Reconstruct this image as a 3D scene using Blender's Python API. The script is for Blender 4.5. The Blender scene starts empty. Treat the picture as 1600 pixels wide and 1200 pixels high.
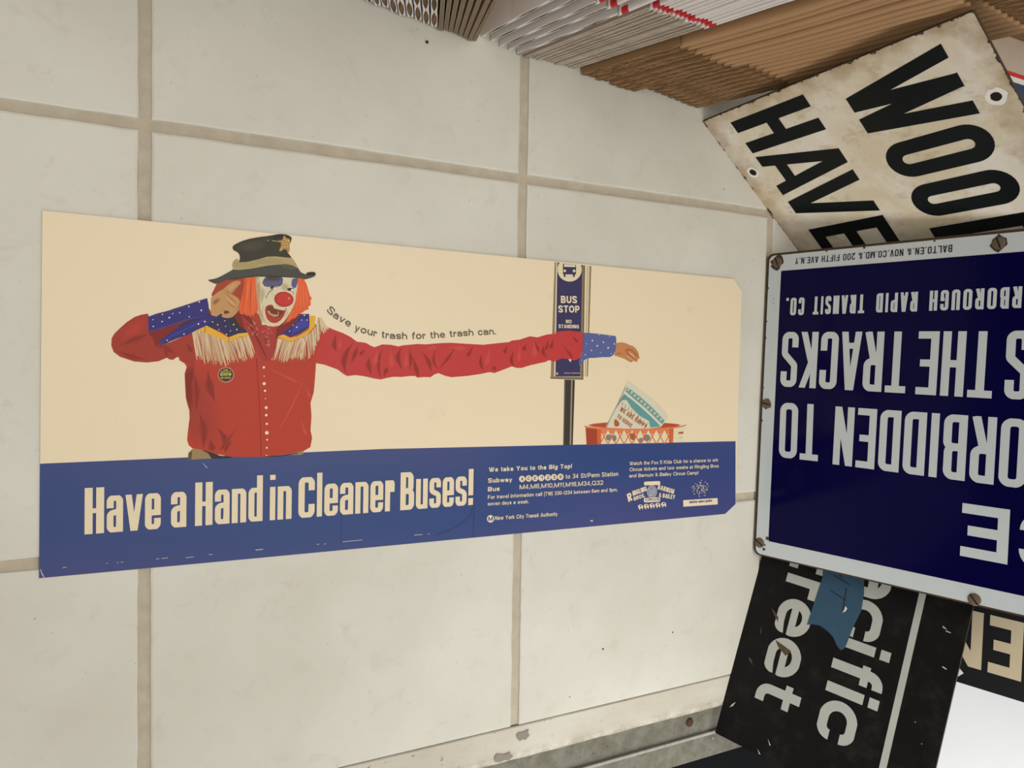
import bpy, bmesh, math, random
from mathutils import Vector, Matrix
from mathutils.geometry import delaunay_2d_cdt
rng = random.Random(11)
SC = bpy.context.scene
COL = SC.collection
R = math.radians
CAM = {'C': [0.18381, -0.02896, 0.68177], 'r': [0.999457, -0.000915, 0.032946], 'u': [-0.014665, 0.882864, 0.4694], 'fw': [0.029517, 0.469628, -0.882371], 'f': 1199.0}
FRAMES = {'B': [[0.05104, 0.68043, 0.002], [0.99951, -0.03125, 0.0], [0.00671, 0.21463, 0.97667]], 'W': [[-0.09337, 0.57594, 0.0], [0.64434, 0.76474, 0.0], [-0.02002, 0.01687, 0.99966]], 'K': [[0.422, 0.68528, 0.0], [0.94521, -0.32646, 0.0], [0.09817, 0.28423, 0.95372]], 'E': [[0.45, 0.74, 0.0], [0.99951, -0.03125, 0.0], [0.0065, 0.20781, 0.97815]], 'P': [[0.35456, -0.07268, 0.0014], [0.00961, 0.99995, 0.0], [-0.99995, 0.00961, 0.0]], 'F': [[0.0, 0.0, 0.0], [1.0, 0.0, 0.0], [0.0, 1.0, 0.0]]}

# ------------------------------------------------------------------ camera
cd = bpy.data.cameras.new('camera'); cam = bpy.data.objects.new('camera', cd); COL.objects.link(cam)
cd.sensor_fit = 'HORIZONTAL'; cd.sensor_width = 36.0; cd.lens = 36.0 * CAM['f'] / 1600.0
cd.clip_start = 0.01; cd.clip_end = 50
_x = Vector(CAM['u']); _y = -Vector(CAM['r']); _z = -Vector(CAM['fw'])
cam.matrix_world = Matrix(((_x.x, _y.x, _z.x, CAM['C'][0]), (_x.y, _y.y, _z.y, CAM['C'][1]), (_x.z, _y.z, _z.z, CAM['C'][2]), (0, 0, 0, 1)))
SC.camera = cam
# ------------------------------------------------------------------ light and exposure
SC.view_settings.view_transform = 'Standard'; SC.view_settings.look = 'None'
SC.view_settings.gamma = 1.0; SC.view_settings.use_curve_mapping = False
SC.view_settings.exposure = -0.01
w = bpy.data.worlds.new('world'); SC.world = w; w.use_nodes = True
_t = w.node_tree; _bg = _t.nodes['Background']       # a bright ceiling over a dimmer shop interior
_c = _t.nodes.new('ShaderNodeTexCoord'); _s = _t.nodes.new('ShaderNodeSeparateXYZ'); _m = _t.nodes.new('ShaderNodeMapRange')
_t.links.new(_c.outputs['Generated'], _s.inputs[0]); _t.links.new(_s.outputs[2], _m.inputs[0])
_m.inputs[1].default_value = 0.0; _m.inputs[2].default_value = 0.8; _m.inputs[3].default_value = 0.06; _m.inputs[4].default_value = 0.84
_t.links.new(_m.outputs[0], _bg.inputs[1]); _bg.inputs[0].default_value = (1.0, 0.965, 0.915, 1)
def area(name, loc, target, sx, sy, power, col):
    l = bpy.data.lights.new(name, 'AREA'); l.shape = 'RECTANGLE'; l.size = sx; l.size_y = sy; l.energy = power; l.color = col
    o = bpy.data.objects.new(name, l); COL.objects.link(o); o.location = loc
    o.rotation_euler = (Vector(target) - Vector(loc)).to_track_quat('-Z', 'Y').to_euler()
    return o
area('doorway_daylight', (1.02, 0.50, 0.36), (0.64, 0.90, 0.12), 0.45, 0.7, 4.6, (0.97, 0.985, 0.97))
area('ceiling_lamp', (0.0, 0.50, 2.4), (0.05, 0.4, 0), 1.2, 0.4, 17, (1.0, 0.94, 0.86))

# ------------------------------------------------------------------ helpers
def lin(c):
    return tuple(((v / 255) / 12.92 if v / 255 <= 0.04045 else ((v / 255 + 0.055) / 1.055) ** 2.4) for v in c) + (1,)
class NT:
    def __init__(s, name, rough=0.5, spec=0.5, metal=0.0, coat=0.0):
        s.m = bpy.data.materials.new(name); s.m.use_nodes = True; s.t = s.m.node_tree; s.b = s.t.nodes['Principled BSDF']
        s.b.inputs['Roughness'].default_value = rough; s.b.inputs['Specular IOR Level'].default_value = spec
        s.b.inputs['Metallic'].default_value = metal; s.b.inputs['Coat Weight'].default_value = coat; s.b.inputs['Coat Roughness'].default_value = 0.06
        s.co = s.n('ShaderNodeTexCoord').outputs['Object']
    def n(s, t, **k):
        o = s.t.nodes.new(t)
        for a, v in k.items(): setattr(o, a, v)
        return o
    def link(s, a, b): s.t.links.new(a, b)
    def val(s, sock, v):
        if isinstance(v, (int, float, tuple)): sock.default_value = v
        else: s.link(v, sock)
    def noise(s, scale, detail=4, rough=0.55, stretch=None, dist=0.0):
        q = s.n('ShaderNodeTexNoise'); q.inputs['Scale'].default_value = scale; q.inputs['Detail'].default_value = detail
        q.inputs['Roughness'].default_value = rough; q.inputs['Distortion'].default_value = dist
        if stretch:
            mp = s.n('ShaderNodeMapping'); mp.inputs['Scale'].default_value = stretch; s.link(s.co, mp.inputs[0]); s.link(mp.outputs[0], q.inputs['Vector'])
        else: s.link(s.co, q.inputs['Vector'])
        return q.outputs['Fac']
    def ramp(s, f, a, b, lo=0.0, hi=1.0):
        q = s.n('ShaderNodeMapRange'); q.inputs[1].default_value = a; q.inputs[2].default_value = b; q.inputs[3].default_value = lo; q.inputs[4].default_value = hi
        s.link(f, q.inputs[0]); return q.outputs[0]
    def math(s, op, a, b=0.0):
        q = s.n('ShaderNodeMath', operation=op); s.val(q.inputs[0], a); s.val(q.inputs[1], b); return q.outputs[0]
    def mix(s, f, a, b):
        q = s.n('ShaderNodeMix', data_type='RGBA'); s.val(q.inputs[0], f); s.val(q.inputs[6], a); s.val(q.inputs[7], b); return q.outputs[2]
    def base(s, c): s.val(s.b.inputs['Base Color'], c)
    def bump(s, h, strength=0.3, dist=0.001):
        q = s.n('ShaderNodeBump'); q.inputs['Strength'].default_value = strength; q.inputs['Distance'].default_value = dist
        s.link(h, q.inputs['Height']); s.link(q.outputs[0], s.b.inputs['Normal'])
_inks = {}
def plain(name, c, rough=0.5, spec=0.5, var=0.06, scale=60, metal=0.0, coat=0.0):
    k = (name)
    if k in _inks: return _inks[k]
    n = NT(name, rough, spec, metal, coat); L = lin(c)
    d = tuple(v * (1 - var) for v in L[:3]) + (1,); u_ = tuple(min(1, v * (1 + var)) for v in L[:3]) + (1,)
    n.base(n.mix(n.noise(scale, 5), d, u_)); _inks[k] = n.m; return n.m

class MB:
    """collects shapes in a bmesh and links them as ONE mesh object"""
    def __init__(s): s.bm = bmesh.new(); s.mats = []
    def mi(s, m):
        if m not in s.mats: s.mats.append(m)
        return s.mats.index(m)
    def face(s, pts, m):
        vs = [s.bm.verts.new(q) for q in pts]
        try: f = s.bm.faces.new(vs)
        except ValueError: return None
        f.material_index = s.mi(m); return f
    def flat(s, pts, m, z): s.union([pts], m, z)
    def union(s, polys, m, z):
        """the area covered by these outlines, as triangles at one level"""
        vs, fs, rs = [], [], []
        for p in polys:
            A = sum(p[i - 1][0] * p[i][1] - p[i][0] * p[i - 1][1] for i in range(len(p)))
            if abs(A) < 1e-13: continue
            if A < 0: p = p[::-1]
            fs.append(list(range(len(vs), len(vs) + len(p)))); rs.append([(x * 1000, y * 1000) for x, y in p]); vs += [Vector((x * 1000, y * 1000)) for x, y in p]
        if not fs: return
        V, _, F = delaunay_2d_cdt(vs, [], fs, 0, 1e-4)[:3]
        bb = [(min(q[0] for q in p), max(q[0] for q in p), min(q[1] for q in p), max(q[1] for q in p)) for p in rs]
        def inside(x, y):
            for p, b4 in zip(rs, bb):
                if not (b4[0] <= x <= b4[1] and b4[2] <= y <= b4[3]): continue
                wn = 0
                for i in range(len(p)):
                    (xa, ya), (xb, yb) = p[i - 1], p[i]
                    if (ya <= y) != (yb <= y):
                        if xa + (y - ya) / (yb - ya) * (xb - xa) > x: wn += 1 if yb > ya else -1
                if wn: return True
            return False
        bv = [s.bm.verts.new((v.x / 1000, v.y / 1000, z)) for v in V]; mi = s.mi(m)
        for f in F:
            a, b_, c = (V[i] for i in f[:3])
            if abs((b_ - a).cross(c - a)) < 1e-9 or not inside((a.x + b_.x + c.x) / 3, (a.y + b_.y + c.y) / 3): continue
            if (b_ - a).cross(c - a) < 0: f = f[::-1]
            try: s.bm.faces.new([bv[i] for i in f]).material_index = mi
            except ValueError: pass
    def box(s, lo, hi, m, bevel=0.0):
        t = bmesh.new(); bmesh.ops.create_cube(t, size=1)
        for v in t.verts: v.co = Vector([(lo[i] + hi[i]) / 2 + v.co[i] * (hi[i] - lo[i]) for i in range(3)])
        if bevel: bmesh.ops.bevel(t, geom=t.edges[:], offset=bevel, segments=2, affect='EDGES', profile=0.6)
        s.add(t, m)
    def add(s, t, m, mat=None):
        i = s.mi(m); mp = {}
        for v in t.verts: mp[v] = s.bm.verts.new(mat @ v.co if mat else v.co)
        for f in t.faces:
            try: g = s.bm.faces.new([mp[v] for v in f.verts]); g.material_index = i
            except ValueError: pass
        t.free()
    def prism(s, pts, z0, z1, mtop, mside, bevel=0.0):
        n = len(pts)
        a = [s.bm.verts.new((x, y, z0)) for x, y in pts]; b = [s.bm.verts.new((x, y, z1)) for x, y in pts]
        f = s.bm.faces.new(b); f.material_index = s.mi(mtop)
        f = s.bm.faces.new(a[::-1]); f.material_index = s.mi(mside)
        for i in range(n):
            f = s.bm.faces.new((a[i], a[(i + 1) % n], b[(i + 1) % n], b[i])); f.material_index = s.mi(mside)
    def lathe(s, prof, m, c=(0, 0), n=24):
        rings = []
        for r_, z in prof: rings.append([s.bm.verts.new((c[0] + r_ * math.cos(2 * math.pi * k / n), c[1] + r_ * math.sin(2 * math.pi * k / n), z)) for k in range(n)] if r_ > 1e-6 else [s.bm.verts.new((c[0], c[1], z))])
        i = s.mi(m)
        for A, B in zip(rings, rings[1:]):
            for k in range(n):
                q = [A[k % len(A)], A[(k + 1) % len(A)], B[(k + 1) % len(B)], B[k % len(B)]]
                q = list(dict.fromkeys(q))
                if len(q) > 2: s.bm.faces.new(q).material_index = i
    def build(s, name, parent=None, smooth=False):
        bmesh.ops.triangulate(s.bm, faces=[f for f in s.bm.faces if len(f.verts) > 4])
        me = bpy.data.meshes.new(name); s.bm.to_mesh(me); s.bm.free()
        for m in s.mats: me.materials.append(m)
        if smooth:
            for f in me.polygons: f.use_smooth = True
        o = bpy.data.objects.new(name, me); COL.objects.link(o)
        if parent: o.parent = parent
        return o
def tag(o, label, cat, group=None, kind=None):
    o['label'] = label; o['category'] = cat
    if group: o['group'] = group
    if kind: o['kind'] = kind
    return o
def empty(name, mat=None, loc=None):
    o = bpy.data.objects.new(name, None); COL.objects.link(o); o.empty_display_size = 0.05
    if mat is not None: o.matrix_world = mat
    if loc: o.location = loc
    return o
def frame(k):
    O, e, U = [Vector(v) for v in FRAMES[k]]; n = e.cross(U).normalized()
    return Matrix(((e.x, U.x, n.x, O.x), (e.y, U.y, n.y, O.y), (e.z, U.z, n.z, O.z), (0, 0, 0, 1)))

# ------------------------------------------------------------------ materials of the place
def m_tile():
    n = NT('glazed_tile', 0.42, 0.35)
    a = n.noise(5, 6, 0.6); b = n.noise(38, 6, 0.65, None, 0.8)
    c = n.mix(n.ramp(a, 0.35, 0.65), lin((198, 195, 183)), lin((209, 207, 196)))
    c = n.mix(n.ramp(b, 0.56, 0.75, 0, 0.45), c, lin((184, 179, 167)))
    sp = n.ramp(n.noise(230, 2, 0.5), 0.735, 0.76, 0, 0.55)
    n.base(n.mix(sp, c, lin((140, 128, 110)))); n.bump(n.math('ADD', n.math('MULTIPLY', n.noise(26, 6, 0.6), 0.7), n.math('MULTIPLY', n.noise(7, 3), 1.2)), 0.25, 0.0015)
    return n.m
def m_grout():
    n = NT('grout', 0.9, 0.2); n.base(n.mix(n.noise(60, 6, 0.7), lin((158, 147, 130)), lin((202, 192, 172)))); n.bump(n.noise(400, 4), 0.6, 0.001); return n.m
def m_paintwood():
    n = NT('painted_sill', 0.5, 0.4); a = n.noise(70, 6, 0.7)
    c = n.mix(n.ramp(n.noise(18, 5, 0.6, (1, 0.35, 1)), 0.4, 0.7), lin((196, 191, 178)), lin((178, 171, 154)))
    c = n.mix(n.ramp(a, 0.63, 0.68), c, lin((112, 100, 84))); sp = n.n('ShaderNodeSeparateXYZ'); n.link(n.co, sp.inputs[0])
    c = n.mix(n.math('MULTIPLY', n.ramp(sp.outputs[0], 0.580, 0.592), n.ramp(n.noise(34, 5, 0.7), 0.42, 0.6, 0, 0.6)), c, lin((128, 112, 88)))
    c = n.mix(n.ramp(n.noise(260, 3, 0.6), 0.70, 0.73), c, lin((58, 48, 40))); n.base(c); n.bump(a, 0.3, 0.001); return n.m
def m_galv():
    n = NT('galvanised_track', 0.6, 0.5, 0.25); a = n.noise(60, 6, 0.7); b = n.noise(140, 4, 0.7)
    c = n.mix(n.ramp(a, 0.35, 0.7), lin((116, 116, 104)), lin((88, 82, 66))); c = n.mix(n.ramp(b, 0.64, 0.70), c, lin((70, 50, 34)))
    c = n.mix(n.ramp(n.noise(210, 3), 0.72, 0.75), c, lin((205, 195, 170))); n.base(c); n.bump(b, 0.3, 0.001); return n.m
def m_kraft(nm='kraft_board', a=(178, 142, 104), b=(164, 127, 90)):
    n = NT(nm, 0.75, 0.25); c = n.mix(n.noise(30, 6, 0.6, (1, 1, 0.25)), lin(b), lin(a)); n.base(c); n.bump(n.noise(160, 3, 0.5, (1, 1, 0.1)), 0.2, 0.0008); return n.m
def m_core(nm, a, b):
    n = NT(nm, 0.95, 0.1); n.base(n.mix(n.ramp(n.noise(420, 5, 0.75, (1, 1, 0.12)), 0.38, 0.62), lin(a), lin(b))); n.bump(n.noise(420, 3, 0.6, (1, 1, 0.12)), 0.35, 0.0008); return n.m
def edge_dist(n, x0, x1, y0, y1):
    sp = n.n('ShaderNodeSeparateXYZ'); n.link(n.co, sp.inputs[0]); x, y = sp.outputs[0], sp.outputs[1]
    return n.math('MINIMUM', n.math('MINIMUM', n.math('SUBTRACT', x, x0), n.math('SUBTRACT', x1, x)), n.math('MINIMUM', n.math('SUBTRACT', y, y0), n.math('SUBTRACT', y1, y)))
def m_oldenamel():
    n = NT('aged_cream_enamel', 0.32, 0.5)
    a = n.noise(14, 7, 0.62, None, 0.5); b = n.noise(45, 7, 0.7, (1, 0.6, 1))
    c = n.mix(n.ramp(a, 0.36, 0.58), lin((226, 218, 204)), lin((212, 198, 170)))
    c = n.mix(n.ramp(b, 0.53, 0.70, 0, 0.62), c, lin((160, 132, 92)))
    d = edge_dist(n, 0, 0.300, 0, 0.306)
    rust = n.ramp(n.math('ADD', d, n.math('MULTIPLY', n.math('SUBTRACT', n.noise(30, 5), 0.5), 0.09)), -0.004, 0.022, 0.6, 0.0)
    c = n.mix(rust, c, lin((150, 116, 70)))
    chip = n.ramp(n.math('ADD', d, n.math('MULTIPLY', n.math('SUBTRACT', n.noise(75, 6, 0.7), 0.5), 0.024)), -0.0004, 0.0002, 1, 0)
    c = n.mix(n.ramp(n.noise(110, 4, 0.6), 0.72, 0.75), c, lin((120, 96, 66)))
    n.base(n.mix(chip, c, lin((52, 42, 40)))); return n.m
def m_enamel_white():
    n = NT('white_enamel', 0.16, 0.5); c = n.mix(n.noise(10, 4), lin((190, 198, 202)), lin((205, 210, 210)))
    c = n.mix(n.ramp(n.noise(150, 4, 0.6), 0.73, 0.76), c, lin((60, 52, 44))); n.base(c); return n.m
def m_blacksign():
    n = NT('black_sign_vinyl', 0.4, 0.15); a = n.noise(34, 7, 0.7)
    c = n.mix(n.ramp(a, 0.5, 0.72), lin((20, 20, 20)), lin((38, 34, 31))); c = n.mix(n.ramp(n.noise(120, 6, 0.75, (1, 0.3, 1)), 0.72, 0.80), c, lin((92, 80, 66))); n.base(c)
    n.link(n.ramp(a, 0.3, 0.7, 0.3, 0.5), n.b.inputs['Roughness']); return n.m
def m_worn(nm, c1, c2, dk, sc=50):
    n = NT(nm, 0.4, 0.4); c = n.mix(n.noise(22, 6, 0.65), lin(c1), lin(c2)); c = n.mix(n.ramp(n.noise(sc, 7, 0.72, None, 1.2), 0.69, 0.73), c, lin(dk)); n.base(c); return n.m
M = dict(tile=m_tile(), grout=m_grout(), sill=m_paintwood(), galv=m_galv(), kraft=m_kraft(), kraftd=m_kraft('kraft_board_dark', (164, 129, 92), (144, 110, 76)),
         core=m_core('kraft_corrugation', (104, 78, 50), (184, 150, 110)), browncore=m_core('brown_grey_corrugation', (74, 58, 42), (128, 104, 80)), greycore=m_core('grey_corrugation', (74, 58, 44), (132, 110, 88)),
         white=plain('white_board', (226, 219, 214), 0.55, var=0.04), brownl=plain('brown_grey_liner', (158, 138, 116), 0.7, var=0.1), greyl=plain('grey_liner', (184, 169, 152), 0.6, var=0.08), red=plain('red_print', (196, 40, 46), 0.5, var=0.1),
         oldenamel=m_oldenamel(), enamel=m_enamel_white(), rust=plain('rusted_iron', (70, 54, 40), 0.8, 0.3, 0.45, 200), black=m_blacksign(),
         screw=plain('brown_screw_metal', (104, 88, 72), 0.55, 0.4, 0.3, 300, 0.2), slot=plain('screw_slot', (28, 22, 18), 0.9, 0.1), blackstrip=plain('strip_black', (9, 11, 13), 0.85, 0.1, 0.3, 60),
         wall=plain('white_wall_paint', (246, 246, 248), 0.6, 0.3, 0.03, 20), greywall=plain('grey_wall_paint', (224, 220, 212), 0.7, 0.3, 0.05, 14),
         speck=plain('brown_grit', (92, 56, 30), 0.9, 0.2, 0.3, 900), cream=None)

# ------------------------------------------------------------------ setting: floor, threshold, walls
S = 0.34324; XS = 0.5572
def floor_obj():
    b = MB(); g = 0.0041
    b.face([(-1.2, -1.3, -0.0022), (XS, -1.3, -0.0022), (XS, 1.5, -0.0022), (-1.2, 1.5, -0.0022)], M['grout'])
    def wob(p, q, n=26):
        o = []
        for k in range(n):
            t = k / n; o.append((p[0] + (q[0] - p[0]) * t, p[1] + (q[1] - p[1]) * t))
        return o
    for i in range(-4, 2):
        for j in range(-4, 4):
            x0, x1 = i * S + g, min((i + 1) * S - g, XS); y0, y1 = j * S + g, (j + 1) * S - g
            if i == 1: x1 = XS
            if x1 <= x0: continue
            r_ = 0.002
            ring = wob((x0, y0), (x1, y0)) + wob((x1, y0), (x1, y1)) + wob((x1, y1), (x0, y1)) + wob((x0, y1), (x0, y0))
            lo, mid, hi = [], [], []
            cx, cy = (x0 + x1) / 2, (y0 + y1) / 2
            w1 = w2 = 0
            for (x, y) in ring:
                w1 = w1 * 0.6 + rng.uniform(-1, 1) * 0.00035
                cut = (x1 == XS and abs(x - x1) < 1e-6)
                def ins(d):
                    xx = min(max(x, x0 + d), x1 - (0 if x1 == XS else d)); yy = min(max(y, y0 + d), y1 - d); return xx, yy
                a = ins(w1 + 0.0003); lo.append((a[0], a[1], -0.0022)); a = ins(w1 + 0.0009); mid.append((a[0], a[1], -0.0005)); a = ins(w1 + 0.0026); hi.append((a[0], a[1], 0.0))
            V = [[b.bm.verts.new(q) for q in L] for L in (lo, mid, hi)]; mi = b.mi(M['tile']); n = len(ring)
            for A, B in zip(V, V[1:]):
                for k in range(n): b.bm.faces.new((A[k], A[(k + 1) % n], B[(k + 1) % n], B[k])).material_index = mi
            b.bm.faces.new(V[2]).material_index = mi
    return tag(b.build('floor'), 'pale stone-coloured ceramic tile floor with beige grout lines', 'floor', kind='structure')
floor_obj()
def sill():
    b = MB(); prof = [(0.5587, -0.03), (0.5587, -0.0012), (0.5597, -0.0003), (0.588, -0.0003), (0.5925, -0.0012), (0.595, -0.004), (0.5955, -0.008), (0.594, -0.013), (0.594, -0.03)]
    n = 120; rows = []
    for k in range(n + 1):
        y = -1.3 + 2.236 * k / n; rows.append([b.bm.verts.new((x + (rng.uniform(-1, 1) * 0.0005 if 2 < i < 8 else 0), y, z + (rng.uniform(-1, 1) * 0.0002 if i > 1 else 0))) for i, (x, z) in enumerate(prof)])
    mi = b.mi(M['sill'])
    for A, B in zip(rows, rows[1:]):
        for i in range(len(prof) - 1): b.bm.faces.new((A[i], B[i], B[i + 1], A[i + 1])).material_index = mi
    for q in [[(0.5655, 0.347), (0.568, 0.3445), (0.5715, 0.346), (0.5745, 0.3485), (0.5735, 0.3525), (0.575, 0.3555), (0.571, 0.3605), (0.5675, 0.3585), (0.5645, 0.3595), (0.566, 0.353)],
              [(0.582, 0.3225), (0.5855, 0.3195), (0.5895, 0.3205), (0.5915, 0.326), (0.5905, 0.331), (0.5915, 0.3365), (0.5885, 0.342), (0.586, 0.3375), (0.5835, 0.3385), (0.5845, 0.331)]]:
        b.flat(q, plain('bare_grey_chip', (134, 126, 114), 0.8), 0.0006)
    return tag(b.build('trim_1', smooth=False), 'white painted wooden saddle strip along the tile edge', 'threshold', kind='structure')
sill()
b = MB(); b.box((0.594, -1.3, -0.04), (0.6275, 0.936, -0.013), M['galv'], 0.001); b.box((0.6275, -1.3, -0.04), (0.6312, 0.936, -0.0095), plain('rib_highlight_metal', (150, 148, 140), 0.5, 0.5, 0.3, 120, 0.3), 0.0008); b.box((0.6312, -1.3, -0.04), (0.662, 0.936, -0.016), M['galv'], 0.001)  # rib has a lighter metal colour, painting in the highlight along the ridge
tr = tag(b.build('trim_2'), 'dirty grey metal track with a raised rib below the white saddle', 'threshold', kind='structure')
b = MB(); b.lathe([(0.0052, -0.013), (0.0052, -0.0118), (0.0042, -0.0108), (0.0015, -0.0104), (0, -0.0104)], plain('rusty_bolt', (72, 46, 34), 0.8, 0.3, 0.4, 300), (0.6108, 0.587)); b.build('bolt', tr)['label'] = 'rusty round bolt head'
b = MB(); b.box((0.662, -1.3, -0.05), (1.6, 0.936, -0.022), M['blackstrip'], 0.001); tag(b.build('trim_3'), 'black strip outside the metal track', 'threshold', kind='structure')  # plain near-black slab running along the outer side of the track
b = MB(); b.box((0.10, 0.937, -0.05), (1.6, 1.03, 2.3), M['wall']); tag(b.build('wall_far'), 'white painted wall behind the leaning signs', 'wall', kind='structure')
b = MB(); b.box((-0.68, -1.3, -0.02), (-0.62, 1.5, 2.3), M['greywall']); tag(b.build('wall_left'), 'grey wall behind the row of flat cartons', 'wall', kind='structure')

# ------------------------------------------------------------------ lettering built from strokes
def offset_path(path, s, closed):
    """path of (x, y, radius) -> quads of a band of width s"""
    P = []; n = len(path)
    for i, q in enumerate(path):
        x, y = q[0], q[1]; r = q[2] if len(q) > 2 else 0
        if r <= 0 or (not closed and i in (0, n - 1)): P.append((x, y)); continue
        a = Vector(path[i - 1][:2]) - Vector((x, y)); c = Vector(path[(i + 1) % n][:2]) - Vector((x, y))
        la, lc = a.length, c.length
        if la < 1e-9 or lc < 1e-9: P.append((x, y)); continue
        a /= la; c /= lc; ang = math.acos(max(-1, min(1, a.dot(c))))
        if ang > math.pi - 0.02: P.append((x, y)); continue
        d = min(r / math.tan(ang / 2), la * 0.5 if (closed or 0 < i - 1) else la * 0.98, lc * 0.5 if (closed or i + 1 < n - 1) else lc * 0.98); rr = d * math.tan(ang / 2)
        cen = Vector((x, y)) + (a + c).normalized() * (rr / math.sin(ang / 2))
        p0 = Vector((x, y)) + a * d; p1 = Vector((x, y)) + c * d
        a0 = math.atan2(*(p0 - cen).yx); a1 = math.atan2(*(p1 - cen).yx); da = (a1 - a0 + math.pi) % (2 * math.pi) - math.pi
        for k in range(8): t = a0 + da * k / 7; P.append((cen.x + rr * math.cos(t), cen.y + rr * math.sin(t)))
    Q = [P[0]]
    for q in P[1:]:
        if math.hypot(q[0] - Q[-1][0], q[1] - Q[-1][1]) > 1e-6: Q.append(q)
    P = Q
    if closed and math.hypot(P[0][0] - P[-1][0], P[0][1] - P[-1][1]) < 1e-6: P.pop()
    m = len(P); L, Rr = [], []
    for i in range(m):
        a = Vector(P[i - 1]) if (i or closed) else None; c = Vector(P[(i + 1) % m]) if (i < m - 1 or closed) else None; p = Vector(P[i])
        t1 = (p - a).normalized() if a is not None else None; t2 = (c - p).normalized() if c is not None else None
        if t1 is None: t1 = t2
        if t2 is None: t2 = t1
        n1 = Vector((-t1.y, t1.x)); n2 = Vector((-t2.y, t2.x)); b_ = n1 + n2
        b_ = n1 if b_.length < 0.3 else b_.normalized(); k = 1 / max(0.35, b_.dot(n1))
        L.append(tuple(p + b_ * (s / 2 * k))); Rr.append(tuple(p - b_ * (s / 2 * k)))
    return [[L[i], Rr[i], Rr[(i + 1) % m], L[(i + 1) % m]] for i in range(m if closed else m - 1)]
def clip(poly, lo, hi):
    for sgn, lim in ((1, lo), (-1, -hi)):
        o = []
        for i, q in enumerate(poly):
            p = poly[i - 1]; dq = sgn * q[1] - lim; dp = sgn * p[1] - lim
            if (dq >= 0) != (dp >= 0): t = dp / (dp - dq); o.append((p[0] + (q[0] - p[0]) * t, p[1] + (q[1] - p[1]) * t))
            if dq >= 0: o.append(q)
        poly = o
        if len(poly) < 3: return []
    return poly
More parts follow.
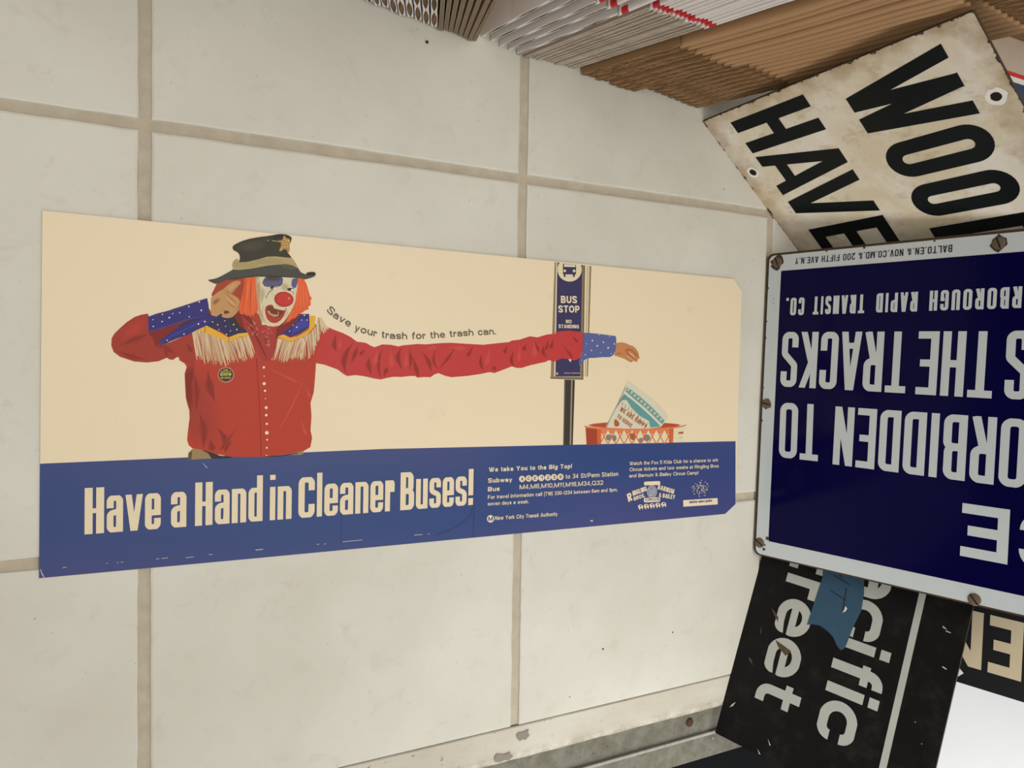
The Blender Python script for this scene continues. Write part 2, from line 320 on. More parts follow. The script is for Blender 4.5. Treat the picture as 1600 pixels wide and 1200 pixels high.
def glyph(ch, W, H, s, sh=None, rad=1.0, sty='irt'):
    """quads of one letter in a box W x H; s stem thickness, sh bar thickness"""
    sh = sh or s; l, r, b, t = s / 2, W - s / 2, sh / 2, H - sh / 2; m = H / 2; RR = min((r - l) / 2, H / 2) * rad; out = []; lo, hi = 0, H
    def P(*pts, closed=False, th=None, lim=None):
        for q in offset_path(list(pts), th or s, closed):
            q = clip(q, *(lim or (lo, hi)))
            if q: out.append(q)
    rr = RR
    if ch in 'O0': P((l, b, rr), (r, b, rr), (r, t, rr), (l, t, rr), closed=True)
    elif ch == 'D': P((l, b), (r, b, rr), (r, t, rr), (l, t), closed=True)
    elif ch == 'B': P((l, b), (r, b, rr), (r, m, rr), (l, m), closed=True); P((l, m), (r - s * .15, m, rr), (r - s * .15, t, rr), (l, t), closed=True)
    elif ch in 'P': P((l, 0), (l, t), (r, t, rr), (r, m - s * .3, rr), (l, m - s * .3))
    elif ch == 'R': P((l, 0), (l, t), (r, t, rr), (r, m, rr), (l, m)); P((l + (r - l) * .45, m), (r, 0))
    elif ch == 'C': P((r, H * .67), (r, t, rr), (l, t, rr), (l, b, rr), (r, b, rr), (r, H * .33))
    elif ch == 'G': P((r, H * .68), (r, t, rr), (l, t, rr), (l, b, rr), (r, b, rr), (r, H * .46), ((l + r) / 2, H * .46))
    elif ch == 'E': P((W, t), (l, t), (l, b), (W, b)); P((l, m), (W * .86, m), th=sh)
    elif ch == 'F': P((W, t), (l, t), (l, 0)); P((l, m), (W * .84, m))
    elif ch == 'L': P((l, H), (l, b), (W, b))
    elif ch == 'H': P((l, 0), (l, H)); P((r, 0), (r, H)); P((l, m), (r, m), th=sh)
    elif ch == 'I': P((W / 2, 0), (W / 2, H))
    elif ch == 'T': P((0, t), (W, t), th=sh); P((W / 2, 0), (W / 2, t))
    elif ch == 'K': P((l, 0), (l, H)); P((l, m * .78), (r + s * .1, H * 1.02), th=s * .95); P((l + (r - l) * .32, m * 1.02), (r + s * .12, -H * .02), th=s * .95)
    elif ch == 'N': P((l, 0), (l, H)); P((r, 0), (r, H)); P((l * .9, H + s * .2), (r + l * .1, -s * .2), th=s * .98)
    elif ch == 'M': P((l, 0), (l, H)); P((r, 0), (r, H)); P((l, H), (W / 2, 0), (r, H))
    elif ch == 'A': P((s * .44, -s * .1), (W / 2 - s * .12, H + s * .1), th=s * .94); P((W - s * .44, -s * .1), (W / 2 + s * .12, H + s * .1), th=s * .94); P((W * .22, H * .24), (W * .78, H * .24), th=sh * .9)
    elif ch == 'V': P((s * .44, H + s * .1), (W / 2 - s * .1, -s * .1), th=s * .94); P((W - s * .44, H + s * .1), (W / 2 + s * .1, -s * .1), th=s * .94)
    elif ch == 'W':
        for x0, x1 in ((s * .5, W * .345), (W * .505, W * .375), (W * .495, W * .68), (W - s * .5, W * .715)): P((x0, H + s * .1), (x1, -s * .1), th=s * .9)
    elif ch == 'Y': P((s * .45, H), (W / 2, m), (W - s * .45, H)); P((W / 2, 0), (W / 2, m))
    elif ch == 'U': P((l, H), (l, b, rr), (r, b, rr), (r, H))
    elif ch == 'S': d = H * .10; P((r, H * .72), (r, t, rr), (l, t, rr), (l, m + d, rr), (r, m - d, rr), (r, b, rr), (l, b, rr), (l, H * .28))
    elif ch == '2': P((l, H * .7), (l, t, rr), (r, t, rr), (r, m, rr), (l, b), (W, b))
    elif ch == '1': P((r, 0), (r, H)); P((0, H * .72), (r * .7, H * .74), (r, H * .98), th=s * .8)
    elif ch == '3': P((l, H * .74), (l, t, rr), (r, t, rr), (r, m, rr), (W * .4, m)); P((W * .4, m), (r, m, rr), (r, b, rr), (l, b, rr), (l, H * .26))
    elif ch == '4': P((W * .72, 0), (W * .72, H)); P((W * .70, H * .98), (s * .3, H * .27), th=s * .8); P((0, H * .25), (W, H * .25), th=sh)
    elif ch == '5': P((W * .9, t), (l, t), (l, m * 1.1), (r, m * 1.15, rr), (r, b, rr), (l, b, rr), (l, H * .24))
    elif ch == '6': P((r, H * .76), (r, t, rr), (l, t, rr), (l, b, rr), (r, b, rr), (r, m * 1.15, rr), (l, m * 1.1, rr * .5))
    elif ch == '9': P((l, H * .24), (l, b, rr), (r, b, rr), (r, t, rr), (l, t, rr), (l, m * .85, rr), (r, m * .9, rr * .5))
    elif ch == '7': P((0, t), (r, t), (W * .3, 0))
    elif ch == '8': P((l, m), (l, t, rr), (r, t, rr), (r, m, rr), (l, m, rr)); P((l, m, 0), (r, m, rr), (r, b, rr), (l, b, rr), (l, m, rr))
    elif ch == 'Q': P((l, b, rr), (r, b, rr), (r, t, rr), (l, t, rr), closed=True); P((W * .55, H * .25), (W, -H * .02))
    elif ch == ',': lo = -H * .3; P((W / 2, 0), (W / 2, s * 1.1), lim=(-9, 99)); P((W * .6, 0), (W * .2, -s * 1.1), th=s * .6, lim=(-99, 99))
    elif ch == '-': P((0, H * .36), (W, H * .36))
    elif ch == '/': P((0, -H * .05), (W, H * 1.05), th=s * .8)
    elif ch == '(': P((W, H * 1.1), (l, H * .85, W), (l, H * .0, W), (W, -H * .25), th=s * .8, lim=(-H, 2 * H))
    elif ch == ')': P((0, H * 1.1), (r, H * .85, W), (r, H * .0, W), (0, -H * .25), th=s * .8, lim=(-H, 2 * H))
    elif ch == ' ': pass
    elif ch == '&': P((W, 0), (l, H * .8), (W / 2, t), (r * .8, H * .75), (l, H * .3), (W * .4, b), (W, H * .4), th=s * .8)
    elif ch == '.': P((W / 2, 0), (W / 2, s * 1.05), th=s)
    elif ch == '!':
        P((W / 2, 0), (W / 2, H * .19)); P((W / 2, H * .27), (W / 2, H))
    else:   # lower case, H is the x-height; asc the ascender
        asc = H * (1.36 if sty == 'ultra' else 1.39); lo, hi = -H * .4, asc
        bx = (0, H)
        if ch == 'a': P((l, H * .66), (l, t, rr), (r, t, rr), (r, 0), lim=bx); P((r, H * .56), (l, H * .52, rr), (l, b, rr), (r - s * .1, b, rr * .8), (r, H * .3), th=s * .96, lim=bx)
        elif ch == 'c': P((r, H * .64), (r, t, rr), (l, t, rr), (l, b, rr), (r, b, rr), (r, H * .36), lim=bx)
        elif ch == 'e': P((l, H * .47), (r, H * .47), (r, t, rr), (l, t, rr), (l, b, rr), (r, b, rr), (r, H * .31), lim=bx) if sty == 'ultra' else (P((l, H * .5), (W - s * .05, H * .5), th=sh * .85), P((W - s * .5, H * .44), (r, t, rr), (l, t, rr), (l, b, rr), (r, b, rr), (r - s * .1, H * .28), lim=bx))
        elif ch == 'o': P((l, b, rr), (r, b, rr), (r, t, rr), (l, t, rr), closed=True)
        elif ch == 'b': P((l, 0), (l, asc)); P((l, b), (r, b, rr), (r, t, rr), (l, t), lim=bx)
        elif ch == 'p': P((l, lo), (l, H)); P((l, b), (r, b, rr), (r, t, rr), (l, t), lim=bx)
        elif ch == 'q': P((r, lo), (r, H)); P((r, b), (l, b, rr), (l, t, rr), (r, t), lim=bx)
        elif ch == 'g': P((r, H), (r, lo + sh / 2, rr), (l, lo + sh / 2, rr), (l, lo * .4)); P((r, b), (l, b, rr), (l, t, rr), (r, t), lim=bx)
        elif ch == 'h': P((l, 0), (l, asc)); P((l, H * .6), (l, t, rr * .9), (r, t, rr), (r, 0), lim=bx)
        elif ch == 'm':
            P((l, 0), (l, H)); r1 = min(rr, W * .2)
            P((l, H * .6), (l, t, r1), (W / 2, t, r1), (W / 2, 0), lim=bx); P((W / 2, H * .6), (W / 2, t, r1), (r, t, r1), (r, 0), lim=bx)
        elif ch == 'w':
            for x0, x1 in ((s * .42, W * .28), (W * .5, W * .30), (W * .5, W * .70), (W - s * .42, W * .72)): P((x0, H * 1.02), (x1, -H * .02), th=s * .85, lim=bx)
        elif ch == 'y': P((s * .42, H * 1.02), (W * .52, s * .2), th=s * .88, lim=(lo, H)); P((W - s * .42, H * 1.02), (W * .36, lo, ), th=s * .88, lim=(lo, H))
        elif ch == 'k': P((l, 0), (l, asc)); P((l, H * .36), (W - s * .3, H * 1.03), th=s * .85, lim=bx); P((l + (r - l) * .35, H * .62), (W - s * .25, -H * .03), th=s * .88, lim=bx)
        elif ch == 'x': P((s * .4, H * 1.02), (W - s * .4, -H * .02), th=s * .88, lim=bx); P((s * .4, -H * .02), (W - s * .4, H * 1.02), th=s * .88, lim=bx)
        elif ch == 'd': P((r, 0), (r, asc)); P((r, b), (l, b, rr), (l, t, rr), (r, t), lim=bx)
        elif ch == 'i': P((W / 2, 0), (W / 2, H)); P((W / 2, asc - s * (.8 if sty in ('hb', 'hr') else .95)), (W / 2, asc))
        elif ch == 'l': P((W / 2, 0), (W / 2, asc))
        elif ch == 'n': P((l, 0), (l, H)); P((l, H * .6), (l, t, rr * .9), (r, t, rr), (r, 0), lim=bx)
        elif ch == 'r': P((l, 0), (l, H)); P((l, H * .5), (l, t, rr), (W, t), lim=bx) if sty == 'helv' else P((l, H * .6), (l, t, rr * .8), (r, t, rr * .8), (r, H * .62), lim=bx)
        elif ch == 'u': P((r, 0), (r, H)); P((l, H), (l, b, rr), (r, b, rr * .9), (r, H * .4), lim=bx)
        elif ch == 'v': P((s * .42, H + s * .1), (W / 2 - s * .06, -s * .1), th=s * .9, lim=bx); P((W - s * .42, H + s * .1), (W / 2 + s * .06, -s * .1), th=s * .9, lim=bx)
        elif ch == 's': P((r, H * .68), (r, t, rr), (l, t, rr), (l, H * .56, rr), (r, H * .44, rr), (r, b, rr), (l, b, rr), (l, H * .32), lim=bx)
        elif ch == 'f': x = W * .42; P((x, 0), (x, asc - s * .5, s * .9), (W, asc - s * .5)); P((0, H - sh * .42), (W, H - sh * .42), th=sh * .84)
        elif ch == 't': x = W * .42; P((x, H * 1.27), (x, b * .95, s * .9), (W, b * .95)); P((0, H - sh * .42), (W, H - sh * .42), th=sh * .84)
    return out
NARROW = {'I': .42, 'i': .46, 'l': .46, '.': .38, '!': .46, 'W': 1.4, 'M': 1.25, ' ': .5, 'r': .72, 'L': .9, 'F': .92, 'E': .95, 'T': 1.02, '&': 1.1}
HW = dict(a=.6, b=.6, c=.57, d=.6, e=.6, f=.33, g=.6, h=.58, k=.6, m=.94, n=.58, o=.63, p=.6, q=.6, r=.35, s=.55, t=.33, u=.58, v=.6, w=.88, x=.6, y=.6, A=.86, B=.76, C=.83, D=.8, E=.7, F=.65, G=.85, H=.78, J=.55, K=.8, L=.62, M=.94, N=.78, O=.87, P=.72, Q=.88, R=.78, S=.74, T=.74, U=.78, V=.82, W=1.15, Y=.82)
HW.update({c: .62 for c in '023456789'}); HW.update({'1': .34, ' ': .32, ',': .16, '.': .16, '!': .2, '/': .32, '(': .24, ')': .24, '-': .36, '&': .8})
STYLE = dict(irt=(.119, .112, .17, .8), irts=(.155, .145, .38, .8), irtw=(.185, .185, .2, .8), small=(.15, .15, .3, .8), wood=(.155, .165, .1, 1.0), wood2=(.18, .18, .1, 1.0), hb=(.235, .19, .13, 1.0), hr=(.17, .15, .12, 1.0), ultra=(.165, .115, .15, .9), helv=(.265, .245, .1, 1.0))
def stroke_text(mb, m, style, text, x0, y0, x1, y1, H, z, dz):
    """letters between two points of the baseline, in mm of the sign's own plane"""
    st, sb, gap, rad = STYLE[style]; NW = dict(NARROW)
    if style == 'ultra': NW.update({c: 1.16 for c in 'HCB'}); NW.update(v=1.06, i=.4, l=.4, r=.74)
    if style in ('irt', 'irts'): NW.update(O=1.05, A=1.08, N=1.02)
    d = Vector((x1 - x0, y1 - y0)); Ln = d.length; d.normalize(); n = Vector((-d.y, d.x))
    if style in ('hb', 'hr'): NW = dict(HW); NW.update(i=st, l=st, I=st)
    low = style in ('ultra', 'helv'); wid = [NW.get(c, 1.0) for c in text]
    tot = sum(wid) + gap * (len(text) - 1); unit = Ln / tot; x = 0; k = 0
    for c, wd in zip(text, wid):
        W = wd * unit; h = H; s, sh = st * H, sb * H
        if style == 'ultra':
            s, sh = (.135 * H, .098 * H) if c.islower() else (.152 * H, .105 * H)
            if c.islower(): h = H * .805
            if c in 'il!.': s = W * .95
        if style == 'helv' and c.islower(): s, sh = st * H, sb * H
        if style == 'helv' and c.isupper(): s, sh = .19 * H, .18 * H
        if style in ('wood', 'irt', 'irtw', 'irts', 'small', 'wood2') and c == 'I': s = min(W * .95, st * H)
        if style in ('hb', 'hr') and c.islower(): h = H * .72
        if style in ('helv', 'hb', 'hr') and c in 'il': s = W
        mb.union([[((x0 + d.x * (x + a) + n.x * b_) / 1000, (y0 + d.y * (x + a) + n.y * b_) / 1000) for a, b_ in q] for q in glyph(c, W, h, s, sh, rad, style)], m, z)
        x += W + gap * unit
# ------------------------------------------------------------------ lettering from the built-in typeface
_fc = {}
def font_mesh(text, off):
    key = (text, off)
    if key not in _fc:
        c = bpy.data.curves.new('t', 'FONT'); c.body = text; c.offset = off; c.resolution_u = 4; c.fill_mode = 'BOTH'; c.size = 1
        o = bpy.data.objects.new('t', c); COL.objects.link(o); dg = bpy.context.evaluated_depsgraph_get(); dg.update()
        me = bpy.data.meshes.new_from_object(o.evaluated_get(dg)); V = [v.co.copy() for v in me.vertices]; F = [list(f.vertices) for f in me.polygons]
        bpy.data.objects.remove(o); bpy.data.curves.remove(c); bpy.data.meshes.remove(me); _fc[key] = (V, F)
    return _fc[key]
CAPH = max(v.y for v in font_mesh('H', 0)[0])
def font_text(mb, m, text, x0, y0, x1, y1, H, z, off, curve=None):
    V, F = font_mesh(text, off); xa = min(v.x for v in V); xb = max(v.x for v in V); sy = H / CAPH
    mi = mb.mi(m)
    if curve:
        pts = [Vector((curve[i], curve[i + 1])) for i in range(0, len(curve), 2)]; acc = [0]
        for a, b_ in zip(pts, pts[1:]): acc.append(acc[-1] + (b_ - a).length)
        tot = acc[-1]
        def at(s_):
            for i in range(len(pts) - 1):
                if s_ <= acc[i + 1] or i == len(pts) - 2:
                    t = (s_ - acc[i]) / (acc[i + 1] - acc[i]); return pts[i].lerp(pts[i + 1], t)
        def mp(v):
            s_ = (v.x - xa) / (xb - xa) * tot; p = at(s_); q0 = at(max(0, s_ - 4)); q1 = at(min(tot, s_ + 4)); d = (q1 - q0).normalized()
            return ((p.x - d.y * v.y * sy) / 1000, (p.y + d.x * v.y * sy) / 1000, z)
    else:
        d = Vector((x1 - x0, y1 - y0)); Ln = d.length; d.normalize(); sx = Ln / (xb - xa)
        def mp(v):
            a = (v.x - xa) * sx; b_ = v.y * sy; return ((x0 + d.x * a - d.y * b_) / 1000, (y0 + d.y * a + d.x * b_) / 1000, z)
    vs = [mb.bm.verts.new(mp(v)) for v in V]
    for f in F:
        try: mb.bm.faces.new([vs[i] for i in f]).material_index = mi
        except ValueError: pass

# ------------------------------------------------------------------ inks and enamels
INK = dict(cream=(226, 210, 178), band=(52, 66, 118), khaki=(150, 128, 88), khakid=(96, 80, 56), black=(52, 46, 40), redarm=(188, 60, 58), redd=(128, 40, 32), redl=(200, 80, 70), red=(178, 62, 44),
    redmid=(160, 58, 44), pearl=(236, 214, 200), navyd=(50, 46, 86), navy=(54, 50, 118), navyl=(66, 64, 150), inkblack=(50, 48, 42), fr1=(214, 192, 156), fr2=(196, 168, 132), fr3=(178, 140, 108),
    yellow=(224, 170, 56), amber=(170, 112, 30), bandana=(164, 58, 52), pinkw=(214, 140, 122), wigd=(164, 66, 44), wig=(220, 96, 52), wigdk=(178, 62, 30), wigl=(236, 122, 74), facew=(214, 202, 170),
    facet=(186, 150, 112), faces=(184, 168, 134), eyepaint=(92, 90, 124), greyd=(74, 66, 54), redmouth=(172, 60, 46), mouthd=(110, 58, 42), tongue=(196, 156, 112), nose=(196, 58, 48), nosed=(164, 44, 38), nosel=(216, 128, 108),
    cuffb=(88, 98, 150), skin=(192, 144, 94), skind=(150, 104, 62), skinl=(206, 154, 108), brownd=(98, 66, 38), skin2=(192, 128, 82), skin2d=(140, 80, 48), paper=(224, 207, 174), felt=(62, 59, 48), felt2=(74, 74, 68),
    feltl=(74, 71, 58), feltd=(48, 44, 38), band2=(176, 158, 112), band2d=(132, 114, 74), gold=(172, 138, 80), goldl=(224, 196, 130), badger=(172, 116, 98), badged=(62, 50, 32), frame=(142, 122, 98), framed=(104, 86, 68),
    cream2=(220, 208, 172), cream3=(186, 168, 130), signblue=(58, 54, 92), poled=(58, 54, 48), polel=(150, 138, 116), polel2=(98, 92, 80), canin=(178, 78, 46), can=(206, 98, 58), canl=(216, 124, 82), cand=(170, 72, 48), canr=(138, 54, 40),
    canbr=(164, 96, 58), cangrey=(120, 124, 122), cupw=(208, 204, 180), cups=(150, 156, 144), teal=(98, 150, 148), tealg=(112, 132, 126), scuff=(196, 190, 190), crease=(60, 62, 104), logog=(150, 150, 170), limey=(214, 206, 90), limed=(166, 160, 92), slog=(92, 86, 70))
def ink(k):
    if k == 'band':
        if 'band_ink' in _inks: return _inks['band_ink']
        n = NT('band_ink', 0.45, 0.3); f = n.noise(3.2, 2, 0.4, (0.5, 1.4, 1)); n.base(n.mix(n.ramp(f, 0.38, 0.62), lin((42, 66, 120)), lin((78, 72, 122)))); _inks['band_ink'] = n.m; return n.m
    if k == 'enamelw': return m_once('enamel_letters', lambda: m_enamel_white())
    if k == 'enamelb': return plain('blue_black_enamel', (22, 18, 50), 0.2)
    if k == 'enamelk': return plain('black_enamel', (15, 20, 20), 0.25, 0.1, 0.2, 40)
    if k == 'signw': return m_once('white_vinyl', lambda: m_worn('worn_white_vinyl', (196, 197, 190), (170, 171, 165), (70, 64, 58)))
    if k == 'gilt': return m_once('gilt', lambda: m_worn('aged_cream_letters', (208, 192, 160), (192, 176, 146), (70, 58, 44), 90))
    if '>' in k:
        a, b_, t = k.split('>'); t = float(t); c = tuple(INK[a][i] + (INK[b_][i] - INK[a][i]) * t for i in range(3))
    else: c = INK[k]
    return plain('print_' + k.replace('>', '_'), c, 0.5, 0.2, 0.05, 140)
_once = {}
def m_once(k, f):
    if k not in _once: _once[k] = f()
    return _once[k]
ART = [
('blue_band','band',[-0.0,87.8,271.8,90.6,708.3,86.3,711.2,10.6,695.2,0.0,159.1,-0.1,-0.0,0.2]),
('bus_stop_picture/sign_panel','frame',[450.83,277.95,454.43,277.92,455.31,157.63,449.39,158.01]),
('bus_stop_picture/sign_panel','cream2',[452.63,277.88,453.92,277.87,454.99,160.06,453.44,160.04]),
('bus_stop_picture/sign_panel','signblue',[454.18,277.84,485.11,277.56,485.98,160.47,455.11,160.28]),
('bus_stop_picture/sign_panel','frame',[484.85,277.43,488.32,277.37,489.74,160.07,485.44,160.47]),
('bus_stop_picture/sign_panel','framed',[486.45,277.44,487.52,277.42,488.94,160.06,487.6,160.04]),
('bus_stop_picture/sign_panel','cream2',[488.32,277.37,493.7,277.36,494.31,160.58,489.73,160.52]),
('bus_stop_picture/sign_panel','frame',[493.7,277.36,496.13,277.22,495.39,160.6,493.77,160.58]),
('bus_stop_picture/sign_panel','cream3',[490.87,277.35,492.22,277.35,492.69,160.56,491.34,160.54]),
('bus_stop_picture/sign_panel','frame',[449.07,160.2,489.74,160.07,489.57,157.14,449.14,157.78]),
('bus_stop_picture/sign_panel','framed',[449.1,158.88,489.8,158.27,489.57,157.14,449.14,157.78]),
('bus_stop_picture/bus_symbol','cream2',[484.18,272.91,484.06,270.91,483.56,268.93,482.71,267.02,481.52,265.23,480.02,263.6,478.26,262.18,476.28,261.0,474.13,260.08,471.86,259.46,469.53,259.13,467.19,259.12,464.91,259.42,462.74,260.02,460.74,260.91,458.94,262.06,457.4,263.44,456.15,265.02,455.21,266.76,454.62,268.63,454.39,270.57,454.51,272.53,454.99,274.48,455.82,276.36,456.98,278.06,458.48,278.06,460.24,278.05,462.22,278.05,464.37,278.05,466.64,278.04,468.97,278.04,471.31,278.04,473.59,278.03,475.77,278.03,477.79,278.02,479.59,278.02,481.13,278.02,482.37,278.02,483.32,276.77,483.94,274.88]),
('bus_stop_picture/bus_symbol','signblue',[460.79,277.01,477.02,277.01,477.19,267.13,461.11,266.03]),
('bus_stop_picture/bus_symbol','cream2',[462.23,276.69,476.11,276.72,476.17,274.72,462.31,273.94]),
('bus_stop_picture/bus_symbol','cream2',[464.99,269.96,464.79,269.25,464.2,268.69,463.38,268.43,462.54,268.56,461.93,269.02,461.68,269.71,461.88,270.42,462.47,270.98,463.29,271.24,464.13,271.11,464.75,270.65]),
('bus_stop_picture/bus_symbol','cream2',[476.48,270.75,476.26,269.98,475.63,269.39,474.75,269.12,473.86,269.25,473.2,269.75,472.94,270.47,473.15,271.23,473.78,271.83,474.66,272.1,475.55,271.97,476.22,271.47]),
('bus_stop_picture/bus_symbol','signblue',[462.01,266.32,464.34,266.49,464.42,264.07,463.27,263.1,462.08,263.9]),
('bus_stop_picture/bus_symbol','signblue',[473.36,267.18,475.73,267.36,475.8,264.92,474.64,263.94,473.43,264.74]),
('bus_stop_picture/sign_panel','cream2',[469.92,179.2,475.31,179.33,472.79,175.25]),
('bus_stop_picture/sign_panel','cream2',[455.9,164.27,457.96,164.31,458.29,162.1,455.96,162.06]),
('bus_stop_picture/sign_panel','signblue',[456.56,163.84,457.46,163.86,457.62,162.64,456.59,162.63]),
('bus_stop_picture/pole','poled',[466.0,157.1,479.1,156.9,478.9,129.0,478.5,88.3,466.5,88.5,466.3,129.0]),
('bus_stop_picture/pole','polel',[474.5,156.9,476.3,156.9,476.5,88.6,474.6,88.6]),
('bus_stop_picture/pole','polel2',[466.6,156.8,467.8,156.8,467.8,88.8,466.9,88.8]),
('clown_picture/trousers','khaki',[103.9,86.9,104.1,92.3,107.3,96.0,112.8,95.5,121.2,93.2,128.8,89.4,130.7,87.4]),
('clown_picture/trousers','khakid',[103.9,86.9,104.5,92.8,106.5,94.2,107.1,92.2,106.6,87.1]),
('clown_picture/trousers#b','khaki',[175.8,88.0,188.1,90.0,197.9,91.8,198.3,88.9,196.4,87.9]),
('clown_picture/trousers','black',[113.7,95.0,121.2,92.7,128.8,89.4,138.3,88.1,138.4,87.1,128.8,86.9,122.2,87.2,119.3,91.8]),
('clown_picture/trousers#b','black',[162.8,87.4,177.9,87.9,193.3,89.8,193.3,89.1,177.9,86.9,163.8,87.0]),
('clown_picture/long_sleeve','redarm',[213.5,201.3,217.8,200.8,223.6,198.6,230.9,196.3,238.2,193.0,244.2,188.9,250.2,188.4,253.2,187.8,257.0,185.7,260.8,184.4,264.5,185.7,268.3,187.2,276.0,187.1,283.8,185.8,288.5,187.0,294.8,187.7,302.7,188.7,310.8,188.6,323.8,190.1,337.1,191.0,350.6,190.6,371.3,190.2,387.1,192.3,399.7,193.8,403.2,195.5,412.4,196.8,423.4,200.5,432.7,199.8,444.0,203.2,455.5,204.5,451.6,205.5,461.3,207.2,471.0,208.4,479.0,207.6,485.0,207.3,487.4,206.6,487.6,188.1,484.8,179.6,477.9,177.4,471.9,178.4,462.1,179.0,452.5,175.1,447.6,176.7,444.8,176.1,435.4,173.4,427.9,171.7,420.5,169.9,446.7,177.0,442.9,174.9,426.0,171.6,415.0,168.2,409.4,168.1,403.9,169.6,396.7,167.0,384.3,162.5,379.0,163.4,368.5,161.3,354.8,159.3,337.8,157.8,331.1,159.2,324.5,161.6,320.4,160.3,316.4,157.5,309.9,157.7,303.4,157.0,301.0,158.5,295.4,158.4,287.5,157.4,279.7,157.5,273.6,156.4,267.4,154.8,261.3,155.6,250.7,157.8,243.3,158.5,235.9,157.6,233.0,159.0,227.1,163.3,215.5,167.3,204.2,169.2]),
('clown_picture/long_sleeve','redarm>redd>0.35',[225.0,194.7,224.5,194.1,223.9,192.9,223.1,191.1,222.0,188.6,221.2,186.1,221.5,183.8,222.8,181.9,224.3,180.7,225.1,179.8,225.7,179.2,226.0,178.9,226.2,179.0,226.1,179.5,225.9,180.2,225.6,181.4,225.7,183.1,226.1,184.6,226.1,186.1,225.7,188.2,225.6,190.7,225.5,192.6,225.4,194.0,225.2,194.7]),
('clown_picture/long_sleeve','redarm>redd>0.75',[225.0,194.7,224.7,194.1,224.3,192.9,223.7,191.0,222.9,188.5,222.4,186.1,222.6,184.0,223.5,182.2,224.6,180.9,225.3,179.9,225.8,179.3,226.0,179.0,226.1,179.0,226.0,179.4,225.7,180.1,225.3,181.3,224.9,182.8,224.9,184.4,224.9,186.1,224.8,188.3,225.0,190.8,225.1,192.7,225.2,194.0,225.1,194.7]),
('clown_picture/long_sleeve','redarm>redd>0.35',[241.2,188.2,240.7,187.8,239.9,186.9,238.7,185.6,236.8,184.1,234.9,182.2,233.2,180.1,231.8,177.8,230.5,175.1,229.5,172.2,230.1,169.2,231.1,166.5,232.4,164.0,233.2,162.2,233.8,161.0,234.3,160.5,234.5,160.5,234.7,161.2,234.7,162.6,234.6,164.5,234.8,167.1,235.3,169.3,236.2,171.4,236.2,173.6,236.6,176.0,237.2,178.3,237.8,180.6,238.6,182.8,239.5,185.0,240.5,186.5,241.1,187.5,241.4,188.0]),
('clown_picture/long_sleeve','redarm>redd>0.75',[241.2,188.1,240.8,187.7,240.0,186.8,238.9,185.5,237.2,183.8,235.6,181.8,234.2,179.7,233.0,177.3,231.9,174.7,231.2,172.0,231.4,169.3,232.0,166.6,233.0,164.1,233.6,162.3,234.1,161.1,234.4,160.5,234.5,160.5,234.5,161.2,234.3,162.5,234.1,164.4,233.8,166.9,234.0,169.3,234.5,171.6,234.8,174.0,235.4,176.4,236.2,178.8,237.1,181.0,238.1,183.1,239.3,185.1,240.3,186.6,241.0,187.5,241.3,188.1]),
('clown_picture/long_sleeve','redarm>redd>0.35',[245.6,185.4,245.3,185.0,244.8,184.1,244.0,182.8,242.5,181.3,241.0,179.6,240.1,177.4,239.9,174.7,239.6,171.9,239.1,169.9,238.7,168.5,238.6,167.8,238.8,167.7,239.2,168.3,239.9,169.5,241.0,171.3,242.8,173.6,244.5,175.7,245.4,177.9,245.5,180.2,245.4,182.3,245.6,183.8,245.8,184.8,245.9,185.3]),
('clown_picture/long_sleeve','redarm>redd>0.75',[245.7,185.4,245.4,184.9,245.0,184.0,244.3,182.7,243.2,181.0,242.1,179.2,241.2,177.0,240.6,174.5,239.9,171.8,239.3,169.8,238.8,168.5,238.6,167.8,238.7,167.8,239.1,168.4,239.7,169.6,240.6,171.5,242.1,173.9,243.4,176.1,244.3,178.3,244.7,180.5,245.1,182.5,245.4,183.9,245.7,184.8,245.8,185.3]),
('clown_picture/long_sleeve','redarm>redd>0.35',[256.3,175.5,256.1,175.0,255.7,174.2,255.1,172.8,253.7,171.1,252.6,168.8,252.8,166.4,254.1,164.3,255.8,162.2,256.8,160.8,257.6,159.8,258.1,159.4,258.3,159.4,258.5,160.1,258.4,161.3,258.3,163.1,258.3,165.5,258.7,167.5,258.4,169.1,257.4,170.7,256.7,172.6,256.6,174.0,256.6,175.0,256.5,175.4]),
('clown_picture/long_sleeve','redarm>redd>0.75',[256.4,175.5,256.2,175.0,255.9,174.1,255.5,172.8,254.6,171.0,254.0,168.9,254.2,166.7,255.2,164.6,256.4,162.5,257.2,160.9,257.8,159.9,258.2,159.4,258.3,159.4,258.3,160.0,258.0,161.2,257.7,162.9,257.3,165.2,257.2,167.2,257.0,169.0,256.5,170.8,256.3,172.6,256.4,174.0,256.5,175.0,256.5,175.4]),
('clown_picture/long_sleeve','redarm>redd>0.35',[251.7,182.7,251.2,182.4,250.5,181.8,249.3,181.0,247.6,179.9,246.6,178.9,246.8,177.6,247.3,176.7,247.5,176.6,248.5,176.5,249.8,176.7,250.5,177.9,251.0,179.8,251.4,181.2,251.7,182.1,251.9,182.6]),
('clown_picture/long_sleeve','redarm>redd>0.75',[251.7,182.7,251.4,182.3,250.7,181.6,249.7,180.7,248.3,179.4,247.4,178.3,247.3,177.3,247.4,176.7,247.4,176.7,248.1,176.8,249.0,177.2,249.8,178.4,250.6,180.1,251.2,181.4,251.6,182.2,251.8,182.6]),
('clown_picture/long_sleeve','redarm>redd>0.35',[268.3,183.2,267.9,182.5,267.2,181.0,266.1,178.9,264.4,176.0,263.1,172.8,262.7,169.2,263.4,165.6,264.4,161.9,265.3,159.2,266.0,157.4,266.5,156.6,266.8,156.6,267.0,157.6,267.0,159.5,266.9,162.3,266.7,165.9,266.9,169.2,267.0,172.3,267.0,175.4,267.5,178.4,268.0,180.8,268.4,182.3,268.5,183.1]),
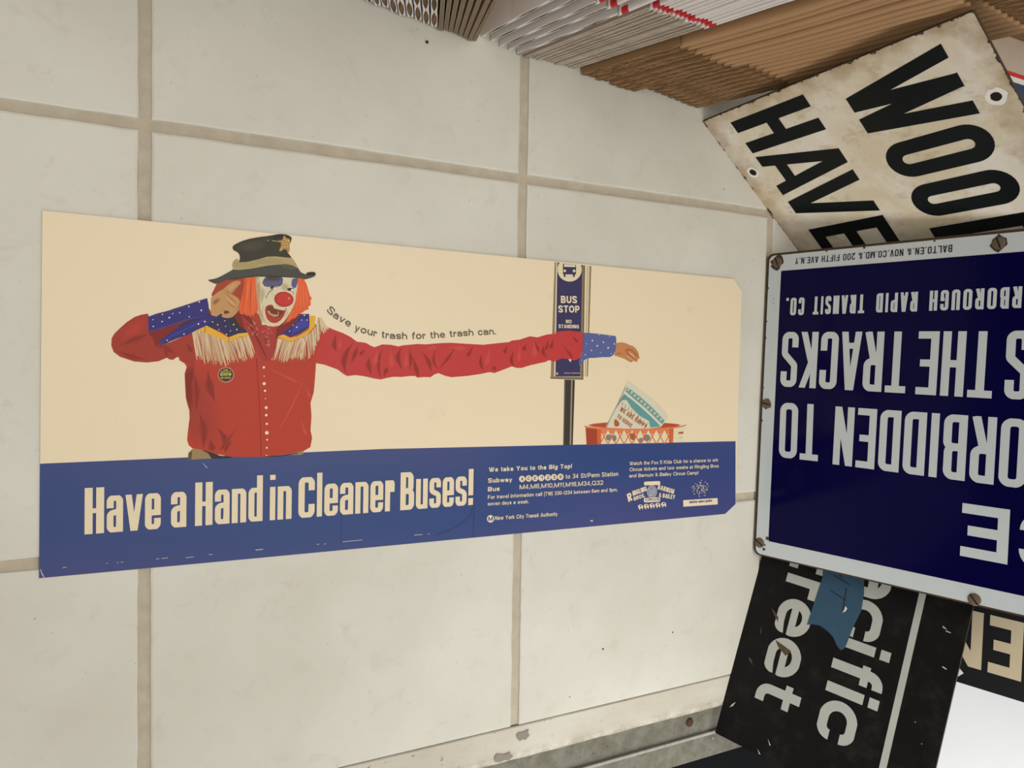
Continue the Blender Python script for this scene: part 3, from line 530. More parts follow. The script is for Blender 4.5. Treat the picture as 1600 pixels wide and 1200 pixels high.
('clown_picture/long_sleeve','redarm>redd>0.75',[268.4,183.1,268.0,182.4,267.4,181.0,266.4,178.8,265.0,175.9,264.0,172.7,263.8,169.2,264.2,165.7,265.1,162.0,265.7,159.3,266.2,157.5,266.6,156.6,266.7,156.6,266.7,157.5,266.6,159.4,266.3,162.2,265.9,165.8,265.9,169.2,266.0,172.4,266.4,175.5,267.1,178.5,267.8,180.8,268.3,182.3,268.5,183.1]),
('clown_picture/long_sleeve','redarm>redd>0.35',[273.3,165.6,272.0,165.5,270.5,165.0,270.0,163.6,270.0,161.5,270.0,159.8,270.1,158.8,270.3,158.1,270.6,158.1,271.2,158.4,271.9,159.1,273.1,160.3,274.5,161.9,275.2,163.3,274.4,164.6,273.5,165.5]),
('clown_picture/long_sleeve','redarm>redd>0.75',[273.3,165.6,272.6,165.3,271.6,164.6,271.1,163.2,270.8,161.2,270.5,159.7,270.4,158.7,270.4,158.1,270.5,158.1,270.9,158.5,271.5,159.3,272.3,160.6,273.4,162.3,274.0,163.7,273.8,164.9,273.4,165.5]),
('clown_picture/long_sleeve','redarm>redd>0.35',[286.9,185.2,286.4,184.7,285.7,183.7,284.5,182.1,282.3,180.1,280.6,177.4,280.6,174.2,282.2,171.3,284.2,168.7,285.6,166.8,286.6,165.6,287.3,165.0,287.5,165.1,287.5,165.9,287.3,167.5,286.8,169.7,286.5,172.7,286.8,175.0,286.6,176.9,286.0,178.9,286.1,181.4,286.5,183.3,287.0,184.5,287.1,185.1]),
('clown_picture/long_sleeve','redarm>redd>0.75',[286.9,185.2,286.6,184.7,285.9,183.6,284.9,181.9,283.2,179.8,282.1,177.2,282.1,174.4,283.2,171.6,284.9,169.0,286.0,167.0,286.8,165.7,287.3,165.0,287.4,165.1,287.3,165.8,286.9,167.3,286.2,169.5,285.4,172.3,285.2,174.8,285.1,177.0,285.1,179.2,285.7,181.6,286.3,183.4,286.8,184.6,287.0,185.2]),
('clown_picture/long_sleeve','redarm>redd>0.35',[294.8,183.9,294.7,183.3,294.8,182.2,294.8,180.4,294.6,178.1,294.2,175.8,294.2,173.3,294.7,170.6,295.1,167.5,295.1,165.2,295.1,163.7,295.2,163.0,295.4,162.9,295.7,163.7,296.0,165.2,296.6,167.4,297.6,170.4,298.4,173.3,298.3,176.0,297.4,178.5,296.3,180.7,295.7,182.3,295.3,183.4,295.0,183.9]),
('clown_picture/long_sleeve','redarm>redd>0.75',[294.8,183.9,294.8,183.3,295.0,182.2,295.2,180.5,295.3,178.2,295.2,175.8,295.3,173.3,295.4,170.5,295.4,167.5,295.3,165.2,295.3,163.7,295.3,163.0,295.4,162.9,295.6,163.7,295.8,165.2,296.2,167.4,296.9,170.4,297.3,173.3,297.3,176.0,296.7,178.4,295.9,180.6,295.4,182.3,295.1,183.4,294.9,183.9]),
('clown_picture/long_sleeve','redarm>redd>0.35',[298.1,176.5,298.1,175.8,298.4,174.4,298.7,172.4,298.7,169.5,298.7,166.8,299.2,164.4,300.3,162.3,301.4,160.4,302.4,159.0,303.3,158.1,304.1,157.8,304.3,157.8,304.8,158.5,305.0,159.7,305.1,161.4,304.9,163.6,304.6,165.9,303.6,168.2,302.0,170.5,300.3,172.8,299.3,174.7,298.7,176.0,298.3,176.6]),
('clown_picture/long_sleeve','redarm>redd>0.75',[298.2,176.5,298.3,175.8,298.6,174.5,299.1,172.5,299.5,169.8,299.9,167.2,300.6,164.8,301.5,162.7,302.3,160.7,303.1,159.2,303.7,158.2,304.2,157.8,304.3,157.8,304.4,158.4,304.4,159.5,304.2,161.2,303.7,163.3,303.3,165.6,302.4,167.9,301.2,170.2,299.9,172.7,299.1,174.6,298.6,175.9,298.3,176.5]),
('clown_picture/long_sleeve','redarm>redd>0.35',[307.6,181.2,307.9,180.6,308.6,179.4,309.5,177.5,310.4,174.8,311.0,172.3,312.0,170.2,313.4,168.4,314.7,166.4,315.6,164.8,316.4,163.7,316.9,163.3,317.2,163.3,317.4,164.0,317.4,165.2,317.4,167.1,317.4,169.6,317.0,172.3,315.6,174.7,313.4,176.6,310.9,178.4,309.4,179.9,308.4,180.9,307.8,181.4]),
('clown_picture/long_sleeve','redarm>redd>0.75',[307.7,181.3,308.0,180.7,308.8,179.5,309.9,177.7,311.2,175.3,312.1,172.9,313.2,170.7,314.4,168.7,315.4,166.5,316.1,164.9,316.6,163.8,317.0,163.3,317.1,163.3,317.1,163.9,317.0,165.1,316.7,166.9,316.4,169.3,315.7,171.7,314.5,174.1,312.6,176.2,310.6,178.2,309.2,179.8,308.3,180.8,307.8,181.3]),
('clown_picture/long_sleeve','redarm>redd>0.35',[320.5,184.7,320.2,184.0,319.8,182.5,319.1,180.2,318.1,177.1,317.6,174.2,318.1,171.4,319.6,169.1,321.6,167.4,322.9,166.1,323.8,165.3,324.3,164.9,324.5,165.0,324.3,165.6,323.7,166.6,322.8,168.2,321.7,170.2,321.3,172.3,320.9,174.4,320.5,177.0,320.6,180.0,320.7,182.3,320.8,183.9,320.8,184.7]),
('clown_picture/long_sleeve','redarm>redd>0.75',[320.6,184.7,320.4,184.0,320.0,182.4,319.5,180.2,318.7,177.1,318.4,174.2,318.9,171.6,320.2,169.4,321.9,167.6,323.1,166.2,323.9,165.3,324.3,164.9,324.4,165.0,324.1,165.5,323.5,166.5,322.5,168.0,321.2,169.9,320.5,172.0,320.1,174.4,319.9,177.0,320.2,180.1,320.5,182.4,320.7,183.9,320.7,184.7]),
('clown_picture/long_sleeve','redarm>redd>0.35',[340.5,185.4,339.9,184.9,338.9,183.8,337.5,182.1,335.5,180.0,333.4,177.9,331.6,175.6,330.1,173.0,328.4,170.4,327.1,168.5,326.3,167.3,325.9,166.6,326.1,166.4,326.7,166.9,327.9,168.0,329.6,169.6,332.0,171.7,334.3,173.8,336.2,176.2,337.5,178.8,338.8,181.4,339.8,183.3,340.4,184.6,340.7,185.2]),
('clown_picture/long_sleeve','redarm>redd>0.75',[340.5,185.3,340.0,184.8,339.1,183.7,337.8,181.9,336.0,179.7,334.1,177.5,332.3,175.2,330.6,172.7,328.7,170.2,327.3,168.4,326.4,167.2,326.0,166.6,326.0,166.5,326.6,167.0,327.7,168.1,329.3,169.8,331.5,172.0,333.6,174.3,335.5,176.6,337.0,179.1,338.4,181.6,339.6,183.4,340.3,184.6,340.6,185.3]),
('clown_picture/long_sleeve','redarm>redd>0.35',[360.8,189.1,360.2,188.5,359.2,187.2,357.4,185.4,355.0,183.0,353.6,181.0,353.7,179.1,354.2,178.0,354.4,177.9,355.8,178.1,357.5,179.1,358.6,181.2,359.5,184.4,360.2,186.7,360.8,188.2,361.0,189.0]),
('clown_picture/long_sleeve','redarm>redd>0.75',[360.9,189.1,360.3,188.4,359.4,187.1,357.9,185.1,355.9,182.5,354.6,180.5,354.2,178.9,354.3,178.0,354.4,177.9,355.2,178.4,356.5,179.5,357.7,181.7,359.0,184.6,359.9,186.8,360.7,188.3,361.0,189.0]),
('clown_picture/long_sleeve','redarm>redd>0.35',[369.6,181.5,369.4,180.9,369.0,179.8,368.4,178.0,367.3,175.7,366.5,173.2,366.8,170.8,368.2,168.6,369.8,166.8,370.8,165.5,371.4,164.6,371.8,164.2,372.1,164.3,372.0,164.8,371.7,165.9,371.3,167.4,371.1,169.5,371.3,171.5,371.1,173.4,370.4,175.4,370.0,177.8,370.0,179.6,370.0,180.8,369.9,181.5]),
('clown_picture/long_sleeve','redarm>redd>0.75',[369.7,181.5,369.5,180.9,369.2,179.7,368.8,178.0,368.1,175.6,367.6,173.2,367.9,171.0,368.9,168.9,370.2,167.0,371.0,165.6,371.6,164.6,371.9,164.2,372.0,164.2,371.9,164.8,371.5,165.8,371.0,167.3,370.4,169.3,370.2,171.3,369.9,173.3,369.6,175.5,369.6,177.9,369.7,179.7,369.8,180.9,369.8,181.5]),
('clown_picture/long_sleeve','redarm>redd>0.35',[382.3,169.1,381.4,168.1,380.7,166.8,381.6,166.1,383.5,165.5,384.9,165.0,385.5,164.6,385.9,164.4,386.2,164.5,386.1,164.9,385.9,165.6,385.9,166.9,385.9,168.7,385.5,169.8,383.9,169.6,382.5,169.2]),
('clown_picture/long_sleeve','redarm>redd>0.75',[382.3,169.1,382.0,168.5,381.9,167.5,382.7,166.7,384.1,165.8,385.1,165.2,385.7,164.6,386.0,164.4,386.1,164.5,386.0,164.8,385.6,165.5,385.3,166.6,384.8,168.0,384.3,169.0,383.2,169.2,382.4,169.2]),
('clown_picture/long_sleeve','redarm>redd>0.35',[397.8,190.3,397.4,189.8,396.7,188.9,395.5,187.6,393.8,185.8,393.0,184.4,393.6,183.0,394.4,182.2,394.7,182.1,395.9,182.3,397.4,182.9,397.8,184.5,397.9,186.8,397.9,188.5,398.1,189.6,398.1,190.2]),
('clown_picture/long_sleeve','redarm>redd>0.75',[397.9,190.3,397.6,189.8,397.0,188.8,396.1,187.4,394.8,185.5,394.1,184.0,394.2,182.8,394.5,182.2,394.6,182.1,395.4,182.5,396.3,183.3,396.8,184.9,397.3,187.0,397.6,188.6,397.9,189.7,398.0,190.2]),
('clown_picture/long_sleeve','redarm>redd>0.35',[405.2,185.7,404.8,185.0,404.2,183.6,403.2,181.6,401.6,178.8,400.6,176.1,400.9,173.5,402.7,171.5,404.8,170.4,406.1,169.5,407.0,169.0,407.5,168.7,407.7,168.9,407.5,169.4,406.9,170.2,406.1,171.4,405.5,173.1,405.6,174.5,405.4,176.1,404.8,178.3,404.9,181.2,405.2,183.4,405.4,184.9,405.5,185.6]),
('clown_picture/long_sleeve','redarm>redd>0.75',[405.3,185.7,405.0,185.0,404.4,183.6,403.6,181.5,402.4,178.7,401.8,176.1,402.1,173.7,403.4,171.9,405.2,170.6,406.3,169.7,407.1,169.1,407.5,168.8,407.6,168.9,407.4,169.3,406.7,170.0,405.8,171.2,404.8,172.7,404.4,174.3,404.2,176.1,404.0,178.4,404.5,181.3,405.0,183.5,405.3,184.9,405.4,185.6]),
('clown_picture/long_sleeve','redarm>redd>0.35',[419.7,192.6,419.3,192.3,418.6,191.6,417.2,190.6,415.2,189.4,414.3,188.3,415.1,187.0,416.2,186.0,416.5,185.9,418.0,185.8,419.7,186.1,420.1,187.5,419.9,189.5,419.8,191.1,420.0,192.0,420.0,192.5]),
('clown_picture/long_sleeve','redarm>redd>0.75',[419.8,192.6,419.5,192.2,418.9,191.4,417.8,190.4,416.4,188.9,415.6,187.8,415.8,186.7,416.3,186.0,416.4,186.0,417.3,186.1,418.4,186.7,418.9,188.0,419.2,189.8,419.5,191.2,419.8,192.1,419.9,192.5]),
('clown_picture/long_sleeve','redarm>redd>0.35',[440.4,191.6,440.1,191.3,439.7,190.5,439.0,189.3,437.8,187.6,437.0,185.5,437.7,183.4,439.6,181.8,441.8,180.5,443.2,179.5,444.1,178.8,444.6,178.5,444.8,178.7,444.6,179.2,444.1,180.1,443.2,181.5,442.5,183.4,442.3,185.0,442.0,186.2,441.2,187.3,440.8,189.0,440.8,190.3,440.8,191.1,440.7,191.6]),
('clown_picture/long_sleeve','redarm>redd>0.75',[440.5,191.6,440.3,191.2,439.9,190.4,439.4,189.2,438.6,187.5,438.3,185.7,438.9,183.8,440.3,182.2,442.1,180.7,443.4,179.6,444.2,178.9,444.7,178.5,444.8,178.6,444.5,179.1,443.8,179.9,442.9,181.2,441.7,183.0,441.2,184.6,440.7,186.0,440.3,187.4,440.3,189.0,440.5,190.3,440.6,191.2,440.6,191.6]),
('clown_picture/long_sleeve','redarm>redd>0.35',[451.7,198.6,451.2,198.0,450.5,196.8,449.2,195.1,447.4,192.9,446.5,191.0,447.2,189.5,448.1,188.6,448.4,188.5,449.8,188.9,451.3,189.8,451.8,191.8,451.8,194.5,451.8,196.5,452.0,197.9,452.0,198.5]),
('clown_picture/long_sleeve','redarm>redd>0.75',[451.8,198.6,451.4,198.0,450.8,196.8,449.8,195.0,448.5,192.6,447.7,190.7,447.8,189.3,448.2,188.6,448.3,188.5,449.1,189.0,450.1,190.1,450.7,192.0,451.1,194.7,451.5,196.6,451.8,197.9,451.9,198.6]),
('clown_picture/long_sleeve','redarm>redl>0.35',[229.4,192.0,229.1,191.4,228.8,190.1,228.0,188.3,227.0,185.9,226.6,184.0,227.3,182.6,228.1,181.9,228.3,181.9,229.3,182.4,230.3,183.6,230.4,185.5,230.0,188.1,229.7,190.0,229.7,191.3,229.6,192.0]),
('clown_picture/long_sleeve','redarm>redl>0.75',[229.4,192.0,229.3,191.4,229.0,190.1,228.5,188.3,227.8,185.8,227.5,183.9,227.8,182.6,228.2,181.9,228.3,181.9,228.8,182.5,229.4,183.7,229.5,185.6,229.5,188.2,229.5,190.1,229.5,191.3,229.5,192.0]),
('clown_picture/long_sleeve','redarm>redl>0.35',[263.7,183.0,263.4,182.1,262.8,180.3,261.4,177.7,259.5,174.2,258.7,171.5,259.7,169.4,261.0,168.3,261.2,168.2,262.8,168.9,264.5,170.5,264.7,173.3,264.2,177.2,263.8,180.1,264.0,182.0,264.0,183.0]),
('clown_picture/long_sleeve','redarm>redl>0.75',[263.8,183.0,263.5,182.1,263.1,180.3,262.1,177.6,260.8,174.0,260.1,171.3,260.5,169.3,261.0,168.3,261.1,168.2,262.0,169.0,263.1,170.8,263.4,173.6,263.5,177.3,263.6,180.2,263.8,182.0,263.9,183.0]),
('clown_picture/long_sleeve','redarm>redl>0.35',[276.0,183.3,275.9,182.2,275.9,180.0,275.2,176.5,274.2,172.0,274.1,168.6,276.1,166.6,277.9,165.6,278.1,165.6,279.7,166.9,281.2,169.3,280.4,172.6,278.4,176.9,277.0,180.1,276.5,182.3,276.2,183.4]),
('clown_picture/long_sleeve','redarm>redl>0.75',[276.0,183.4,276.1,182.2,276.2,180.0,276.0,176.6,275.7,172.1,275.9,168.8,277.0,166.6,278.0,165.6,278.1,165.6,278.8,166.8,279.4,169.1,278.8,172.4,277.6,176.8,276.7,180.1,276.4,182.3,276.2,183.4]),
('clown_picture/long_sleeve','redarm>redl>0.35',[291.6,183.8,291.4,182.7,291.1,180.5,290.3,177.1,289.2,172.6,288.8,169.3,290.0,167.0,291.2,165.9,291.4,165.9,292.7,167.0,294.0,169.2,293.8,172.6,292.9,177.1,292.2,180.5,292.0,182.7,291.8,183.8]),
('clown_picture/long_sleeve','redarm>redl>0.75',[291.7,183.8,291.5,182.7,291.4,180.5,290.9,177.1,290.3,172.6,290.1,169.3,290.7,167.0,291.2,165.9,291.4,165.9,292.0,167.0,292.7,169.2,292.6,172.6,292.2,177.1,291.9,180.5,291.9,182.7,291.8,183.8]),
('clown_picture/long_sleeve','redarm>redl>0.35',[310.9,184.3,311.7,184.0,313.2,183.8,315.4,183.5,318.4,183.2,320.6,183.5,321.8,184.9,322.3,186.2,322.2,186.4,321.3,187.4,319.7,188.4,317.6,187.9,314.9,186.7,312.8,185.7,311.5,185.1,310.9,184.5]),
('clown_picture/long_sleeve','redarm>redl>0.75',[310.9,184.4,311.6,184.3,313.1,184.3,315.3,184.3,318.2,184.4,320.3,184.7,321.7,185.5,322.3,186.2,322.3,186.3,321.4,186.8,319.9,187.2,317.8,186.8,315.0,185.9,312.9,185.3,311.5,184.8,310.9,184.5]),
('clown_picture/long_sleeve','redarm>redl>0.35',[333.8,186.5,335.0,186.3,337.3,185.9,340.6,184.9,345.2,183.3,348.7,182.8,351.1,184.1,352.4,185.5,352.4,185.8,351.4,187.3,349.1,188.9,345.6,188.7,340.9,187.7,337.3,187.0,335.0,186.9,333.8,186.8]),
('clown_picture/long_sleeve','redarm>redl>0.75',[333.8,186.6,335.0,186.4,337.3,186.2,340.7,185.6,345.3,184.7,348.8,184.3,351.2,184.9,352.4,185.6,352.4,185.7,351.3,186.5,349.0,187.4,345.5,187.4,340.8,187.0,337.3,186.7,335.0,186.7,333.8,186.7]),
('clown_picture/long_sleeve','redarm>redl>0.35',[378.3,186.5,377.9,185.5,377.2,183.6,375.6,180.7,373.5,177.0,372.5,174.1,373.7,171.9,375.2,170.6,375.4,170.6,377.3,171.3,379.3,173.0,379.5,176.1,378.8,180.3,378.4,183.4,378.6,185.4,378.6,186.4]),
('clown_picture/long_sleeve','redarm>redl>0.75',[378.4,186.5,378.0,185.5,377.5,183.5,376.4,180.6,375.0,176.8,374.2,173.8,374.6,171.7,375.2,170.6,375.4,170.6,376.4,171.4,377.6,173.3,378.0,176.3,378.0,180.4,378.1,183.4,378.4,185.4,378.5,186.4]),
('clown_picture/long_sleeve','redarm>redl>0.35',[412.4,190.7,412.0,189.7,411.6,187.7,410.5,184.7,409.0,180.8,408.4,177.8,409.6,175.7,411.0,174.5,411.2,174.5,412.8,175.4,414.4,177.4,414.3,180.4,413.5,184.6,412.9,187.6,412.8,189.7,412.7,190.7]),
('clown_picture/long_sleeve','redarm>redl>0.75',[412.4,190.7,412.2,189.7,411.9,187.7,411.2,184.7,410.3,180.7,409.9,177.7,410.4,175.6,411.0,174.5,411.2,174.5,412.0,175.5,412.9,177.5,413.0,180.5,412.7,184.6,412.6,187.7,412.6,189.7,412.6,190.7]),
('clown_picture/long_sleeve','redarm>redl>0.35',[428.9,196.1,428.7,195.1,428.5,193.1,427.3,190.0,425.6,185.8,425.2,182.8,427.3,180.8,429.4,179.8,429.7,179.8,431.7,180.9,433.7,183.0,433.1,186.1,431.2,190.1,429.8,193.1,429.5,195.1,429.2,196.1]),
('clown_picture/long_sleeve','redarm>redl>0.75',[429.0,196.1,428.9,195.1,428.8,193.1,428.3,190.0,427.5,185.9,427.3,182.8,428.4,180.8,429.5,179.8,429.6,179.8,430.6,180.9,431.6,183.0,431.2,186.0,430.2,190.1,429.5,193.1,429.3,195.1,429.2,196.1]),
('clown_picture/long_sleeve','redarm>redd>0.35',[429.0,196.1,429.1,195.3,429.6,193.8,430.3,191.5,431.2,188.5,432.2,186.3,433.8,185.2,434.9,184.8,435.2,184.9,435.6,186.0,435.6,187.7,434.4,189.8,432.3,192.3,430.8,194.3,429.8,195.6,429.2,196.2]),
('clown_picture/long_sleeve','redarm>redd>0.75',[429.0,196.1,429.3,195.4,429.9,193.9,430.8,191.7,432.0,188.8,433.1,186.7,434.2,185.4,435.0,184.9,435.1,184.9,435.1,185.8,434.8,187.3,433.6,189.4,431.8,192.1,430.5,194.1,429.6,195.5,429.1,196.2]),
('clown_picture/long_sleeve','redarm>redd>0.35',[445.9,198.4,445.5,197.7,444.8,196.3,443.7,194.2,442.2,191.5,441.4,189.3,441.8,187.7,442.4,186.8,442.7,186.7,443.8,187.3,445.1,188.5,445.6,190.7,445.9,193.8,446.0,196.1,446.2,197.6,446.2,198.3]),
('clown_picture/long_sleeve','redarm>redd>0.75',[446.0,198.4,445.7,197.7,445.1,196.2,444.2,194.1,443.0,191.3,442.3,189.1,442.3,187.6,442.5,186.8,442.6,186.7,443.3,187.4,444.1,188.7,444.7,190.9,445.3,193.9,445.7,196.1,446.0,197.6,446.1,198.4]),
('clown_picture/long_sleeve','redarm>redd>0.35',[463.5,192.3,464.1,191.3,465.4,189.6,467.3,186.9,469.8,183.3,472.0,180.8,474.2,179.6,475.7,179.3,476.0,179.4,475.9,180.7,475.1,182.8,472.7,185.2,469.1,188.1,466.4,190.3,464.7,191.8,463.8,192.4]),
('clown_picture/long_sleeve','redarm>redd>0.75',[463.6,192.3,464.2,191.4,465.7,189.8,467.7,187.2,470.5,183.8,472.8,181.3,474.7,179.9,475.8,179.3,475.9,179.4,475.5,180.4,474.3,182.3,472.0,184.7,468.7,187.8,466.2,190.1,464.6,191.7,463.7,192.4]),
('clown_picture/long_sleeve','redarm>redd>0.35',[475.0,202.7,475.2,202.1,475.8,201.2,476.5,199.7,477.5,197.7,478.6,196.5,480.1,196.1,481.2,196.2,481.4,196.4,481.7,197.3,481.7,198.5,480.4,199.7,478.4,201.0,476.8,201.9,475.8,202.6,475.3,202.8]),
('clown_picture/long_sleeve','redarm>redd>0.75',[475.1,202.7,475.4,202.2,476.0,201.4,477.0,200.0,478.3,198.2,479.4,197.0,480.5,196.4,481.2,196.2,481.4,196.3,481.3,197.0,480.9,198.0,479.7,199.2,477.9,200.7,476.6,201.7,475.7,202.5,475.2,202.8]),
('clown_picture/shirt','red',[106.1,193.0,118.0,196.5,146.5,199.7,176.2,201.0,201.9,203.3,210.3,202.6,215.7,199.1,212.1,193.1,209.6,183.5,207.7,168.6,207.1,155.8,206.2,143.1,203.5,133.5,204.5,121.9,203.9,109.1,205.4,102.2,203.9,94.2,198.5,91.2,188.1,89.5,177.9,88.2,162.8,87.2,150.0,87.5,138.3,88.1,126.9,90.5,122.1,92.2,117.4,94.6,112.8,95.4,107.3,96.2,104.5,98.7,103.1,103.2,103.6,110.1,104.4,118.0,105.3,124.9,103.2,131.9,101.7,137.8,101.2,146.6,100.6,157.4,102.1,163.2,100.5,166.1,96.4,168.6,95.4,176.9,102.6,184.0]),
('clown_picture/shirt','red>redmid>0.20',[103.5,163.4,107.8,164.2,111.6,164.3,118.8,163.9,121.1,161.1,120.6,153.3,121.4,148.4,124.3,141.2,126.3,136.4,129.2,129.1,130.4,123.9,131.1,115.4,131.2,110.6,130.7,104.5,129.8,100.3,127.6,93.7,125.9,91.7,123.1,92.1,120.3,92.8,114.7,94.8,111.7,95.5,108.4,96.0,106.4,97.6,103.9,101.8,103.5,107.6,104.8,120.6,104.4,129.3,102.0,142.3,101.1,148.8,100.7,155.3,100.9,158.6,101.8,162.0]),
('clown_picture/shirt','red>redmid>0.40',[103.7,159.4,107.5,160.1,110.9,160.2,117.3,159.8,119.4,157.3,119.0,150.4,119.7,146.0,122.3,139.6,124.0,135.3,126.6,128.9,127.6,124.2,128.2,116.7,128.3,112.4,127.9,107.0,127.1,103.3,125.1,97.4,123.6,95.6,121.1,95.9,118.6,96.6,113.6,98.3,111.0,99.0,108.0,99.4,106.3,100.8,104.1,104.6,103.7,109.7,104.9,121.3,104.6,129.0,102.4,140.6,101.6,146.4,101.2,152.2,101.4,155.1,102.2,158.2]),
('clown_picture/shirt','red>redmid>0.60',[103.9,155.4,107.3,156.0,110.2,156.1,115.9,155.7,117.6,153.5,117.3,147.5,117.9,143.6,120.2,138.0,121.7,134.3,123.9,128.6,124.9,124.6,125.4,118.0,125.4,114.2,125.1,109.5,124.4,106.2,122.7,101.1,121.4,99.5,119.2,99.8,117.0,100.4,112.6,101.9,110.3,102.5,107.7,102.8,106.2,104.0,104.2,107.3,103.9,111.8,105.0,122.0,104.7,128.8,102.8,138.9,102.0,144.0,101.8,149.1,101.9,151.6,102.6,154.3]),
('clown_picture/shirt','red>redmid>0.80',[104.2,151.4,107.0,151.9,109.6,152.0,114.4,151.6,115.9,149.8,115.6,144.6,116.1,141.2,118.1,136.4,119.4,133.2,121.3,128.4,122.1,124.9,122.5,119.2,122.6,116.0,122.3,112.0,121.7,109.2,120.2,104.8,119.1,103.4,117.2,103.7,115.4,104.2,111.6,105.4,109.6,105.9,107.4,106.2,106.1,107.3,104.4,110.1,104.2,113.9,105.1,122.7,104.8,128.5,103.2,137.2,102.5,141.6,102.3,145.9,102.4,148.2,103.0,150.5]),
('clown_picture/shirt','red>redmid>1.00',[104.4,147.4,106.8,147.8,108.9,147.8,112.9,147.5,114.2,146.0,113.9,141.6,114.4,138.9,116.0,134.8,117.1,132.2,118.7,128.1,119.3,125.2,119.7,120.5,119.8,117.8,119.5,114.5,119.0,112.1,117.8,108.5,116.9,107.3,115.3,107.5,113.7,107.9,110.6,109.0,109.0,109.4,107.1,109.6,106.0,110.5,104.6,112.8,104.4,116.1,105.1,123.4,104.9,128.2,103.5,135.5,103.0,139.2,102.8,142.8,102.9,144.7,103.4,146.6]),
('clown_picture/shirt','redmid>redd>0.33',[103.2,163.8,106.6,165.8,107.9,164.7,108.2,159.3,108.1,156.2,107.3,152.0,107.2,147.1,107.6,136.4,107.4,131.2,106.5,126.5,105.6,126.3,103.8,130.5,102.8,134.0,101.8,140.5,101.3,145.6,100.8,154.5,101.0,158.6,101.8,162.0]),
('clown_picture/shirt','redmid>redd>0.67',[103.1,161.0,106.0,162.6,107.0,161.6,107.3,157.2,107.2,154.6,106.5,151.1,106.4,147.0,106.8,138.1,106.6,133.8,105.8,129.9,105.1,129.7,103.6,133.2,102.8,136.1,101.9,141.5,101.5,145.8,101.1,153.2,101.2,156.6,101.9,159.5]),
('clown_picture/shirt','redmid>redd>1.00',[103.0,158.1,105.3,159.4,106.1,158.6,106.3,155.1,106.2,153.0,105.7,150.2,105.6,146.9,105.9,139.8,105.8,136.4,105.2,133.2,104.6,133.1,103.4,135.9,102.7,138.2,102.0,142.6,101.7,146.0,101.4,151.9,101.5,154.6,102.1,156.9]),
('clown_picture/shirt','redmid>redd>0.35',[108.3,156.5,108.1,155.6,108.1,153.9,108.0,151.2,107.9,147.7,107.5,144.2,107.7,140.6,108.3,136.9,108.8,132.9,109.1,129.9,109.3,127.9,109.6,126.9,109.7,126.9,110.1,127.8,110.5,129.8,111.0,132.7,111.9,136.7,112.6,140.6,112.4,144.5,111.4,148.2,110.2,151.6,109.4,154.1,108.9,155.8,108.5,156.6]),
('clown_picture/shirt','redmid>redd>0.75',[108.3,156.6,108.3,155.7,108.4,153.9,108.6,151.3,108.7,147.8,108.7,144.2,108.9,140.6,109.2,136.8,109.4,132.9,109.4,129.9,109.5,127.9,109.6,126.9,109.7,126.9,109.9,127.8,110.1,129.8,110.5,132.8,111.0,136.7,111.3,140.6,111.2,144.4,110.5,148.0,109.7,151.5,109.1,154.0,108.7,155.7,108.4,156.6]),
('clown_picture/shirt','redmid>redd>0.35',[118.4,160.7,118.2,159.8,118.0,158.0,117.7,155.4,116.8,151.7,116.1,147.9,116.9,144.3,119.1,141.4,121.5,138.8,122.9,136.7,123.8,135.4,124.3,134.7,124.5,134.8,124.5,135.7,124.2,137.3,123.8,139.8,123.7,143.2,124.0,146.4,123.3,149.4,121.6,152.3,120.1,155.6,119.4,158.1,119.0,159.9,118.6,160.7]),
('clown_picture/shirt','redmid>redd>0.75',[118.4,160.7,118.4,159.8,118.3,158.0,118.3,155.4,118.0,151.8,117.9,148.2,118.7,144.9,120.3,141.8,122.0,139.0,123.2,136.9,123.9,135.4,124.4,134.7,124.5,134.8,124.3,135.6,123.8,137.2,123.2,139.5,122.6,142.7,122.2,145.9,121.5,149.0,120.4,152.1,119.5,155.5,119.1,158.1,118.8,159.8,118.5,160.7]),
('clown_picture/shirt','redmid>redd>0.35',[112.3,124.8,112.3,124.0,112.5,122.4,112.7,120.0,112.7,116.8,112.3,113.6,112.6,110.5,113.5,107.0,114.2,103.0,114.6,100.0,115.0,98.0,115.5,96.9,115.6,96.9,116.2,97.8,116.7,99.8,117.5,102.7,118.5,106.8,119.2,110.8,118.7,114.6,117.0,118.0,115.0,120.8,113.8,122.8,113.1,124.2,112.5,124.9]),
('clown_picture/shirt','redmid>redd>0.75',[112.4,124.8,112.5,124.0,112.8,122.5,113.3,120.2,113.8,117.1,113.9,113.9,114.2,110.5,114.8,106.9,115.0,103.0,115.2,99.9,115.3,97.9,115.5,96.9,115.6,96.9,115.9,97.9,116.2,99.8,116.6,102.8,117.3,106.8,117.6,110.7,117.1,114.4,115.9,117.7,114.4,120.6,113.5,122.7,112.9,124.2,112.5,124.9]),
('clown_picture/shirt','redmid>redd>0.35',[126.5,112.6,126.6,111.9,127.1,110.7,128.0,109.0,128.9,106.6,129.6,104.4,129.9,102.6,130.2,101.2,130.2,100.4,130.0,99.6,130.8,98.7,131.5,97.3,131.8,95.4,131.9,94.0,132.1,93.0,132.5,92.4,132.6,92.3,133.2,92.6,133.8,93.3,134.6,94.5,135.9,96.2,137.0,98.0,137.7,100.1,137.0,102.2,136.0,103.9,134.9,105.5,133.3,107.0,131.5,108.5,129.5,110.2,128.2,111.6,127.3,112.4,126.7,112.7]),
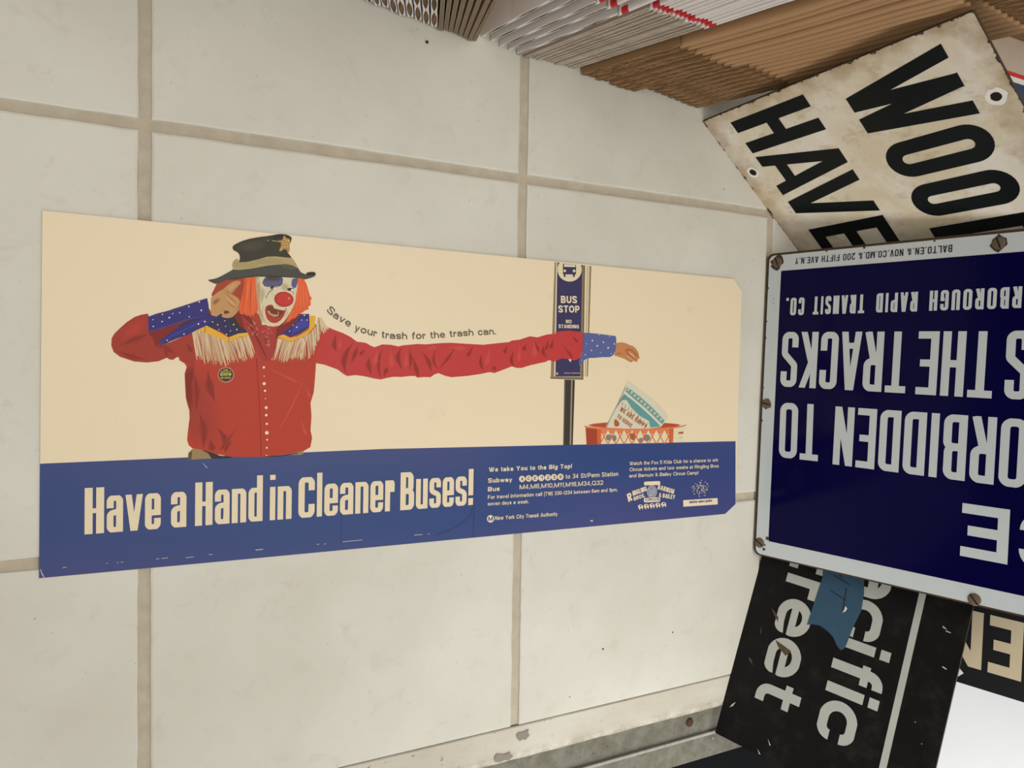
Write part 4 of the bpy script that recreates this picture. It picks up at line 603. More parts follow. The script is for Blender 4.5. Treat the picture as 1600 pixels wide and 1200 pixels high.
('clown_picture/shirt','redmid>redd>0.75',[126.6,112.6,126.8,112.0,127.4,110.9,128.4,109.3,129.6,107.1,130.5,105.1,131.1,103.3,131.7,101.9,131.9,100.8,132.0,99.8,132.4,98.5,132.6,97.0,132.5,95.2,132.4,93.8,132.4,92.9,132.5,92.4,132.6,92.3,132.9,92.7,133.4,93.5,133.9,94.7,134.8,96.4,135.4,98.2,135.8,100.0,135.3,101.8,134.6,103.3,133.6,104.8,132.4,106.3,130.9,108.0,129.1,109.9,127.9,111.3,127.1,112.3,126.6,112.7]),
('clown_picture/shirt','redmid>redd>0.35',[121.0,102.7,120.8,102.1,120.6,100.9,120.2,99.0,119.7,96.5,119.9,94.8,121.5,93.9,123.0,93.6,123.2,93.7,124.4,94.5,125.5,96.0,124.9,97.6,123.4,99.7,122.3,101.2,121.7,102.3,121.2,102.8]),
('clown_picture/shirt','redmid>redd>0.75',[121.0,102.7,121.0,102.1,121.0,101.0,121.0,99.2,121.0,96.8,121.3,95.1,122.2,94.1,123.0,93.7,123.1,93.7,123.7,94.4,124.1,95.7,123.6,97.3,122.6,99.5,121.9,101.1,121.4,102.2,121.1,102.8]),
('clown_picture/shirt','red>redd>0.35',[141.8,112.4,140.8,111.4,139.0,109.1,136.2,105.8,132.4,101.5,129.8,98.1,128.8,95.2,128.7,93.5,128.8,93.4,130.3,94.1,132.5,95.9,134.9,99.5,137.6,104.7,139.7,108.5,141.3,111.0,141.9,112.3]),
('clown_picture/shirt','red>redd>0.75',[141.8,112.4,140.9,111.3,139.2,109.0,136.5,105.5,133.0,101.0,130.5,97.5,129.2,94.9,128.7,93.5,128.8,93.5,129.9,94.4,131.9,96.5,134.2,100.0,137.3,105.0,139.6,108.7,141.1,111.1,141.9,112.4]),
('clown_picture/shirt','redmid>redd>0.35',[96.3,172.0,96.5,171.3,97.1,170.4,98.0,169.2,99.5,167.5,101.3,166.2,103.6,166.3,105.2,168.1,105.8,170.0,106.2,171.0,106.4,171.8,106.4,172.2,106.3,172.4,105.8,172.4,105.2,172.1,104.2,171.6,103.0,171.5,102.5,172.2,102.2,172.3,101.2,171.9,99.5,172.1,98.1,172.3,97.0,172.4,96.4,172.1]),
('clown_picture/shirt','redmid>redd>0.75',[96.4,172.0,96.6,171.6,97.3,170.9,98.4,169.9,99.9,168.6,101.6,167.7,103.3,167.8,104.7,168.9,105.4,170.4,105.9,171.3,106.3,171.9,106.4,172.3,106.3,172.3,106.0,172.2,105.4,171.8,104.6,171.2,103.5,170.7,102.7,170.8,102.0,170.8,100.8,170.8,99.1,171.4,97.8,171.8,96.9,172.1,96.4,172.1]),
('clown_picture/shirt','red>redl>0.35',[196.3,151.5,195.6,150.3,194.4,147.7,192.5,143.8,190.1,138.6,187.6,133.4,185.1,128.1,182.7,122.6,180.1,117.0,178.2,112.9,177.0,110.1,176.5,108.7,176.6,108.6,177.4,109.9,178.9,112.5,181.1,116.5,184.0,121.9,186.8,127.2,189.3,132.6,191.5,138.0,193.6,143.3,195.1,147.4,196.1,150.1,196.5,151.4]),
('clown_picture/shirt','red>redl>0.75',[196.4,151.5,195.7,150.2,194.6,147.6,192.8,143.7,190.5,138.5,188.0,133.2,185.5,127.8,183.0,122.4,180.4,116.9,178.4,112.8,177.1,110.0,176.5,108.7,176.6,108.6,177.3,109.9,178.8,112.6,180.9,116.6,183.7,122.0,186.4,127.4,188.9,132.8,191.2,138.1,193.3,143.4,194.9,147.4,196.0,150.1,196.5,151.5]),
('clown_picture/shirt','red>redl>0.35',[199.0,147.2,199.1,146.6,199.5,145.3,200.0,143.4,200.7,140.8,201.4,139.0,202.5,138.1,203.4,137.7,203.6,137.8,203.9,138.7,203.9,140.1,203.0,141.9,201.5,144.1,200.3,145.7,199.6,146.8,199.2,147.3]),
('clown_picture/shirt','red>redl>0.75',[199.1,147.3,199.3,146.6,199.7,145.4,200.4,143.6,201.2,141.1,202.0,139.3,202.9,138.2,203.4,137.8,203.5,137.8,203.5,138.5,203.3,139.9,202.4,141.6,201.1,143.9,200.1,145.6,199.5,146.8,199.2,147.3]),
('clown_picture/shirt','red>redl>0.35',[194.8,118.8,194.9,117.8,195.5,116.1,196.0,113.3,196.7,109.6,197.6,106.9,199.1,105.5,200.2,104.9,200.4,105.0,200.9,106.2,201.0,108.2,199.8,110.7,197.8,114.0,196.3,116.4,195.5,118.0,195.0,118.8]),
('clown_picture/shirt','red>redl>0.75',[194.8,118.8,195.1,117.9,195.7,116.1,196.5,113.5,197.5,109.9,198.4,107.2,199.5,105.7,200.3,104.9,200.4,105.0,200.4,106.0,200.1,107.9,199.0,110.5,197.4,113.8,196.1,116.3,195.3,118.0,194.9,118.8]),
('clown_picture/shirt','red>redl>0.35',[166.6,163.5,168.1,162.6,171.2,160.9,175.8,158.3,182.0,154.9,186.8,152.5,190.3,151.5,192.2,151.3,192.3,151.5,191.0,152.9,188.0,155.0,183.1,157.2,176.5,159.8,171.6,161.8,168.4,163.1,166.7,163.7]),
('clown_picture/shirt','red>redl>0.75',[166.6,163.5,168.2,162.7,171.3,161.1,176.0,158.7,182.3,155.5,187.1,153.1,190.5,151.9,192.3,151.4,192.3,151.5,190.8,152.6,187.7,154.4,182.8,156.6,176.3,159.4,171.5,161.5,168.3,163.0,166.7,163.6]),
('clown_picture/shirt','redd',[156.59,171.54,158.09,155.19,159.7,132.62,160.96,112.03,161.75,87.76,162.44,87.75,161.54,112.04,160.22,132.65,158.61,155.24,157.27,171.61]),
('clown_picture/shirt_button','pearl',[164.2,164.04,163.91,163.28,163.19,162.96,162.46,163.25,162.15,164.0,162.44,164.75,163.16,165.08,163.89,164.78]),
('clown_picture/shirt_button','pearl',[164.07,156.52,163.93,156.17,163.59,156.01,163.24,156.16,163.1,156.51,163.23,156.87,163.57,157.02,163.92,156.88]),
('clown_picture/shirt_button','pearl',[165.01,150.15,164.63,149.17,163.69,148.75,162.74,149.15,162.34,150.12,162.72,151.11,163.65,151.52,164.61,151.12]),
('clown_picture/shirt_button','pearl',[165.43,143.97,165.15,143.26,164.48,142.96,163.79,143.25,163.5,143.96,163.77,144.66,164.45,144.96,165.13,144.67]),
('clown_picture/shirt_button','pearl',[165.32,137.26,165.19,136.93,164.86,136.79,164.54,136.93,164.4,137.26,164.53,137.59,164.85,137.73,165.18,137.59]),
('clown_picture/shirt_button','pearl',[166.95,129.51,166.59,128.58,165.69,128.2,164.78,128.59,164.4,129.52,164.75,130.45,165.65,130.84,166.56,130.45]),
('clown_picture/shirt_button','pearl',[166.86,123.0,166.55,122.2,165.78,121.87,165.0,122.21,164.67,123.02,164.98,123.82,165.75,124.15,166.53,123.8]),
('clown_picture/shirt_button','pearl',[167.34,115.54,167.07,114.84,166.39,114.56,165.7,114.86,165.41,115.57,165.68,116.28,166.36,116.56,167.05,116.25]),
('clown_picture/shirt_button','pearl',[168.05,107.76,167.61,106.63,166.51,106.18,165.4,106.68,164.93,107.83,165.37,108.96,166.46,109.41,167.58,108.92]),
('clown_picture/shirt_button','pearl',[167.68,101.76,167.46,101.18,166.89,100.95,166.31,101.21,166.07,101.8,166.3,102.39,166.86,102.62,167.44,102.36]),
('clown_picture/shirt_button','pearl',[167.47,94.82,167.24,94.25,166.69,94.03,166.13,94.29,165.89,94.87,166.11,95.44,166.67,95.66,167.23,95.41]),
('clown_picture/shirt_button','pearl',[167.1,88.3,166.95,87.92,166.58,87.78,166.21,87.95,166.05,88.34,166.2,88.72,166.57,88.87,166.94,88.69]),
('clown_picture/bent_sleeve','redmid',[47.2,178.9,47.4,184.6,49.3,188.4,52.1,191.7,57.6,197.6,63.3,202.1,67.8,204.1,73.0,205.4,74.2,200.3,73.7,190.7,81.9,193.0,91.3,197.9,89.0,189.4,80.8,180.7,89.1,182.9,98.6,187.8,105.8,191.3,108.4,178.3,108.0,163.8,101.3,166.3,97.6,169.5,95.2,171.4,91.6,168.7,88.6,169.3,87.4,170.5,81.0,167.4,72.8,166.2,63.6,166.8,53.4,170.3,48.9,174.0]),
('clown_picture/bent_sleeve','redd',[73.2,190.0,91.3,197.9,86.7,188.0,80.8,180.7,78.5,180.0,77.3,185.1]),
('clown_picture/bent_sleeve','redmid>redd>0.35',[78.5,179.9,79.0,179.5,80.0,179.0,81.5,178.5,83.3,177.7,85.0,176.6,86.9,175.7,89.1,175.0,91.6,173.7,93.4,172.5,94.5,171.7,95.1,171.3,95.2,171.5,94.8,172.0,93.8,173.1,92.4,174.7,90.7,177.2,88.8,179.4,86.5,180.7,84.0,180.9,81.7,180.7,80.1,180.5,79.1,180.3,78.5,180.1]),
('clown_picture/bent_sleeve','redmid>redd>0.75',[78.5,179.9,79.0,179.7,80.0,179.4,81.5,179.0,83.5,178.5,85.4,177.6,87.3,176.7,89.5,175.5,91.8,174.0,93.5,172.6,94.6,171.8,95.2,171.3,95.2,171.4,94.7,171.9,93.7,172.9,92.2,174.5,90.3,176.7,88.3,178.5,86.1,179.7,83.8,180.1,81.7,180.1,80.1,180.1,79.1,180.1,78.5,180.0]),
('clown_picture/bent_sleeve','redmid>redd>0.35',[85.5,180.2,85.3,179.8,85.1,179.0,85.1,178.0,85.1,176.6,85.0,175.3,85.3,174.2,86.0,173.1,86.6,172.1,87.0,171.3,87.2,170.8,87.4,170.5,87.5,170.5,87.6,170.9,87.7,171.4,87.8,172.3,88.1,173.6,88.4,174.9,88.2,176.1,87.6,177.3,87.0,178.5,86.4,179.4,86.0,180.0,85.6,180.2]),
('clown_picture/bent_sleeve','redmid>redd>0.75',[85.5,180.2,85.5,179.8,85.5,179.1,85.6,178.1,85.7,176.8,85.8,175.5,86.1,174.3,86.5,173.2,86.9,172.2,87.1,171.3,87.3,170.8,87.4,170.5,87.5,170.5,87.5,170.8,87.5,171.4,87.5,172.3,87.6,173.5,87.6,174.7,87.4,175.9,87.0,177.2,86.5,178.4,86.1,179.3,85.8,179.9,85.6,180.2]),
('clown_picture/bent_sleeve','redmid>redd>0.35',[53.3,179.1,54.0,179.3,55.3,179.8,57.4,180.5,60.2,181.1,63.0,181.6,65.5,182.7,67.7,184.4,69.9,186.1,71.6,187.3,72.7,188.1,73.2,188.7,73.2,188.8,72.4,188.9,71.1,188.6,69.2,188.2,66.5,187.8,63.8,187.3,61.3,186.0,59.1,183.9,56.8,181.8,55.1,180.5,53.8,179.7,53.3,179.2]),
('clown_picture/bent_sleeve','redmid>redd>0.75',[53.3,179.1,54.0,179.4,55.3,180.0,57.2,180.9,59.9,181.8,62.6,182.7,65.1,183.8,67.4,185.3,69.7,186.6,71.5,187.6,72.6,188.3,73.2,188.7,73.2,188.8,72.5,188.7,71.2,188.3,69.3,187.7,66.8,187.0,64.2,186.2,61.7,184.9,59.3,183.2,57.0,181.5,55.1,180.3,53.9,179.6,53.3,179.2]),
('clown_picture/bent_sleeve','redmid>redd>0.35',[101.0,183.2,101.2,182.7,101.7,181.6,102.1,179.8,102.7,177.4,103.4,175.8,104.8,175.4,105.9,175.5,106.1,175.6,106.6,176.7,106.7,178.3,105.6,179.6,103.7,181.0,102.3,182.1,101.6,183.0,101.1,183.4]),
('clown_picture/bent_sleeve','redmid>redd>0.75',[101.0,183.3,101.3,182.7,101.8,181.7,102.5,180.1,103.4,177.9,104.3,176.4,105.3,175.7,106.0,175.6,106.0,175.6,106.1,176.4,105.9,177.7,104.9,179.0,103.3,180.7,102.2,182.0,101.5,182.9,101.1,183.3]),
('clown_picture/bent_sleeve','redmid>redd>0.35',[51.1,175.2,51.6,174.8,52.9,174.1,54.7,172.9,57.0,171.1,59.5,169.3,62.3,168.4,65.3,168.3,68.4,168.4,70.6,168.3,72.1,168.2,72.8,168.1,72.8,168.3,72.1,168.6,70.7,169.0,68.6,169.8,65.9,171.0,63.3,172.4,60.7,173.2,57.9,173.6,55.1,174.1,53.1,174.8,51.8,175.2,51.1,175.4]),
('clown_picture/bent_sleeve','redmid>redd>0.75',[51.1,175.3,51.7,174.9,52.9,174.2,54.8,173.2,57.2,171.7,59.8,170.3,62.6,169.4,65.5,169.0,68.4,168.8,70.6,168.5,72.1,168.3,72.8,168.2,72.8,168.3,72.1,168.5,70.7,168.9,68.5,169.4,65.7,170.3,63.0,171.4,60.4,172.3,57.7,173.0,55.0,173.8,53.1,174.6,51.8,175.1,51.1,175.3]),
('clown_picture/bent_sleeve','redmid>red>0.25',[59.2,195.5,64.0,198.8,66.7,200.0,70.2,200.1,70.7,198.1,68.7,191.9,66.2,188.7,60.7,185.5,57.5,183.8,53.5,182.2,53.3,184.2,56.6,191.9]),
('clown_picture/bent_sleeve','redmid>red>0.50',[59.8,194.9,63.7,197.6,65.9,198.5,68.8,198.6,69.2,197.0,67.5,191.9,65.5,189.3,61.0,186.6,58.4,185.2,55.0,183.8,54.8,185.5,57.6,191.9]),
('clown_picture/bent_sleeve','redmid>red>0.75',[60.3,194.2,63.4,196.3,65.2,197.1,67.4,197.2,67.7,195.9,66.4,191.8,64.8,189.8,61.2,187.7,59.2,186.6,56.5,185.5,56.4,186.8,58.5,191.8]),
('clown_picture/bent_sleeve','redmid>red>1.00',[60.8,193.5,63.1,195.1,64.4,195.6,66.0,195.7,66.2,194.7,65.3,191.8,64.1,190.3,61.5,188.7,60.0,188.0,58.1,187.2,58.0,188.1,59.5,191.8]),
('clown_picture/bent_sleeve','redd',[73.1,200.3,115.3,218.1,122.9,204.0,105.8,191.3,89.1,183.5,78.5,182.5,73.8,190.1]),
('clown_picture/yoke','navyd',[110.6,196.8,116.8,201.0,121.7,203.9,130.4,207.0,143.1,207.6,148.4,198.5,151.1,193.1,142.1,191.4,134.5,188.7,128.1,193.3,121.8,195.3]),
('clown_picture/yoke','navyd',[115.4,207.6,130.4,208.3,131.7,203.1,123.0,197.3,114.3,197.0]),
('clown_picture/yoke','inkblack',[135.3,203.9,138.3,206.1,140.3,206.7,143.4,206.5,145.2,204.8,147.6,200.0,148.6,197.6,149.0,195.0,148.0,194.3,144.5,194.7,142.3,195.5,139.2,197.4,137.4,199.0,135.0,202.1]),
('clown_picture/yoke#b','navy',[174.3,192.0,178.9,195.6,184.3,200.0,188.3,205.8,193.7,211.3,201.0,211.7,201.7,200.8,194.0,194.6,185.1,190.8,180.3,192.9]),
('clown_picture/yoke#b','navyl',[187.0,200.1,193.8,206.0,200.0,207.7,200.6,201.4,193.3,197.6,185.8,192.4]),
('clown_picture/yoke','pearl',[121.98,201.0,121.83,200.61,121.48,200.44,121.11,200.58,120.96,200.96,121.1,201.35,121.46,201.52,121.82,201.38]),
('clown_picture/yoke','pearl',[126.01,198.8,125.87,198.4,125.5,198.22,125.13,198.37,124.98,198.75,125.12,199.15,125.49,199.33,125.86,199.18]),
('clown_picture/yoke','pearl',[132.19,197.74,132.08,197.45,131.81,197.32,131.54,197.42,131.42,197.7,131.53,198.0,131.8,198.13,132.07,198.02]),
('clown_picture/yoke','pearl',[126.98,194.85,126.86,194.52,126.55,194.37,126.25,194.49,126.12,194.81,126.24,195.14,126.54,195.28,126.85,195.16]),
('clown_picture/yoke','pearl',[136.11,194.16,135.98,193.81,135.66,193.66,135.34,193.79,135.2,194.12,135.33,194.46,135.65,194.61,135.97,194.49]),
('clown_picture/yoke','pearl',[138.75,199.64,138.57,199.17,138.14,198.96,137.7,199.13,137.51,199.58,137.69,200.05,138.12,200.26,138.56,200.09]),
('clown_picture/yoke','pearl',[141.33,195.45,141.16,195.01,140.75,194.81,140.34,194.98,140.17,195.4,140.33,195.84,140.74,196.03,141.15,195.87]),
('clown_picture/yoke','pearl',[131.53,202.39,131.41,202.07,131.12,201.92,130.82,202.04,130.69,202.35,130.81,202.66,131.1,202.81,131.4,202.69]),
('clown_picture/yoke','pearl',[133.1,191.09,132.94,190.65,132.53,190.45,132.12,190.61,131.94,191.04,132.11,191.48,132.51,191.68,132.93,191.52]),
('clown_picture/yoke#b','pearl',[183.98,205.56,183.86,205.23,183.55,205.09,183.23,205.2,183.09,205.52,183.22,205.85,183.53,205.99,183.85,205.88]),
('clown_picture/yoke#b','pearl',[190.27,205.86,190.11,205.44,189.7,205.24,189.29,205.4,189.11,205.81,189.27,206.23,189.68,206.42,190.1,206.27]),
('clown_picture/yoke#b','pearl',[194.96,206.09,194.84,205.76,194.52,205.61,194.2,205.73,194.06,206.04,194.19,206.37,194.5,206.52,194.83,206.4]),
('clown_picture/yoke#b','pearl',[187.43,201.28,187.32,200.98,187.03,200.84,186.73,200.95,186.61,201.24,186.72,201.54,187.01,201.68,187.31,201.57]),
('clown_picture/yoke#b','pearl',[191.13,199.63,190.95,199.15,190.49,198.94,190.02,199.11,189.83,199.57,190.01,200.05,190.47,200.26,190.93,200.09]),
('clown_picture/yoke#b','pearl',[199.84,206.32,199.71,205.97,199.37,205.82,199.04,205.94,198.89,206.27,199.02,206.62,199.36,206.78,199.7,206.65]),
('clown_picture/yoke#b','pearl',[184.84,195.88,184.71,195.54,184.38,195.39,184.05,195.51,183.9,195.85,184.04,196.19,184.36,196.34,184.7,196.22]),
('clown_picture/yoke#b','pearl',[180.92,198.49,180.73,198.0,180.26,197.78,179.78,197.96,179.58,198.44,179.77,198.93,180.24,199.15,180.72,198.97]),
('clown_picture/yoke#b','pearl',[197.46,210.4,197.27,209.93,196.81,209.71,196.34,209.88,196.14,210.34,196.33,210.82,196.79,211.03,197.26,210.86]),
('clown_picture/fringe','fr1',[105.7,192.4,107.6,180.8,109.7,169.3,110.1,169.3,108.5,181.0,106.5,192.6]),
('clown_picture/fringe','fr3',[106.2,192.7,107.5,180.9,109.7,169.2,110.1,169.3,108.3,181.1,107.1,192.8]),
('clown_picture/fringe','fr1',[106.8,192.9,107.9,182.5,110.0,172.1,110.5,172.2,108.7,182.6,107.6,193.0]),
('clown_picture/fringe','fr1',[107.3,193.1,109.2,182.6,110.4,172.1,110.9,172.2,110.0,182.8,108.2,193.3]),
('clown_picture/fringe','fr2',[107.9,193.3,109.4,181.3,112.1,169.3,112.5,169.4,110.2,181.5,108.7,193.5]),
('clown_picture/fringe','fr3',[108.4,193.5,110.4,181.8,113.0,170.1,113.4,170.2,111.2,182.0,109.3,193.7]),
('clown_picture/fringe','fr1',[109.0,193.8,110.3,182.9,112.4,172.1,112.8,172.2,111.1,183.1,109.9,193.9]),
('clown_picture/fringe','fr3',[109.5,194.0,111.7,182.1,114.2,170.2,114.6,170.3,112.5,182.3,110.4,194.2]),
('clown_picture/fringe','fr1',[110.1,194.3,111.2,181.8,113.6,169.3,114.0,169.4,112.0,181.9,111.0,194.4]),
('clown_picture/fringe','fr1',[110.7,194.4,113.3,181.4,115.0,168.4,115.4,168.4,114.1,181.6,111.5,194.7]),
('clown_picture/fringe','fr2',[111.2,194.7,114.0,180.4,116.0,166.0,116.4,166.1,114.8,180.6,112.1,194.9]),
('clown_picture/fringe','fr3',[111.7,194.6,113.4,180.5,115.8,166.3,116.2,166.4,114.2,180.6,112.6,194.8]),
('clown_picture/fringe','fr2',[112.2,194.3,114.0,180.9,115.2,167.5,115.6,167.6,114.8,181.0,113.1,194.4]),
('clown_picture/fringe','fr2',[112.7,194.0,113.6,180.0,115.6,166.1,116.1,166.1,114.4,180.1,113.6,194.1]),
('clown_picture/fringe','fr2',[113.2,193.6,114.6,181.6,117.1,169.5,117.5,169.6,115.5,181.7,114.1,193.7]),
('clown_picture/fringe','fr2',[113.7,193.2,116.0,180.7,119.0,168.2,119.4,168.3,116.9,180.9,114.6,193.4]),
('clown_picture/fringe','fr2',[114.2,192.9,116.2,179.8,118.1,166.7,118.5,166.8,117.1,180.0,115.1,193.1]),
('clown_picture/fringe','fr3',[114.7,192.6,116.6,181.4,119.8,170.4,120.2,170.5,117.5,181.7,115.6,192.8]),
('clown_picture/fringe','fr2',[115.2,192.3,116.6,179.6,118.4,167.0,118.9,167.1,117.4,179.8,116.1,192.4]),
('clown_picture/fringe','fr1',[115.7,191.9,117.2,180.3,119.9,168.7,120.4,168.8,118.0,180.5,116.6,192.1]),
('clown_picture/fringe','fr1',[116.2,191.6,118.3,180.3,121.3,169.1,121.7,169.2,119.1,180.5,117.1,191.8]),
('clown_picture/fringe','fr3',[116.8,191.3,118.8,178.8,122.0,166.3,122.4,166.5,119.6,179.0,117.6,191.5]),
('clown_picture/fringe','fr1',[117.3,191.1,119.0,180.9,121.1,170.7,121.5,170.8,119.8,181.0,118.2,191.2]),
('clown_picture/fringe','fr3',[117.9,190.8,120.7,178.0,122.9,165.0,123.4,165.1,121.5,178.1,118.7,191.0]),
('clown_picture/fringe','fr2',[118.4,190.6,121.2,178.5,124.6,166.5,125.0,166.6,122.0,178.8,119.3,190.8]),
('clown_picture/fringe','fr3',[119.0,190.4,120.5,179.4,123.0,168.4,123.5,168.5,121.3,179.6,119.8,190.5]),
('clown_picture/fringe','fr3',[119.5,190.1,121.9,178.7,125.2,167.2,125.6,167.4,122.7,178.9,120.4,190.3]),
('clown_picture/fringe','fr2',[120.1,189.9,122.6,179.5,125.4,169.1,125.8,169.2,123.5,179.7,121.0,190.1]),
('clown_picture/fringe','fr1',[120.6,189.7,122.3,177.8,124.5,165.9,125.0,166.0,123.2,178.0,121.5,189.9]),
('clown_picture/fringe','fr2',[121.2,189.4,124.0,178.6,126.5,167.9,127.0,168.0,124.8,178.9,122.1,189.7]),
('clown_picture/fringe','fr2',[121.8,189.2,125.0,178.7,127.2,168.3,127.6,168.4,125.8,179.0,122.6,189.5]),
('clown_picture/fringe','fr1',[122.3,189.0,124.8,178.3,128.2,167.6,128.6,167.7,125.6,178.5,123.2,189.2]),
('clown_picture/fringe','fr2',[122.9,188.8,125.2,177.0,128.1,165.3,128.5,165.4,126.0,177.2,123.7,189.0]),
('clown_picture/fringe','fr2',[123.4,188.5,126.1,176.7,128.7,164.9,129.1,165.0,127.0,176.9,124.3,188.8]),
('clown_picture/fringe','fr3',[124.0,188.3,126.6,177.1,128.7,165.9,129.2,165.9,127.4,177.3,124.9,188.5]),
('clown_picture/fringe','fr3',[124.5,188.0,127.4,176.4,129.6,164.6,130.0,164.7,128.2,176.6,125.4,188.3]),
('clown_picture/fringe','fr1',[125.1,187.8,128.5,176.0,132.1,164.1,132.6,164.3,129.4,176.2,126.0,188.1]),
('clown_picture/fringe','fr2',[125.7,187.6,128.1,177.4,129.8,167.1,130.3,167.2,128.9,177.6,126.5,187.8]),
('clown_picture/fringe','fr1',[126.2,187.3,129.4,176.5,132.1,165.5,132.6,165.7,130.2,176.7,127.1,187.6]),
('clown_picture/fringe','fr3',[126.8,187.1,129.7,175.8,132.8,164.5,133.2,164.7,130.5,176.1,127.7,187.4]),
('clown_picture/fringe','fr2',[127.3,186.9,130.0,176.7,132.0,166.4,132.5,166.5,130.9,176.9,128.2,187.1]),
('clown_picture/fringe','fr3',[127.9,186.6,129.9,178.1,133.0,169.6,133.4,169.8,130.8,178.4,128.8,186.9]),
('clown_picture/fringe','fr1',[128.5,186.3,131.2,177.7,133.5,169.0,134.0,169.1,132.0,177.9,129.3,186.7]),
('clown_picture/fringe','fr1',[129.0,186.1,131.4,177.9,133.9,169.8,134.4,169.9,132.2,178.2,129.9,186.4]),
('clown_picture/fringe','fr1',[129.6,185.9,131.4,175.7,134.3,165.4,134.8,165.6,132.2,175.9,130.5,186.1]),
('clown_picture/fringe','fr2',[130.1,185.6,132.6,176.6,135.4,167.6,135.8,167.7,133.4,176.9,131.0,185.9]),
('clown_picture/fringe','fr1',[130.7,185.4,133.3,176.4,135.8,167.4,136.2,167.5,134.1,176.6,131.6,185.7]),
('clown_picture/fringe','fr2',[131.3,185.1,133.8,177.0,136.9,168.9,137.3,169.1,134.6,177.3,132.1,185.4]),
('clown_picture/fringe','fr2',[131.8,184.8,135.4,176.0,138.6,167.2,139.0,167.4,136.2,176.4,132.7,185.2]),
('clown_picture/fringe','fr2',[132.4,184.6,135.4,176.7,139.0,168.8,139.4,169.0,136.2,177.0,133.2,185.0]),
('clown_picture/fringe','fr2',[133.0,184.4,135.6,176.9,138.2,169.4,138.6,169.6,136.4,177.2,133.8,184.7]),
('clown_picture/fringe','fr2',[133.5,184.1,136.8,176.8,139.6,169.5,140.0,169.7,137.6,177.2,134.4,184.5]),
('clown_picture/fringe','fr3',[134.1,184.1,136.3,177.3,138.9,170.4,139.3,170.6,137.1,177.6,134.9,184.5]),
('clown_picture/fringe','fr2',[134.6,184.4,138.4,176.1,142.1,167.7,142.5,167.9,139.2,176.4,135.5,184.8]),
('clown_picture/fringe','fr2',[135.2,184.7,138.2,176.8,141.8,169.0,142.2,169.2,139.0,177.2,136.0,185.1]),
('clown_picture/fringe','fr3',[135.7,185.0,138.1,177.1,141.6,169.1,142.0,169.3,138.9,177.4,136.6,185.4]),
('clown_picture/fringe','fr3',[136.3,185.3,139.2,176.5,142.3,167.7,142.7,167.9,140.0,176.8,137.1,185.7]),
('clown_picture/fringe','fr1',[136.8,185.6,140.7,178.1,143.5,170.6,144.0,170.8,141.4,178.5,137.7,186.0]),
('clown_picture/fringe','fr3',[137.4,185.9,140.7,178.5,142.9,171.1,143.4,171.2,141.5,178.8,138.2,186.3]),
('clown_picture/fringe','fr2',[137.9,186.2,140.6,179.1,142.4,172.0,142.8,172.2,141.4,179.4,138.8,186.6]),
('clown_picture/fringe','fr1',[138.5,186.5,141.1,178.9,143.9,171.2,144.4,171.4,141.9,179.2,139.3,186.9]),
('clown_picture/fringe','fr1',[139.0,186.8,142.1,177.7,146.0,168.6,146.4,168.8,142.9,178.1,139.9,187.2]),
('clown_picture/fringe','fr2',[139.6,187.2,142.5,178.2,146.8,169.4,147.2,169.6,143.3,178.6,140.4,187.5]),
('clown_picture/fringe','fr3',[140.1,187.5,142.1,179.1,145.3,170.7,145.8,170.9,142.9,179.4,141.0,187.7]),
('clown_picture/fringe','fr2',[140.7,187.7,143.6,180.0,145.6,172.3,146.0,172.4,144.5,180.3,141.5,188.1]),
('clown_picture/fringe','fr1',[141.2,188.1,144.5,178.5,148.0,168.9,148.4,169.1,145.4,178.8,142.1,188.4]),
('clown_picture/fringe','fr2',[141.8,188.4,143.6,180.5,146.1,172.6,146.5,172.8,144.4,180.7,142.7,188.6]),
('clown_picture/fringe','fr2',[142.4,188.5,145.1,179.5,149.1,170.5,149.6,170.7,145.9,179.8,143.3,188.8]),
('clown_picture/fringe','fr1',[143.0,188.6,146.0,179.5,149.0,170.4,149.5,170.6,146.9,179.8,143.9,188.9]),
('clown_picture/fringe','fr1',[143.6,188.8,146.1,180.0,148.4,171.2,148.8,171.3,147.0,180.2,144.5,189.1]),
('clown_picture/fringe','fr3',[144.2,188.9,147.1,180.4,151.4,172.1,151.8,172.3,147.9,180.8,145.1,189.2]),
('clown_picture/fringe','fr3',[144.9,189.0,148.6,180.2,151.4,171.4,151.9,171.6,149.4,180.6,145.7,189.4]),
('clown_picture/fringe','fr1',[145.5,189.1,149.1,180.1,153.1,171.1,153.5,171.3,149.9,180.5,146.3,189.5]),
('clown_picture/fringe','fr2',[146.1,189.3,149.8,181.1,153.1,173.0,153.6,173.1,150.6,181.5,146.9,189.7]),
('clown_picture/fringe','fr2',[146.7,189.4,150.1,180.8,153.9,172.1,154.4,172.3,151.0,181.1,147.5,189.8]),
('clown_picture/fringe','fr1',[147.3,189.6,150.1,181.3,153.7,173.1,154.1,173.3,151.0,181.7,148.2,189.9]),
('clown_picture/fringe','fr2',[147.9,189.7,150.8,181.3,153.9,172.8,154.4,173.0,151.6,181.6,148.8,190.1]),
('clown_picture/fringe','fr1',[148.5,189.9,151.5,181.7,154.5,173.6,154.9,173.7,152.3,182.0,149.4,190.2]),
('clown_picture/fringe','fr1',[149.1,190.0,151.7,182.1,153.6,174.2,154.1,174.4,152.5,182.4,150.0,190.4]),
('clown_picture/fringe','fr1',[149.8,190.1,152.7,182.9,155.3,175.7,155.7,175.8,153.5,183.2,150.6,190.5]),
('clown_picture/fringe#b','fr1',[173.6,189.7,171.0,180.1,169.6,170.6,170.1,170.5,171.8,179.9,174.6,189.4]),
('clown_picture/fringe#b','fr1',[174.5,189.5,172.5,180.3,169.4,170.9,169.8,170.8,173.3,180.0,175.5,189.3]),
